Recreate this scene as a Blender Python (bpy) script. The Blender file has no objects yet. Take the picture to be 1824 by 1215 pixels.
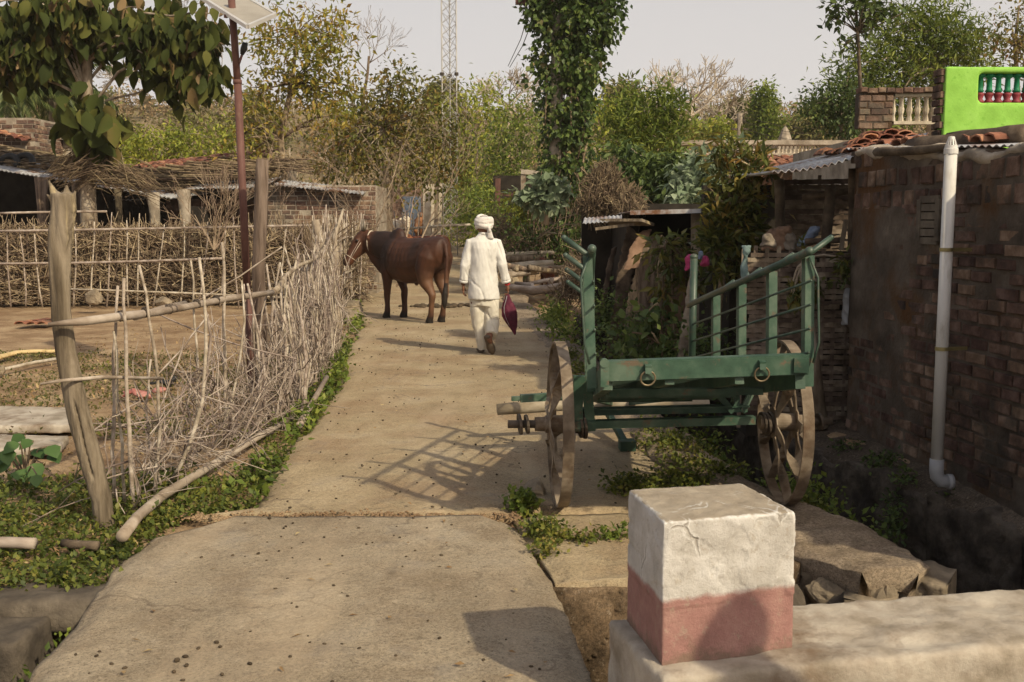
import bpy, math, random
import numpy as np
from mathutils import Vector, Matrix

# ------------------------------------------------------------------ camera, sky, sun, exposure
S = bpy.context.scene
COL = S.collection
F_PX, CAM_H = 1850.0, 1.62
PITCH = math.atan(212.5 / F_PX)
cam_d = bpy.data.cameras.new('camera')
cam = bpy.data.objects.new('camera', cam_d)
COL.objects.link(cam)
cam.location = (0, 0, CAM_H)
cam.rotation_euler = (math.pi / 2 - PITCH, 0, 0)
cam_d.sensor_width = 36.0
cam_d.sensor_fit = 'HORIZONTAL'
cam_d.lens = 36.0 * F_PX / 1824.0
cam_d.clip_start = 0.05
cam_d.clip_end = 5000
cam_d.dof.use_dof = True
cam_d.dof.focus_distance = 11.0
cam_d.dof.aperture_fstop = 14.0
S.camera = cam

SUN_ELEV = math.radians(37.5)
TS = Vector((0.67 * math.cos(SUN_ELEV), -0.742 * math.cos(SUN_ELEV), math.sin(SUN_ELEV))).normalized()
SUN_ROT = math.atan2(TS.x, TS.y)
world = bpy.data.worlds.new('World')
S.world = world
world.use_nodes = True
wn = world.node_tree
wn.nodes.clear()
w_out = wn.nodes.new('ShaderNodeOutputWorld')
w_bg = wn.nodes.new('ShaderNodeBackground')
w_sky = wn.nodes.new('ShaderNodeTexSky')
w_sky.sky_type = 'NISHITA'
w_sky.sun_disc = False
w_sky.sun_elevation = SUN_ELEV
w_sky.sun_rotation = SUN_ROT
w_sky.air_density = 1.0
w_sky.dust_density = 6.0
w_sky.ozone_density = 1.0
w_mix = wn.nodes.new('ShaderNodeMixRGB')          # thick dry-season haze takes the blue out of the sky
w_mix.blend_type = 'MIX'
w_mix.inputs[2].default_value = (7.0, 6.65, 6.45, 1)
w_co = wn.nodes.new('ShaderNodeTexCoord')
w_sep = wn.nodes.new('ShaderNodeSeparateXYZ')
w_map = wn.nodes.new('ShaderNodeMapRange')        # the haze layer thins out towards the zenith
w_map.interpolation_type = 'SMOOTHSTEP'
for _k, _v in ((1, 0.10), (2, 0.55), (3, 0.88), (4, 0.26)): w_map.inputs[_k].default_value = _v
wn.links.new(w_co.outputs['Generated'], w_sep.inputs[0])
wn.links.new(w_sep.outputs[2], w_map.inputs[0])
wn.links.new(w_map.outputs[0], w_mix.inputs[0])
w_bg.inputs['Strength'].default_value = 0.12
wn.links.new(w_sky.outputs[0], w_mix.inputs[1])
wn.links.new(w_mix.outputs[0], w_bg.inputs['Color'])
wn.links.new(w_bg.outputs[0], w_out.inputs['Surface'])

sun_d = bpy.data.lights.new('sun', 'SUN')
sun = bpy.data.objects.new('sun', sun_d)
COL.objects.link(sun)
sun.location = (20, -20, 30)
sun_d.energy = 4.3
sun_d.angle = math.radians(0.9)
sun_d.color = (1.0, 0.87, 0.62)
sun.rotation_euler = (-TS).to_track_quat('-Z', 'Y').to_euler()

S.view_settings.view_transform = 'Standard'
S.view_settings.look = 'None'
S.view_settings.exposure = -0.02
S.view_settings.gamma = 1.0
S.render.engine = 'CYCLES'
S.cycles.max_bounces = 6
S.cycles.diffuse_bounces = 3
S.cycles.transparent_max_bounces = 8
S.cycles.use_denoising = True

# ------------------------------------------------------------------ pixel rays (photograph pixels 1824 x 1215)
_c, _s = math.cos(PITCH), math.sin(PITCH)
def ray(u, v):
    a = (u - 912) / F_PX; b = (607.5 - v) / F_PX
    return Vector((a, _c + b * _s, -_s + b * _c))
def G(u, v, z=0.0):
    d = ray(u, v); t = (z - CAM_H) / d.z
    return Vector((d.x * t, d.y * t, z))
def D(u, v, Y):
    d = ray(u, v); t = Y / d.y
    return Vector((d.x * t, Y, CAM_H + d.z * t))

# ------------------------------------------------------------------ numpy noise
def _hash(ix, iy, seed):
    h = (ix.astype(np.int64) * 374761393 + iy.astype(np.int64) * 668265263 + seed * 1442695041) & 0x7fffffff
    h = ((h ^ (h >> 13)) * 1274126177) & 0x7fffffff
    h = h ^ (h >> 16)
    return (h & 0xffff) / 65535.0
def vnoise(x, y, seed=0):
    x = np.asarray(x, float); y = np.asarray(y, float)
    ix = np.floor(x); iy = np.floor(y); fx = x - ix; fy = y - iy
    fx = fx * fx * (3 - 2 * fx); fy = fy * fy * (3 - 2 * fy)
    a = _hash(ix, iy, seed); b = _hash(ix + 1, iy, seed); c = _hash(ix, iy + 1, seed); d = _hash(ix + 1, iy + 1, seed)
    return (a + (b - a) * fx) * (1 - fy) + (c + (d - c) * fx) * fy
def fbm(x, y, seed=0, o=4):
    s = 0; amp = 0.5; f = 1.0
    for k in range(o):
        s = s + amp * (vnoise(np.asarray(x) * f, np.asarray(y) * f, seed + k * 17) - 0.5); amp *= 0.5; f *= 2.03
    return s
def worley(x, y, seed=0):
    """F2-F1 of a jittered cell pattern: small near the cell borders"""
    x = np.asarray(x, float); y = np.asarray(y, float)
    ix = np.floor(x); iy = np.floor(y)
    f1 = np.full(x.shape, 9.0); f2 = np.full(x.shape, 9.0); idv = np.zeros(x.shape)
    for dx in (-1, 0, 1):
        for dy in (-1, 0, 1):
            cx = ix + dx; cy = iy + dy
            px = cx + _hash(cx, cy, seed); py = cy + _hash(cx, cy, seed + 7)
            d = np.hypot(px - x, py - y); hid = _hash(cx, cy, seed + 13)
            nearer = d < f1
            f2 = np.where(nearer, f1, np.minimum(f2, d)); idv = np.where(nearer, hid, idv); f1 = np.where(nearer, d, f1)
    return f2 - f1, idv

# ------------------------------------------------------------------ objects, labels
def tag(o, label=None, cat=None, group=None, kind=None):
    if label: o['label'] = label
    if cat: o['category'] = cat
    if group: o['group'] = group
    if kind: o['kind'] = kind
    return o
def thing(name, loc, label, cat, group=None, rz=0.0):
    o = bpy.data.objects.new(name, None); COL.objects.link(o)
    o.empty_display_size = 0.2
    o.location = loc; o.rotation_euler = (0, 0, rz)
    return tag(o, label, cat, group)
def base_of(o):
    p = Vector((0, 0, 0))
    while o is not None:
        p += Vector(o.location); o = o.parent
    return p
def link_mesh(name, me, mats, parent=None, origin=None, local=False, smooth=True):
    """world-space mesh -> object whose origin is its parent's base (or the given origin)"""
    o = bpy.data.objects.new(name, me); COL.objects.link(o)
    for m in (mats if isinstance(mats, (list, tuple)) else [mats]): me.materials.append(m)
    if smooth: me.polygons.foreach_set('use_smooth', [True] * len(me.polygons))
    if not local:
        off = base_of(parent) if parent is not None else (Vector(origin) if origin is not None else Vector((0, 0, 0)))
        if off.length > 0: me.transform(Matrix.Translation(-off))
        if parent is None: o.location = off
    if parent is not None: o.parent = parent
    me.update()
    return o
def copy_tree(o, parent=None):
    c = o.copy(); COL.objects.link(c)
    if parent is not None:
        c.parent = parent; c.matrix_parent_inverse = o.matrix_parent_inverse.copy()
    for ch in list(o.children): copy_tree(ch, c)
    return c
def np_mesh(name, V, Fc):
    V = np.asarray(V, np.float32); Fc = np.asarray(Fc, np.int32); n, k = Fc.shape
    me = bpy.data.meshes.new(name)
    me.vertices.add(len(V)); me.vertices.foreach_set('co', V.ravel())
    me.loops.add(n * k); me.loops.foreach_set('vertex_index', Fc.ravel())
    me.polygons.add(n); me.polygons.foreach_set('loop_start', np.arange(0, n * k, k, dtype=np.int32))
    me.polygons.foreach_set('loop_total', np.full(n, k, np.int32))
    me.update(calc_edges=True)
    return me

class MB:
    """collects shapes in world space, then links them as one mesh object"""
    def __init__(s): s.v = []; s.f = []
    def add(s, vs, fs):
        b = len(s.v); s.v += [tuple(p) for p in vs]; s.f += [tuple(i + b for i in f) for f in fs]
    def box(s, c, size, R=None, taper=1.0, jit=0.0, rng=random):
        hx, hy, hz = size[0] / 2, size[1] / 2, size[2] / 2
        vs = []
        for z in (-1, 1):
            t = taper if z > 0 else 1
            for x, y in ((-1, -1), (1, -1), (1, 1), (-1, 1)):
                p = Vector((x * hx * t + rng.uniform(-jit, jit), y * hy * t + rng.uniform(-jit, jit), z * hz + rng.uniform(-jit, jit)))
                if R is not None: p = R @ p
                vs.append(p + Vector(c))
        s.add(vs, [(3, 2, 1, 0), (4, 5, 6, 7), (0, 1, 5, 4), (1, 2, 6, 5), (2, 3, 7, 6), (3, 0, 4, 7)])
    def bar(s, p0, p1, w, h, up=(0, 0, 1), w1=None, h1=None):
        """rectangular bar from p0 to p1; w across, h along up"""
        p0 = Vector(p0); p1 = Vector(p1); d = (p1 - p0).normalized(); up = Vector(up)
        x = d.cross(up)
        if x.length < 1e-4: x = d.cross(Vector((1, 0, 0)))
        x.normalize(); u = x.cross(d).normalized()
        w1 = w if w1 is None else w1; h1 = h if h1 is None else h1
        vs = [p0 + x * a * w / 2 + u * b * h / 2 for a, b in ((-1, -1), (1, -1), (1, 1), (-1, 1))]
        vs += [p1 + x * a * w1 / 2 + u * b * h1 / 2 for a, b in ((-1, -1), (1, -1), (1, 1), (-1, 1))]
        s.add(vs, [(3, 2, 1, 0), (4, 5, 6, 7), (0, 1, 5, 4), (1, 2, 6, 5), (2, 3, 7, 6), (3, 0, 4, 7)])
    def tube(s, pts, rad, n=8, cap=True, wob=0.0, rng=random, flat=None):
        pts = [Vector(p) for p in pts]; m = len(pts)
        if not isinstance(rad, (list, tuple)): rad = [rad] * m
        t0 = (pts[1] - pts[0]).normalized()
        ref = Vector((0, 0, 1)) if abs(t0.z) < 0.9 else Vector((1, 0, 0))
        x = t0.cross(ref).normalized(); vs = []
        ph = [rng.uniform(-wob, wob) for _ in range(n)] if wob else None
        for i in range(m):
            t = (pts[min(i + 1, m - 1)] - pts[max(i - 1, 0)])
            t = t.normalized() if t.length > 1e-9 else t0
            x = x - t * x.dot(t)
            x = x.normalized() if x.length > 1e-6 else t.orthogonal().normalized()
            y = t.cross(x)
            for k in range(n):
                a = 2 * math.pi * k / n; r = rad[i]
                rx = ry = r
                if flat: rx *= flat[0]; ry *= flat[1]
                q = 1.0
                if wob: q += ph[k] + rng.uniform(-wob, wob) * 0.5
                vs.append(pts[i] + x * math.cos(a) * rx * q + y * math.sin(a) * ry * q)
        fs = [(i * n + k, i * n + (k + 1) % n, (i + 1) * n + (k + 1) % n, (i + 1) * n + k) for i in range(m - 1) for k in range(n)]
        if cap:
            fs.append(tuple(range(n - 1, -1, -1))); fs.append(tuple((m - 1) * n + k for k in range(n)))
        s.add(vs, fs)
    def rings(s, rings, n=16, cap=True):
        """rings: list of (centre, axis_x vec, axis_y vec)"""
        vs = []
        for c, ax, ay in rings:
            c = Vector(c); ax = Vector(ax); ay = Vector(ay)
            for k in range(n):
                a = 2 * math.pi * k / n
                vs.append(c + ax * math.cos(a) + ay * math.sin(a))
        m = len(rings)
        fs = [(i * n + k, i * n + (k + 1) % n, (i + 1) * n + (k + 1) % n, (i + 1) * n + k) for i in range(m - 1) for k in range(n)]
        if cap:
            fs.append(tuple(range(n - 1, -1, -1))); fs.append(tuple((m - 1) * n + k for k in range(n)))
        s.add(vs, fs)
    def ball(s, c, r, n=12, m=8, R=None):
        if not isinstance(r, (list, tuple)): r = (r, r, r)
        c = Vector(c); vs = []; fs = []
        for i in range(1, m):
            th = math.pi * i / m
            for k in range(n):
                a = 2 * math.pi * k / n
                p = Vector((r[0] * math.sin(th) * math.cos(a), r[1] * math.sin(th) * math.sin(a), r[2] * math.cos(th)))
                vs.append(c + (R @ p if R is not None else p))
        for i in range(m - 2):
            for k in range(n): fs.append((i * n + k, (i + 1) * n + k, (i + 1) * n + (k + 1) % n, i * n + (k + 1) % n))
        p = Vector((0, 0, r[2])); q = Vector((0, 0, -r[2]))
        vs.append(c + (R @ p if R is not None else p)); vs.append(c + (R @ q if R is not None else q))
        t, b = len(vs) - 2, len(vs) - 1
        for k in range(n):
            fs.append((t, k, (k + 1) % n)); fs.append((b, (m - 2) * n + (k + 1) % n, (m - 2) * n + k))
        s.add(vs, fs)
    def lathe(s, prof, c, n=20, axis=None):
        """profile (r, h) along axis from c"""
        ax = Vector(axis or (0, 0, 1)).normalized(); x = ax.orthogonal().normalized(); y = ax.cross(x)
        s.rings([(Vector(c) + ax * h, x * r, y * r) for r, h in prof], n)
    def mesh(s, name):
        me = bpy.data.meshes.new(name); me.from_pydata(s.v, [], s.f); me.update(); return me
    def build(s, name, mat, parent=None, origin=None, smooth=False, local=False):
        return link_mesh(name, s.mesh(name), mat, parent, origin, local, smooth)
    def fused(s, name, mat, parent=None, voxel=0.012, smooth=3, disp=None, origin=None, local=False, paint=None):
        """all shapes melted into one continuous skin"""
        me = s.mesh(name + '_src'); o = bpy.data.objects.new(name + '_src', me); COL.objects.link(o)
        r = o.modifiers.new('r', 'REMESH'); r.mode = 'VOXEL'; r.voxel_size = voxel
        if smooth:
            sm = o.modifiers.new('s', 'SMOOTH'); sm.factor = 0.5; sm.iterations = smooth
        dg = bpy.context.evaluated_depsgraph_get()
        out = bpy.data.meshes.new_from_object(o.evaluated_get(dg))
        bpy.data.objects.remove(o); bpy.data.meshes.remove(me)
        out.name = name
        if disp: disp(out)
        if paint:
            n = len(out.vertices); co = np.empty(n * 3, np.float32); out.vertices.foreach_get('co', co)
            cols = paint(co.reshape(-1, 3)); at = out.color_attributes.new('coat', 'FLOAT_COLOR', 'POINT')
            at.data.foreach_set('color', np.c_[cols, np.ones(n)].astype(np.float32).ravel())
        return link_mesh(name, out, mat, parent, origin, local, True)

def grid_mesh(name, P):
    """P (ny, nx, 3) array -> quad sheet"""
    ny, nx, _ = P.shape
    idx = np.arange(ny * nx).reshape(ny, nx)
    Fc = np.stack([idx[:-1, :-1], idx[:-1, 1:], idx[1:, 1:], idx[1:, :-1]], -1).reshape(-1, 4)
    return np_mesh(name, P.reshape(-1, 3), Fc)

# ------------------------------------------------------------------ materials
def lin(h):
    h = h.lstrip('#'); c = [int(h[i:i + 2], 16) / 255 for i in (0, 2, 4)]
    return tuple(x / 12.92 if x <= 0.04045 else ((x + 0.055) / 1.055) ** 2.4 for x in c)
def C4(c): return (*(lin(c) if isinstance(c, str) else c), 1)
class NT:
    def __init__(s, name):
        s.m = bpy.data.materials.new(name); s.m.use_nodes = True; s.t = s.m.node_tree; s.t.nodes.clear()
        s.out = s.n('ShaderNodeOutputMaterial'); s.b = s.n('ShaderNodeBsdfPrincipled'); s.l(s.b.outputs[0], s.out.inputs[0])
        s.co = s.n('ShaderNodeTexCoord')
    def n(s, typ, **kw):
        x = s.t.nodes.new(typ)
        for k, v in kw.items(): setattr(x, k, v)
        return x
    def l(s, a, b): s.t.links.new(a, b)
    def mapped(s, scale=(1, 1, 1), coord='Object'):
        mp = s.n('ShaderNodeMapping'); mp.inputs['Scale'].default_value = scale; s.l(s.co.outputs[coord], mp.inputs[0]); return mp.outputs[0]
    def noise(s, vec, scale, detail=6, rough=0.6, dist=0.0):
        x = s.n('ShaderNodeTexNoise'); x.inputs['Scale'].default_value = scale; x.inputs['Detail'].default_value = detail
        x.inputs['Roughness'].default_value = rough; x.inputs['Distortion'].default_value = dist
        s.l(vec, x.inputs['Vector']); return x.outputs['Fac']
    def ramp(s, fac, stops, interp='LINEAR'):
        r = s.n('ShaderNodeValToRGB'); r.color_ramp.interpolation = interp; e = r.color_ramp.elements
        while len(e) < len(stops): e.new(0.5)
        for k, (p, c) in enumerate(stops): e[k].position = p; e[k].color = C4(c)
        s.l(fac, r.inputs[0]); return r.outputs[0]
    def mix(s, fac, a, b, mode='MIX'):
        x = s.n('ShaderNodeMixRGB', blend_type=mode)
        if isinstance(fac, (int, float)): x.inputs[0].default_value = fac
        else: s.l(fac, x.inputs[0])
        for i, c in ((1, a), (2, b)):
            if isinstance(c, (tuple, str)): x.inputs[i].default_value = C4(c)
            else: s.l(c, x.inputs[i])
        return x.outputs[0]
    def bump(s, h, strength, dist=0.02, prev=None):
        b = s.n('ShaderNodeBump'); b.inputs['Strength'].default_value = strength; b.inputs['Distance'].default_value = dist
        s.l(h, b.inputs['Height'])
        if prev is not None: s.l(prev, b.inputs['Normal'])
        return b.outputs[0]
    def math(s, op, a, b=0.5):
        x = s.n('ShaderNodeMath', operation=op)
        for i, c in ((0, a), (1, b)):
            if isinstance(c, (int, float)): x.inputs[i].default_value = c
            else: s.l(c, x.inputs[i])
        return x.outputs[0]
    def fin(s, col, rough=0.8, normal=None, metal=0.0, spec=0.3):
        if isinstance(col, (tuple, str)): s.b.inputs['Base Color'].default_value = C4(col)
        else: s.l(col, s.b.inputs['Base Color'])
        if isinstance(rough, (int, float)): s.b.inputs['Roughness'].default_value = rough
        else: s.l(rough, s.b.inputs['Roughness'])
        s.b.inputs['Metallic'].default_value = metal; s.b.inputs['Specular IOR Level'].default_value = spec
        if normal is not None: s.l(normal, s.b.inputs['Normal'])
        return s.m
def mat(name, stops, scale=6, detail=7, rough=0.85, bump=0.4, bdist=0.01, bscale=None, stretch=(1, 1, 1), island=0.0, objr=0.0,
        stain=None, metal=0.0, spec=0.25, coord='Object'):
    """noise-mottled surface; island / objr vary the value per loose piece / per object; stain = (colour, scale, lo, hi)"""
    t = NT(name); v = t.mapped(stretch, coord)
    c = t.ramp(t.noise(v, scale, detail), [(min(0.95, max(0.02, 0.5 + (p - 0.55) * 0.55)), k) for p, k in stops])
    if stain:
        k = t.ramp(t.noise(v, stain[1], 6, 0.65), [(stain[2], (0, 0, 0)), (stain[3], (1, 1, 1))])
        c = t.mix(k, c, stain[0])
    for amt, src in ((island, 'island'), (objr, 'obj')):
        if amt:
            r = t.n('ShaderNodeNewGeometry').outputs['Random Per Island'] if src == 'island' else t.n('ShaderNodeObjectInfo').outputs['Random']
            hv = t.n('ShaderNodeHueSaturation'); t.l(c, hv.inputs['Color'])
            t.l(t.math('ADD', t.math('MULTIPLY', r, 2 * amt), 1 - amt), hv.inputs['Value'])
            t.l(t.math('ADD', t.math('MULTIPLY', r, 0.03), 0.485), hv.inputs['Hue']); c = hv.outputs[0]
    nb = None
    if bump: nb = t.bump(t.noise(v, bscale or scale * 4, 8, 0.65), bump, bdist)
    return t.fin(c, rough, nb, metal, spec)
def leaf_mat(name, stops, trans=0.3, rough=0.55, spec=0.3):
    """each leaf takes its own colour from the ramp; thin leaves let some light through"""
    t = NT(name)
    r = t.n('ShaderNodeNewGeometry').outputs['Random Per Island']
    big = t.noise(t.mapped(), 1.1, 2, 0.5)
    f = t.math('ADD', t.math('MULTIPLY', r, 0.75), t.math('MULTIPLY', t.math('SUBTRACT', big, 0.5), 0.9))
    c = t.ramp(t.math('ADD', f, 0.12), stops)
    m = t.fin(c, rough, None, 0, spec)
    tr = t.n('ShaderNodeBsdfTranslucent'); t.l(c, tr.inputs[0])
    mx = t.n('ShaderNodeMixShader'); mx.inputs[0].default_value = trans
    t.l(t.b.outputs[0], mx.inputs[1]); t.l(tr.outputs[0], mx.inputs[2]); t.l(mx.outputs[0], t.out.inputs[0])
    return m
def coat_mat(name, rough=0.6):
    t = NT(name); a = t.n('ShaderNodeVertexColor', layer_name='coat')
    v = t.mapped()
    c = t.mix(0.5, a.outputs[0], t.ramp(t.noise(v, 7, 5), [(0.3, (0.45, 0.45, 0.45)), (0.7, (1.5, 1.5, 1.5))]), 'MULTIPLY')
    h = t.noise(t.mapped((30, 30, 9)), 12, 4)
    return t.fin(c, rough, t.bump(h, 0.25, 0.004), 0, 0.35)

M = {}
M['soil'] = None
# ------------------------------------------------------------------ material library (base colours, a few darkened to carry shade)
def ground_mat(name, stops, patch, pscale, grit=0.5, cracks=False):
    t = NT(name); v = t.mapped(coord='Object')
    c = t.ramp(t.noise(v, 1.3, 8, 0.62), [(0.5 + (p - 0.5) * 0.6, k) for p, k in stops])
    k = t.ramp(t.noise(v, pscale, 8, 0.7), [(0.46, (0, 0, 0)), (0.62, (1, 1, 1))])
    c = t.mix(t.math('MULTIPLY', k, 0.75), c, patch)
    fine = t.ramp(t.noise(v, 60, 5, 0.7), [(0.36, (0.55, 0.53, 0.5)), (0.5, (1, 1, 1)), (0.64, (1.35, 1.32, 1.28))])
    c = t.mix(grit, c, fine, 'MULTIPLY')
    dark = t.ramp(t.noise(v, 17, 6, 0.8), [(0.57, (0, 0, 0)), (0.64, (1, 1, 1))])
    c = t.mix(t.math('MULTIPLY', dark, 0.5), c, (0.11, 0.085, 0.06))
    pale = t.ramp(t.noise(v, 31, 5, 0.8), [(0.58, (0, 0, 0)), (0.65, (1, 1, 1))])
    c = t.mix(t.math('MULTIPLY', pale, 0.35), c, (0.52, 0.44, 0.34))
    pit = t.ramp(t.noise(v, 140, 3, 0.8), [(0.36, (0.3, 0.28, 0.25)), (0.46, (1, 1, 1))])
    c = t.mix(0.8, c, pit, 'MULTIPLY')
    if cracks:
        nz_ = t.n('ShaderNodeTexNoise'); nz_.inputs['Scale'].default_value = 2.2; nz_.inputs['Detail'].default_value = 7; t.l(v, nz_.inputs['Vector'])
        sc_ = t.n('ShaderNodeVectorMath', operation='SCALE'); sc_.inputs['Scale'].default_value = 0.7; t.l(nz_.outputs['Color'], sc_.inputs[0])
        ad_ = t.n('ShaderNodeVectorMath', operation='ADD'); t.l(v, ad_.inputs[0]); t.l(sc_.outputs[0], ad_.inputs[1])
        vo_ = t.n('ShaderNodeTexVoronoi', feature='DISTANCE_TO_EDGE'); vo_.inputs['Scale'].default_value = 0.8; t.l(ad_.outputs[0], vo_.inputs['Vector'])
        ck = t.math('MULTIPLY', t.ramp(vo_.outputs['Distance'], [(0.003, (1, 1, 1)), (0.010, (0, 0, 0))]), t.ramp(t.noise(v, 0.9, 3), [(0.46, (0, 0, 0)), (0.56, (1, 1, 1))]))
        c = t.mix(t.math('MULTIPLY', ck, 0.6), c, (0.12, 0.09, 0.065))
        blot = t.ramp(t.noise(v, 2.6, 9, 0.75), [(0.55, (0, 0, 0)), (0.66, (1, 1, 1))])
        c = t.mix(t.math('MULTIPLY', blot, 0.38), c, (0.15, 0.13, 0.115))
        dust = t.ramp(t.noise(t.mapped((2.2, 0.35, 1)), 1.2, 6, 0.6), [(0.5, (0, 0, 0)), (0.64, (1, 1, 1))])
        c = t.mix(t.math('MULTIPLY', dust, 0.35), c, (0.46, 0.36, 0.245))
    n1 = t.bump(t.noise(v, 9, 9, 0.72), 0.6, 0.03)
    n2 = t.bump(t.noise(v, 75, 5, 0.75), 0.55, 0.006, n1)
    return t.fin(c, 0.92, n2, 0, 0.2)
M['soil'] = ground_mat('soil', [(0.25, (0.21, 0.135, 0.075)), (0.5, (0.33, 0.23, 0.135)), (0.75, (0.42, 0.31, 0.19))], (0.20, 0.12, 0.065), 2.2)
M['lane'] = ground_mat('lane', [(0.25, (0.285, 0.222, 0.138)), (0.5, (0.365, 0.288, 0.18)), (0.75, (0.43, 0.347, 0.228))], (0.27, 0.185, 0.11), 1.1, 0.5, True)
M['slab'] = ground_mat('slab_concrete', [(0.25, (0.255, 0.205, 0.142)), (0.5, (0.33, 0.27, 0.19)), (0.75, (0.39, 0.328, 0.24))], (0.24, 0.185, 0.125), 3.0, 0.5, True)
M['roughconc'] = ground_mat('rough_concrete', [(0.25, (0.17, 0.13, 0.09)), (0.5, (0.27, 0.21, 0.15)), (0.75, (0.36, 0.29, 0.21))], (0.16, 0.12, 0.08), 4.0, 0.8)
M['earth'] = ground_mat('damp_earth', [(0.25, (0.085, 0.056, 0.034)), (0.5, (0.135, 0.092, 0.056)), (0.75, (0.19, 0.135, 0.085))], (0.07, 0.05, 0.032), 3.0, 0.8)
M['darksoil'] = ground_mat('dark_ledge_soil', [(0.25, (0.06, 0.045, 0.032)), (0.5, (0.105, 0.08, 0.058)), (0.75, (0.16, 0.125, 0.095))], (0.05, 0.04, 0.03), 3.0, 0.9)
M['scrub'] = ground_mat('scrub_soil', [(0.25, (0.13, 0.10, 0.055)), (0.5, (0.22, 0.165, 0.09)), (0.75, (0.30, 0.225, 0.13))], (0.10, 0.10, 0.045), 0.3)
M['conc'] = mat('weathered_concrete', [(0.3, (0.24, 0.2, 0.15)), (0.55, (0.36, 0.31, 0.25)), (0.8, (0.45, 0.4, 0.33))], 5, 9, 0.9, 0.6, 0.008, 45, stain=((0.17, 0.12, 0.08), 3, 0.52, 0.68))
M['stone'] = mat('dark_stone', [(0.2, (0.045, 0.036, 0.028)), (0.55, (0.095, 0.077, 0.058)), (0.95, (0.17, 0.14, 0.105))], 5, 9, 0.9, 0.8, 0.015, 22)
M['boulder'] = mat('boulder', [(0.3, (0.15, 0.12, 0.085)), (0.6, (0.25, 0.2, 0.14)), (0.85, (0.34, 0.28, 0.2))], 4, 9, 0.9, 0.8, 0.02, 16)
M['wood'] = mat('dry_wood', [(0.3, (0.07, 0.05, 0.034)), (0.5, (0.14, 0.105, 0.075)), (0.75, (0.23, 0.18, 0.135))], 13, 9, 0.9, 1.0, 0.012, 30, (1, 1, 0.10), objr=0.12, stain=((0.33, 0.25, 0.155), 5, 0.58, 0.64))
M['palewood'] = mat('peeled_wood', [(0.3, (0.19, 0.145, 0.10)), (0.55, (0.31, 0.255, 0.195)), (0.8, (0.43, 0.37, 0.30))], 7, 8, 0.8, 0.5, 0.006, 22, (0.4, 0.4, 1), objr=0.1)
M['darkwood'] = mat('old_dark_wood', [(0.3, (0.05, 0.036, 0.025)), (0.6, (0.095, 0.07, 0.048)), (0.85, (0.15, 0.115, 0.08))], 8, 8, 0.9, 0.8, 0.01, 24, objr=0.15)
M['stick'] = mat('dry_stick', [(0.3, (0.20, 0.155, 0.115)), (0.6, (0.34, 0.28, 0.225)), (0.85, (0.46, 0.40, 0.34))], 14, 5, 0.85, 0.5, 0.004, 50, (0.5, 0.5, 1), island=0.25, objr=0.18)
M['brush'] = mat('brushwood', [(0.3, (0.10, 0.07, 0.045)), (0.6, (0.18, 0.13, 0.085)), (0.85, (0.29, 0.22, 0.15))], 9, 4, 0.9, 0.3, 0.004, 40, island=0.45)
M['bark'] = mat('grey_bark', [(0.3, (0.15, 0.11, 0.075)), (0.55, (0.27, 0.215, 0.155)), (0.8, (0.38, 0.32, 0.245))], 8, 8, 0.9, 0.9, 0.012, 20, (1, 1, 0.35))
M['twig'] = mat('bare_twig', [(0.3, (0.16, 0.11, 0.075)), (0.7, (0.30, 0.225, 0.16))], 6, 4, 0.9, 0.2, 0.004, 30, island=0.2)
M['paletwig'] = mat('pale_bare_branch', [(0.3, (0.30, 0.24, 0.17)), (0.7, (0.46, 0.39, 0.3))], 3, 4, 0.9, 0.2, 0.01, 10)
M['mortar'] = mat('sooty_plaster', [(0.2, (0.045, 0.035, 0.026)), (0.5, (0.08, 0.062, 0.047)), (0.72, (0.115, 0.092, 0.071)), (1.0, (0.19, 0.155, 0.12))], 3.5, 10, 0.95, 1.0, 0.02, 26, stain=((0.085, 0.04, 0.014), 1.1, 0.50, 0.62))
M['brick'] = mat('burnt_brick', [(0.3, (0.06, 0.037, 0.027)), (0.55, (0.115, 0.068, 0.048)), (0.8, (0.19, 0.125, 0.095))], 7, 9, 0.95, 1.0, 0.014, 26, island=0.42, stain=((0.045, 0.036, 0.028), 2.2, 0.52, 0.64))
M['brickred'] = mat('red_brick', [(0.3, (0.10, 0.058, 0.04)), (0.55, (0.17, 0.102, 0.072)), (0.8, (0.25, 0.17, 0.125))], 7, 8, 0.95, 0.9, 0.012, 26, island=0.35, stain=((0.10, 0.08, 0.062), 1.6, 0.48, 0.62))
M['lightplaster'] = mat('pale_plaster', [(0.3, (0.36, 0.3, 0.22)), (0.6, (0.52, 0.45, 0.35)), (0.85, (0.6, 0.54, 0.45))], 3, 8, 0.9, 0.4, 0.01, 20, stain=((0.2, 0.15, 0.1), 1.5, 0.55, 0.72))
M['greyplaster'] = mat('grey_plaster', [(0.3, (0.2, 0.165, 0.125)), (0.6, (0.32, 0.27, 0.21)), (0.85, (0.42, 0.36, 0.29))], 4, 9, 0.95, 0.8, 0.012, 30)
M['tin'] = mat('rusty_tin', [(0.3, (0.32, 0.32, 0.33)), (0.6, (0.45, 0.45, 0.46)), (0.85, (0.55, 0.55, 0.56))], 2.5, 7, 0.5, 0.15, 0.004, 20, stain=((0.17, 0.08, 0.04), 2.2, 0.5, 0.62), metal=0.35, spec=0.4)
M['tile'] = mat('clay_tile', [(0.3, (0.13, 0.052, 0.032)), (0.55, (0.235, 0.095, 0.06)), (0.8, (0.32, 0.155, 0.10))], 6, 7, 0.9, 0.5, 0.008, 30, island=0.45, stain=((0.05, 0.04, 0.032), 2.5, 0.52, 0.68))
M['thatch'] = mat('old_thatch', [(0.3, (0.085, 0.06, 0.038)), (0.6, (0.155, 0.112, 0.07)), (0.85, (0.24, 0.18, 0.115))], 9, 5, 0.95, 0.4, 0.01, 30, island=0.35)
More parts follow.
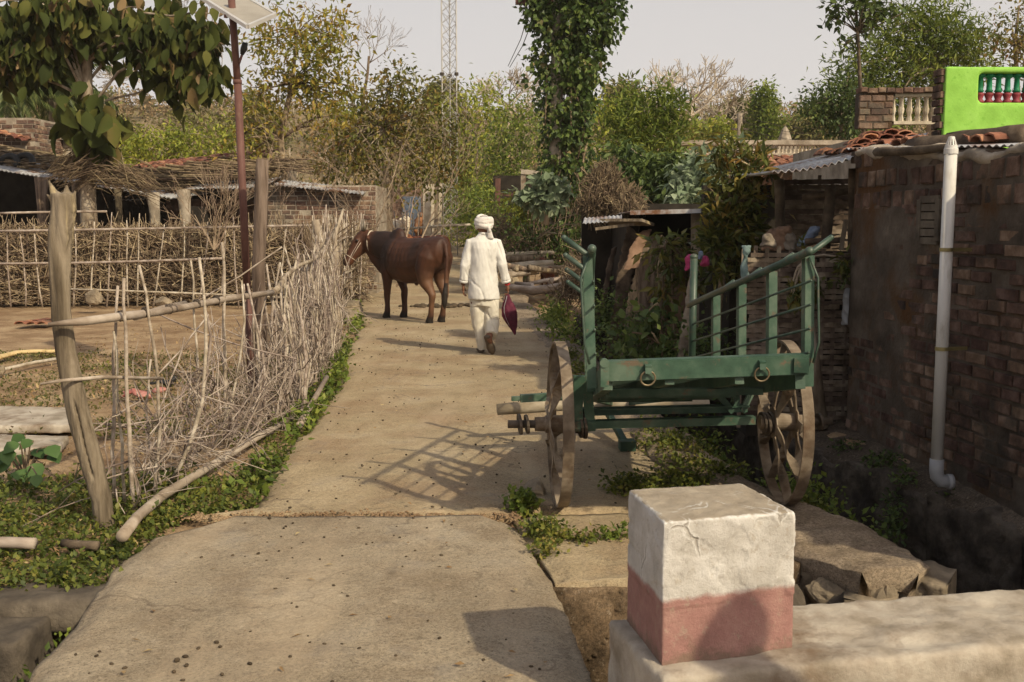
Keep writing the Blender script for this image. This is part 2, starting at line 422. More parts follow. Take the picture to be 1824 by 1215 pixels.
M['shadein'] = mat('interior_shade_black', [(0.3, (0.015, 0.012, 0.009)), (0.7, (0.03, 0.024, 0.018))], 4, 5, 0.95, 0.3)  # near-black colour stands in for deep shade inside sheds and hut
M['bamboo'] = mat('woven_bamboo', [(0.3, (0.075, 0.052, 0.036)), (0.55, (0.15, 0.11, 0.08)), (0.8, (0.24, 0.19, 0.145))], 5, 6, 0.8, 0.4, 0.004, 60, island=0.4)  # darkened below its own tone to deepen the hut's shade
M['lime'] = mat('lime_paint', [(0.3, (0.22, 0.45, 0.065)), (0.6, (0.255, 0.51, 0.08)), (0.85, (0.29, 0.55, 0.10))], 5, 9, 0.8, 0.5, 0.006, 40, stain=((0.17, 0.39, 0.045), 14, 0.58, 0.66))
M['balgreen'] = mat('green_baluster_paint', [(0.3, (0.008, 0.12, 0.05)), (0.7, (0.015, 0.19, 0.085))], 6, 6, 0.55, 0.3)
M['balred'] = mat('red_baluster_paint', [(0.3, (0.15, 0.018, 0.025)), (0.7, (0.22, 0.035, 0.045))], 6, 6, 0.55, 0.3)
M['pvc'] = mat('pvc_pipe', [(0.3, (0.52, 0.5, 0.46)), (0.7, (0.66, 0.64, 0.61))], 3, 7, 0.45, 0.05, stretch=(1, 1, 0.3), stain=((0.34, 0.30, 0.24), 9, 0.54, 0.72), spec=0.4)
M['pvcgrey'] = mat('grey_pvc', [(0.3, (0.3, 0.3, 0.31)), (0.7, (0.37, 0.37, 0.38))], 2, 4, 0.45, 0.05)
M['brass'] = mat('brassy_clamp', [(0.3, (0.22, 0.18, 0.08)), (0.7, (0.33, 0.28, 0.13))], 5, 4, 0.45, 0.1, metal=0.6)
M['white'] = mat('chalky_white_paint', [(0.2, (0.48, 0.45, 0.40)), (0.5, (0.66, 0.635, 0.59)), (0.8, (0.76, 0.74, 0.70))], 6, 10, 0.9, 0.7, 0.006, 34)
M['green'] = mat('cart_green_paint', [(0.25, (0.018, 0.047, 0.029)), (0.5, (0.033, 0.076, 0.047)), (0.85, (0.09, 0.132, 0.092))], 6, 10, 0.55, 0.35, 0.003, 50, stain=((0.11, 0.08, 0.05), 11, 0.585, 0.66), spec=0.4)
M['greendk'] = mat('cart_green_tube', [(0.25, (0.022, 0.042, 0.029)), (0.55, (0.036, 0.064, 0.045)), (0.85, (0.085, 0.11, 0.082))], 6, 10, 0.45, 0.3, 0.003, 50, stain=((0.11, 0.08, 0.05), 8, 0.56, 0.68), spec=0.45)
M['wheel'] = mat('dusty_steel_wheel', [(0.3, (0.11, 0.08, 0.055)), (0.55, (0.20, 0.155, 0.11)), (0.85, (0.30, 0.245, 0.185))], 7, 8, 0.8, 0.4, 0.004, 40, stain=((0.10, 0.06, 0.035), 5, 0.55, 0.7), metal=0.1)
M['iron'] = mat('greasy_iron', [(0.3, (0.035, 0.028, 0.022)), (0.6, (0.075, 0.058, 0.044)), (0.85, (0.13, 0.1, 0.075))], 8, 7, 0.6, 0.4, 0.004, 40, metal=0.35)
M['ring'] = mat('iron_ring', [(0.3, (0.13, 0.1, 0.06)), (0.7, (0.24, 0.19, 0.12))], 9, 5, 0.5, 0.2, metal=0.6)
M['rustpole'] = mat('rust_painted_pole', [(0.3, (0.085, 0.04, 0.032)), (0.6, (0.13, 0.062, 0.05)), (0.85, (0.17, 0.09, 0.07))], 5, 7, 0.65, 0.2, 0.003, 40, (1, 1, 0.5), stain=((0.2, 0.13, 0.09), 6, 0.6, 0.75))
M['panelback'] = mat('panel_backsheet', [(0.3, (0.27, 0.245, 0.205)), (0.7, (0.34, 0.31, 0.265))], 3, 4, 0.5, 0.05)
M['alu'] = mat('aluminium_frame', [(0.3, (0.62, 0.6, 0.57)), (0.7, (0.7, 0.68, 0.65))], 3, 4, 0.4, 0.05, metal=0.5)
M['black'] = mat('black_plastic', [(0.3, (0.015, 0.015, 0.016)), (0.7, (0.03, 0.03, 0.03))], 5, 4, 0.5, 0.1)
M['galv'] = mat('galvanised_steel', [(0.3, (0.28, 0.265, 0.24)), (0.7, (0.40, 0.38, 0.35))], 3, 5, 0.55, 0.05, metal=0.3)
M['cotton'] = mat('white_cotton', [(0.3, (0.56, 0.54, 0.50)), (0.7, (0.64, 0.62, 0.58))], 4, 5, 0.9, 0.35, 0.01, 9)
M['cream'] = mat('cream_cotton', [(0.3, (0.52, 0.475, 0.39)), (0.7, (0.60, 0.56, 0.475))], 4, 5, 0.9, 0.35, 0.01, 9)
M['turban'] = mat('turban_cloth', [(0.3, (0.56, 0.52, 0.48)), (0.7, (0.70, 0.66, 0.61))], 6, 5, 0.9, 0.3, 0.006, 20)
M['skin'] = mat('brown_skin', [(0.3, (0.13, 0.058, 0.034)), (0.7, (0.18, 0.085, 0.05))], 8, 4, 0.55, 0.1, 0.002, 60)
M['shoe'] = mat('brown_rubber_shoe', [(0.3, (0.06, 0.045, 0.034)), (0.7, (0.11, 0.085, 0.062))], 8, 5, 0.8, 0.3, 0.003, 40)
M['bag'] = mat('maroon_cloth', [(0.3, (0.055, 0.008, 0.02)), (0.7, (0.105, 0.016, 0.036))], 6, 5, 0.75, 0.5, 0.008, 14)
M['zip'] = mat('grey_zip_tape', [(0.3, (0.25, 0.24, 0.25)), (0.7, (0.36, 0.35, 0.36))], 9, 4, 0.6, 0.2)
M['redthread'] = mat('red_thread', [(0.3, (0.4, 0.03, 0.03)), (0.7, (0.5, 0.05, 0.05))], 9, 4, 0.8, 0.2)
M['coat'] = coat_mat('cattle_coat')
M['horn'] = mat('grey_horn', [(0.3, (0.14, 0.12, 0.09)), (0.7, (0.24, 0.2, 0.16))], 9, 5, 0.5, 0.2)
M['rope'] = mat('pale_rope', [(0.3, (0.4, 0.33, 0.25)), (0.7, (0.55, 0.47, 0.37))], 30, 4, 0.9, 0.4)
M['dung'] = mat('dry_dung', [(0.3, (0.035, 0.025, 0.016)), (0.7, (0.085, 0.062, 0.04))], 12, 7, 0.95, 0.8, 0.01, 40)
M['pink'] = mat('pink_cloth', [(0.3, (0.26, 0.028, 0.09)), (0.7, (0.38, 0.045, 0.14))], 6, 5, 0.85, 0.4, 0.01, 12)
M['bluecloth'] = mat('faded_blue_cloth', [(0.3, (0.10, 0.14, 0.21)), (0.7, (0.18, 0.22, 0.3))], 6, 5, 0.9, 0.4, 0.01, 12)
M['teal'] = mat('faded_teal_cloth', [(0.3, (0.10, 0.15, 0.145)), (0.7, (0.18, 0.24, 0.23))], 6, 5, 0.9, 0.4, 0.01, 12)
M['brownsack'] = mat('brown_sacking', [(0.3, (0.14, 0.085, 0.055)), (0.7, (0.24, 0.15, 0.1))], 8, 6, 0.95, 0.5, 0.01, 30)
M['sack'] = mat('pale_sacking', [(0.3, (0.13, 0.105, 0.08)), (0.7, (0.25, 0.21, 0.165))], 7, 7, 0.95, 0.5, 0.01, 25)  # toned down with the bamboo for the hut's deep shade
M['straw'] = mat('dry_straw', [(0.3, (0.38, 0.27, 0.12)), (0.7, (0.55, 0.42, 0.22))], 9, 4, 0.9, 0.3)
M['yellow'] = mat('yellow_plastic', [(0.3, (0.55, 0.4, 0.12)), (0.7, (0.68, 0.52, 0.2))], 6, 5, 0.6, 0.4, 0.02, 8)
M['redrag'] = mat('red_plastic', [(0.3, (0.25, 0.06, 0.05)), (0.7, (0.42, 0.2, 0.17))], 6, 5, 0.6, 0.4, 0.02, 8)
M['bluedoor'] = mat('blue_door_paint', [(0.3, (0.06, 0.08, 0.12)), (0.7, (0.12, 0.15, 0.2))], 5, 6, 0.7, 0.3)

# leaves
LM = {}
LM['teak'] = leaf_mat('teak_leaf', [(0.1, (0.026, 0.036, 0.010)), (0.5, (0.060, 0.075, 0.018)), (0.8, (0.115, 0.115, 0.028)), (0.95, (0.17, 0.115, 0.05))], 0.3, 0.75, 0.12)
LM['yellow'] = leaf_mat('yellowing_leaf', [(0.1, (0.15, 0.175, 0.03)), (0.45, (0.28, 0.26, 0.045)), (0.75, (0.39, 0.285, 0.05)), (0.95, (0.31, 0.165, 0.045))], 0.4)
LM['olive'] = leaf_mat('olive_leaf', [(0.1, (0.085, 0.10, 0.022)), (0.5, (0.18, 0.175, 0.036)), (0.8, (0.28, 0.20, 0.05)), (0.95, (0.25, 0.125, 0.04))], 0.38)
LM['green'] = leaf_mat('green_leaf', [(0.1, (0.07, 0.105, 0.02)), (0.5, (0.15, 0.205, 0.034)), (0.9, (0.28, 0.31, 0.055))], 0.38)
LM['bright'] = leaf_mat('bright_green_leaf', [(0.1, (0.14, 0.185, 0.025)), (0.5, (0.27, 0.305, 0.042)), (0.9, (0.42, 0.41, 0.065))], 0.42)
LM['dark'] = leaf_mat('dark_green_leaf', [(0.1, (0.035, 0.06, 0.017)), (0.5, (0.075, 0.115, 0.03)), (0.9, (0.14, 0.185, 0.045))], 0.3)
LM['vine'] = leaf_mat('creeper_leaf', [(0.1, (0.028, 0.052, 0.014)), (0.5, (0.07, 0.115, 0.026)), (0.85, (0.15, 0.20, 0.045)), (0.97, (0.26, 0.2, 0.1))], 0.32, 0.45)
LM['castor'] = leaf_mat('bluish_castor_leaf', [(0.1, (0.13, 0.175, 0.10)), (0.5, (0.22, 0.28, 0.17)), (0.9, (0.34, 0.39, 0.26))], 0.3, 0.75, 0.1)
LM['croton'] = leaf_mat('ochre_green_leaf', [(0.1, (0.05, 0.07, 0.017)), (0.45, (0.11, 0.125, 0.028)), (0.75, (0.18, 0.155, 0.036)), (0.95, (0.28, 0.16, 0.04))], 0.3, 0.45)
LM['ground'] = leaf_mat('creeping_weed_leaf', [(0.1, (0.05, 0.07, 0.014)), (0.5, (0.115, 0.14, 0.024)), (0.8, (0.20, 0.20, 0.035)), (0.95, (0.30, 0.23, 0.07))], 0.35)
LM['scrub'] = leaf_mat('dry_scrub_leaf', [(0.1, (0.10, 0.09, 0.04)), (0.4, (0.21, 0.15, 0.07)), (0.7, (0.30, 0.20, 0.10)), (0.95, (0.37, 0.26, 0.14))], 0.2, 0.8)
LM['scrubgreen'] = leaf_mat('hill_green_leaf', [(0.1, (0.09, 0.095, 0.03)), (0.5, (0.165, 0.16, 0.05)), (0.9, (0.26, 0.22, 0.08))], 0.2, 0.8)
LM['palm'] = leaf_mat('palm_leaf', [(0.1, (0.04, 0.065, 0.018)), (0.5, (0.09, 0.125, 0.035)), (0.9, (0.19, 0.21, 0.07))], 0.3, 0.45)
LM['round'] = leaf_mat('round_soft_leaf', [(0.1, (0.05, 0.10, 0.028)), (0.5, (0.085, 0.155, 0.045)), (0.9, (0.12, 0.2, 0.065))], 0.35)
LM['wither'] = leaf_mat('withered_teak_leaf', [(0.1, (0.11, 0.08, 0.04)), (0.5, (0.19, 0.13, 0.065)), (0.9, (0.27, 0.19, 0.10))], 0.2, 0.8, 0.1)
LM['drylit'] = leaf_mat('fallen_dry_leaf', [(0.1, (0.22, 0.13, 0.06)), (0.5, (0.34, 0.23, 0.11)), (0.9, (0.45, 0.35, 0.18))], 0.15, 0.8)

# ------------------------------------------------------------------ the ground
LL = np.array([(2.5, -1.75), (5.6, -1.87), (5.8, -1.52), (7.5, -1.62), (10, -1.72), (13, -2.1), (16.2, -2.4), (20, -3.0), (27, -3.7), (46, -4.2)])
LR = np.array([(4.5, 1.80), (4.75, 1.93), (5.3, 1.88), (5.95, 1.58), (7, 1.40), (8.2, 1.27), (11, 1.03), (14.6, 0.77), (20.8, 0.25), (27, 0.25), (46, -0.4)])
XR = np.array([(3.0, 3.45), (4, 3.25), (5.6, 2.84), (6.3, 2.60), (7.67, 2.25), (10, 1.95), (14, 1.55), (20, 1.05), (26, 0.8)])
def laneL(y): return np.interp(y, LL[:, 0], LL[:, 1])
def laneR(y): return np.interp(y, LR[:, 0], LR[:, 1])
def retX(y): return np.interp(y, XR[:, 0], XR[:, 1])
def padfront(x): return np.interp(x, [-0.3, 0.1, 1.0, 1.4, 1.95, 2.1], [4.46, 4.62, 4.64, 5.04, 4.70, 4.60])
def smooth(a, b, x):
    t = np.clip((x - a) / (b - a), 0, 1); return t * t * (3 - 2 * t)
def rise(y): return 0.78 * smooth(26, 44, y)
def hgt(x, y):
    x = np.asarray(x, float); y = np.asarray(y, float)
    z = rise(y) + 0.05 * fbm(x * 0.8, y * 0.8, 3) + 0.02 * fbm(x * 5, y * 5, 5)
    z = z - 0.045
    inl = smooth(0.0, 0.35, x - laneL(y)) * smooth(0.0, 0.2, laneR(y) - x) * (y > 4.5) * (y < 46)
    z = np.where(inl > 0.01, z * (1 - inl) + inl * (rise(y) - 0.05), z)
    # drain along the right of the lane
    fade = 1 - smooth(17, 25, y)
    a = laneR(y) - 0.20; b = retX(y) + 0.20
    dr = smooth(0, 0.10, x - a) * smooth(0, 0.10, b - x) * (y > 4.3)
    z = z - dr * (0.95 * fade + 0.05)
    # where it turns and runs under the culvert
    cross = smooth(3.05, 3.25, y) * (1 - smooth(padfront(x) - 0.04, padfront(x) + 0.08, y)) * (1 - smooth(3.1, 3.3, x))
    z = np.where(y < 5.15, np.minimum(z, z * (1 - cross) - 1.05 * cross), z)
    # ledge at the foot of the brick house
    led = smooth(0, 0.35, x - retX(y)) * (y > 3.0) * (y < 9)
    z = z + np.where((x > retX(y)) & (y < 9.5) & (y > 2), -0.06 + 0.09 * led, 0)
    # soil heaped in front of the parapet
    fl = 2.975 + 0.2105 * (x - 0.445)
    z = z + 0.235 * smooth(0.55, 0.95, x) * (1 - smooth(fl, fl + 0.06, y))
    return z
def axis(*segs):
    out = []
    for a, b, st in segs: out += list(np.arange(a, b, st))
    out.append(segs[-1][1]); return np.array(out)
gx = axis((-900, -200, 140), (-200, -60, 20), (-60, -20, 4), (-20, -8, 0.6), (-8, -3, 0.1), (-3, 3.4, 0.05), (3.4, 8, 0.3), (8, 20, 1.5), (20, 60, 6), (60, 200, 20), (200, 900, 140))
gy = axis((-40, -4, 6), (-4, 2, 0.4), (2, 9, 0.05), (9, 22, 0.12), (22, 50, 0.5), (50, 120, 5), (120, 400, 40), (400, 2000, 200))
X, Y = np.meshgrid(gx, gy)
gme = grid_mesh('ground', np.stack([X, Y, hgt(X, Y)], -1))
tag(link_mesh('ground', gme, M['soil']), kind='structure')

def lane_sheet(name, yl, eL, eR, nx, zt, m, amp, seed, edge=0.12, thick=0.16):
    rows = []
    yy, uu = np.meshgrid(yl, np.linspace(0, 1, nx), indexing='ij')
    xl = eL(yl); xr = eR(yl)
    xx = xl[:, None] + (xr - xl)[:, None] * uu
    zz = zt + rise(yy) + amp * fbm(xx * 1.6, yy * 1.6, seed) + amp * 0.45 * fbm(xx * 9, yy * 9, seed + 3)
    d = np.minimum(xx - xl[:, None], xr[:, None] - xx)
    zz -= 0.03 * (1 - smooth(0, edge, d)) * (0.4 + vnoise(xx * 6, yy * 6, seed + 9))
    P = np.stack([xx, yy, zz], -1)
    Ls = P[:, :1].copy(); Ls[:, :, 2] -= thick; Rs = P[:, -1:].copy(); Rs[:, :, 2] -= thick
    Ls[:, :, 0] += 0.06; Rs[:, :, 0] -= 0.06
    P = np.concatenate([Ls, P, Rs], 1)
    F0 = P[:1].copy(); F0[:, :, 2] -= thick; F0[:, :, 1] += 0.04; F1 = P[-1:].copy(); F1[:, :, 2] -= thick; F1[:, :, 1] -= 0.04
    return tag(link_mesh(name, grid_mesh(name, np.concatenate([F0, P, F1], 0)), m), kind='structure')
yl = np.concatenate([np.arange(5.64, 14, 0.06), np.arange(14, 46, 0.2)])
lane_sheet('lane', yl, lambda y: laneL(y) + 0.22 * fbm(y * 1.3, y * 0 + 4, 21) + 0.05 * fbm(y * 7, y * 0, 22),
           lambda y: np.where(y < 5.8, 0.02, laneR(y) - 0.0) + 0.10 * fbm(y * 1.9, y * 0 + 8, 23) + 0.06 * fbm(y * 9, y * 0, 24), 60, 0.0, M['lane'], 0.03, 30)
# earthen pad of the cart, then the broken concrete lip along the drain
def padL(y): return np.interp(y, [4.55, 4.75, 5.1, 5.66], [0.20, 0.17, 0.10, 0.0])
yp = np.arange(4.57, 5.66, 0.03)
lane_sheet('roadside_earth', yp, lambda y: padL(y) + 0.02 * fbm(y * 8, y * 0, 2), lambda y: np.minimum(laneR(y) - 0.1, np.interp(y, [4.57, 4.60, 4.98, 5.02], [0.98, 1.0, 1.38, 2.0])) + 0.03 * fbm(y * 9, y * 0, 3), 80, -0.008, M['lane'], 0.05, 41)
yc = np.arange(4.62, 9.6, 0.025)
lane_sheet('drain_kerb', yc, lambda y: np.where(y < 4.98, np.interp(y, [4.60, 4.98], [1.62, 1.36]), laneR(y) - 0.40 - 0.25 * (1 - smooth(4.6, 5.6, y))) + 0.16 * fbm(y * 2.3, y * 0, 5) * (y > 5.2), lambda y: laneR(y) + 0.02 + 0.16 * fbm(y * 3.1, y * 0 + 3, 6) + 0.05 * fbm(y * 14, y * 0, 7), 34, 0.03, M['roughconc'], 0.085, 51, 0.06, 0.13)
yc = np.arange(9.6, 24, 0.07)
lane_sheet('drain_kerb', yc, lambda y: laneR(y) - 0.42 + 0.3 * fbm(y * 1.3, y * 0, 5), lambda y: laneR(y) + 0.06 + 0.2 * fbm(y * 2.1, y * 0 + 3, 6), 14, 0.022, M['roughconc'], 0.06, 52, 0.08, 0.30)
ys = np.arange(1.2, 5.56, 0.035)
def slabL(y): return np.interp(y, [1.2, 3.52, 4.06, 4.83, 5.2, 5.55], [-1.95, -1.73, -1.77, -1.88, -1.82, -1.6]) + 0.045 * fbm(y * 4, y * 0, 61) + 0.02 * fbm(y * 16, y * 0, 62)
def slabR(y): return np.interp(y, [1.2, 3.0, 3.63, 4.45, 5.19, 5.4, 5.55], [0.33, 0.3, 0.28, 0.19, 0.08, 0.02, -0.1]) + 0.03 * fbm(y * 5, y * 0, 63) + 0.015 * fbm(y * 18, y * 0, 64)
lane_sheet('culvert_slab', ys, slabL, slabR, 100, 0.02, M['slab'], 0.02, 65, 0.10, 0.22)

# crumbs of soil and straw in the joint between lane and slab
_r = random.Random(5); _m = MB()
for _i in range(1300):
    _x = _r.uniform(-1.85, 0.05); _q = _r.uniform(0.003, 0.010)
    _m.ball((_x, 5.585 + 0.02 * math.sin(_x * 5) + _r.gauss(0, 0.045), 0.004 + _q * 0.2), (_q * _r.uniform(0.8, 1.8), _q, _q * 0.6), 6, 4, Matrix.Rotation(_r.uniform(0, 3), 3, 'Z'))
tag(_m.build('joint_soil', M['soil'], smooth=True), kind='stuff')
# low scrub hill that closes the view
def hill_z(x, y):
    r = smooth(58, 135, y)
    top = 13.3 + 2.2 * fbm(x * 0.02, y * 0.01, 71) + 2.0 * np.exp(-((x + 55) / 30) ** 2)
    return 0.7 + r * top + 2.5 * fbm(x * 0.05, y * 0.05, 73) * r
hx = axis((-220, 220, 3.5)); hy = axis((56, 260, 3.5))
X, Y = np.meshgrid(hx, hy)
tag(link_mesh('hill', grid_mesh('hill', np.stack([X, Y, hill_z(X, Y)], -1)), M['scrub']), kind='structure')
# ------------------------------------------------------------------ leaves
T_SMALL = (np.array([(0, 0, 0), (0.5, 0, -0.04), (0.42, 0.5, 0.06), (0.42, -0.5, 0.06), (1, 0, -0.12)]),
           np.array([(0, 2, 1), (0, 1, 3), (1, 2, 4), (1, 4, 3)]))
T_BIG = (np.array([(0, 0, 0), (0.45, 0, -0.03), (0.18, 0.36, 0.05), (0.18, -0.36, 0.05), (0.52, 0.5, 0.09), (0.52, -0.5, 0.07), (0.82, 0.26, -0.05), (0.82, -0.26, -0.08), (1, 0.03, -0.24), (0.78, 0, -0.13)]),
         np.array([(0, 2, 1), (0, 1, 3), (2, 4, 1), (3, 1, 5), (4, 6, 9), (4, 9, 1), (5, 9, 7), (5, 1, 9), (6, 8, 9), (7, 9, 8)]))
def leaf_geo(P, Dv, Nv, L, W, tpl=T_SMALL):
    """P base points, Dv directions, Nv rough up vectors (n,3); L lengths, W widths (n,)"""
    P = np.asarray(P, float); n = len(P)
    d = Dv / (np.linalg.norm(Dv, axis=1, keepdims=True) + 1e-9)
    s = np.cross(d, Nv); s /= (np.linalg.norm(s, axis=1, keepdims=True) + 1e-9)
    u = np.cross(s, d)
    tv, tf = tpl
    V = P[:, None] + d[:, None] * (tv[None, :, 0:1] * L[:, None, None]) + s[:, None] * (tv[None, :, 1:2] * W[:, None, None]) + u[:, None] * (tv[None, :, 2:3] * L[:, None, None])
    Fc = tf[None] + (np.arange(n) * len(tv))[:, None, None]
    return V.reshape(-1, 3), Fc.reshape(-1, 3)
class Leaves:
    def __init__(s): s.V = []; s.F = []; s.n = 0
    def put(s, P, Dv, Nv, L, W, tpl=T_SMALL):
        v, f = leaf_geo(P, Dv, Nv, L, W, tpl); s.V.append(v); s.F.append(f + s.n); s.n += len(v)
    def build(s, name, m, parent=None, origin=None):
        return link_mesh(name, np_mesh(name, np.concatenate(s.V), np.concatenate(s.F)), m, parent, origin, False, False)
def unit(v): return v / (np.linalg.norm(v, axis=-1, keepdims=True) + 1e-9)
def rnd_dirs(n, rng): return unit(rng.normal(size=(n, 3)))
def clump_leaves(lv, centers, per, spread, L, rng, wr=0.45, droop=0.3, flat=0.8, tpl=T_SMALL, lvar=0.35, outward=0.6):
    """leaves round each clump centre, pointing outwards and hanging a little"""
    c = np.repeat(np.asarray(centers, float), per, 0); n = len(c)
    o = rng.normal(size=(n, 3)) * np.asarray(spread) * 0.55
    d = unit(rnd_dirs(n, rng) + outward * unit(o) + np.array([0, 0, -droop]))
    up = unit(rnd_dirs(n, rng) * (1 - flat) + np.array([0, 0, 1.0]) * flat + 0.35 * rnd_dirs(n, rng))
    ln = L * (1 + lvar * (rng.random(n) * 2 - 1))
    lv.put(c + o, d, up, ln, ln * wr, tpl)
def blob_points(blobs, n, rng, shell=0.35):
    """blobs: (centre, radii); points spread through them, denser towards the outside"""
    w = np.array([b[1][0] * b[1][1] * b[1][2] for b in blobs]) ** 0.75; w /= w.sum()
    k = rng.choice(len(blobs), n, p=w)
    d = rnd_dirs(n, rng); r = (shell + (1 - shell) * rng.random(n)) ** 0.6
    c = np.array([list(b[0]) for b in blobs])[k]; R = np.array([list(b[1]) for b in blobs])[k]
    return c + d * r[:, None] * R
def pxblob(u, v, Y, ru, rv, dy=None):
    """a crown blob placed by where it stands: real centre and real radii in metres"""
    c = D(u, v, Y); k = Y / F_PX
    return (c, (ru * k, (dy if dy else (ru + rv) * 0.5 * k), rv * k))
def limb(mb, p0, p1, r0, r1, rng, sag=0.12, n=6):
    p0 = Vector(p0); p1 = Vector(p1); L = (p1 - p0).length; pts = []; rad = []
    w = Vector(rng.normal(size=3)) * L * 0.07
    for i in range(n):
        t = i / (n - 1)
        q = p0.lerp(p1, t) + w * math.sin(math.pi * t) + Vector((0, 0, L * sag * math.sin(math.pi * t)))
        pts.append(q + Vector(rng.normal(size=3)) * L * 0.012); rad.append(r0 + (r1 - r0) * t)
    mb.tube(pts, rad, 6 if r0 > 0.03 else 4)
    return pts
def make_tree(label, cat, trunk, tr, blobs, nclump, per, L, m, seed, name='tree', wr=0.45, droop=0.3, spread=0.3, tpl=T_SMALL, bark='bark', group=None, shell=0.35, nlimb=26, flat=0.6, outward=0.6, twigs=True, lvar=0.35):
    rng = np.random.default_rng(seed); rr = random.Random(seed)
    t = thing(name, tuple(trunk[0]), label, cat, group)
    mb = MB(); pts = [Vector(p) for p in trunk]
    mb.tube(pts, tr, 10, wob=0.08, rng=rr)
    ctr = blob_points(blobs, nclump, rng, shell)
    top = pts[len(pts) // 2:]
    for i in range(min(nlimb, nclump)):
        c = Vector(ctr[i]); s = min(top, key=lambda p: (p - c).length + 0.4 * abs(p.z - c.z + 0.3)); j = pts.index(s)
        limb(mb, s, c, max(0.012, tr[min(j, len(tr) - 1)] * 0.45), 0.008, rng)
    mb.build('trunk', M[bark], t, smooth=True)
    lv = Leaves(); clump_leaves(lv, ctr, per, spread, L, rng, wr, droop, flat, tpl, lvar, outward)
    lv.build('crown', LM[m], t)
    return t
def grow(mb, p, d, L, r, lvl, rng, anchors=None, up=0.15, ang=0.6, kids=(2, 4), wander=0.14, shrink=0.68, minr=0.004):
    n = 5; pts = [Vector(p)]; rad = [r]; q = Vector(p); d = Vector(d).normalized()
    for i in range(n):
        d = (d + Vector(rng.normal(size=3)) * wander + Vector((0, 0, up * 0.25))).normalized()
        q = q + d * L / n; pts.append(q.copy()); rad.append(max(minr, r * (1 - 0.45 * (i + 1) / n)))
    mb.tube(pts, rad, 7 if r > 0.05 else (5 if r > 0.015 else 3), cap=False)
    if lvl == 0:
        if anchors is not None: anchors.append((q.copy(), d.copy()))
        return
    for k in range(int(rng.integers(kids[0], kids[1] + 1))):
        i = int(rng.integers(2, n + 1)); ax = Vector(rng.normal(size=3)); ax = (ax - d * ax.dot(d)).normalized()
        a = ang * rng.uniform(0.6, 1.25); nd = (d * math.cos(a) + ax * math.sin(a) + Vector((0, 0, up))).normalized()
        grow(mb, pts[i], nd, L * shrink * rng.uniform(0.75, 1.2), rad[i] * 0.68, lvl - 1, rng, anchors, up, ang, kids, wander, shrink, minr)
    grow(mb, q, d, L * shrink, rad[-1] * 0.9, lvl - 1, rng, anchors, up, ang, kids, wander, shrink, minr)
def rock(label, c, r, seed, m='boulder', name='rock', cat='rock', group=None, flat=1.0):
    mb = MB(); c = Vector(c); rr = random.Random(seed)
    R = Matrix.Rotation(rr.uniform(0, 6.28), 3, 'Z') @ Matrix.Rotation(rr.uniform(-0.25, 0.25), 3, 'X')
    n, k = 18, 12; mb.ball((0, 0, 0), 1, n, k)
    cuts = [(Vector((rr.gauss(0, 1), rr.gauss(0, 1), rr.gauss(0, 0.8))).normalized(), rr.uniform(0.55, 0.85)) for _ in range(12)]
    out = []
    for p in mb.v:
        q = Vector(p)
        for nn, dd in cuts:
            e = q.dot(nn)
            if e > dd: q = q - nn * (e - dd) * 0.9
        q = q * (1 + 0.06 * rr.uniform(-1, 1))
        out.append(tuple(R @ Vector((q.x * r[0], q.y * r[1], q.z * r[2] * flat)) + c))
    mb.v = out
    o = mb.build(name, M[m], None, (c.x, c.y, c.z - r[2] * 0.8), smooth=False)
    return tag(o, label, cat, group)

# ------------------------------------------------------------------ walls of laid brick, balustrades, roofs
def brick_face(mb, p0, p1, z0, z1, L=0.22, h=0.075, gap=0.018, out=0.012, depth=0.03, seed=0, skip=0.0, jit=0.006, ztop=None):
    """bricks standing proud on the side of p0->p1 that lies to its right"""
    rr = random.Random(seed); p0 = Vector((p0[0], p0[1], 0)); p1 = Vector((p1[0], p1[1], 0)); d = p1 - p0; W = d.length; d.normalize(); nrm = Vector((d.y, -d.x, 0))
    z = z0; row = 0
    while z < z1:
        x = -L * (0.5 if row % 2 else 0) - rr.uniform(0, 0.04)
        while x < W:
            l = L * rr.uniform(0.8, 1.1); a = max(0, x); b = min(W, x + l)
            zt = ztop(a / W) if ztop else z1
            if b - a > 0.04 and z + h <= zt + 0.02 and rr.random() >= skip:
                o = out + rr.uniform(-jit, jit); dz = rr.uniform(-0.006, 0.006); bv = 0.008
                q0 = p0 + d * a; q1 = p0 + d * b; vs = []
                for (q, zz) in ((q0, z + dz), (q1, z + dz + rr.uniform(-.004, .004)), (q1, z + dz + h), (q0, z + dz + h)):
                    vs.append(q + nrm * (o - bv) + Vector((rr.uniform(-.004, .004), 0, zz)))
                cen = sum(vs, Vector()) / 4
                fr = [v + nrm * bv + (cen - v).normalized() * 0.012 + Vector((0, 0, rr.uniform(-.003, .003))) for v in vs]
                bk = [v - nrm * depth for v in vs]
                mb.add(bk + vs + fr, [(0, 1, 5, 4), (1, 2, 6, 5), (2, 3, 7, 6), (3, 0, 4, 7), (4, 5, 9, 8), (5, 6, 10, 9), (6, 7, 11, 10), (7, 4, 8, 11), (8, 9, 10, 11)])
            x += l + gap
        z += h + gap; row += 1
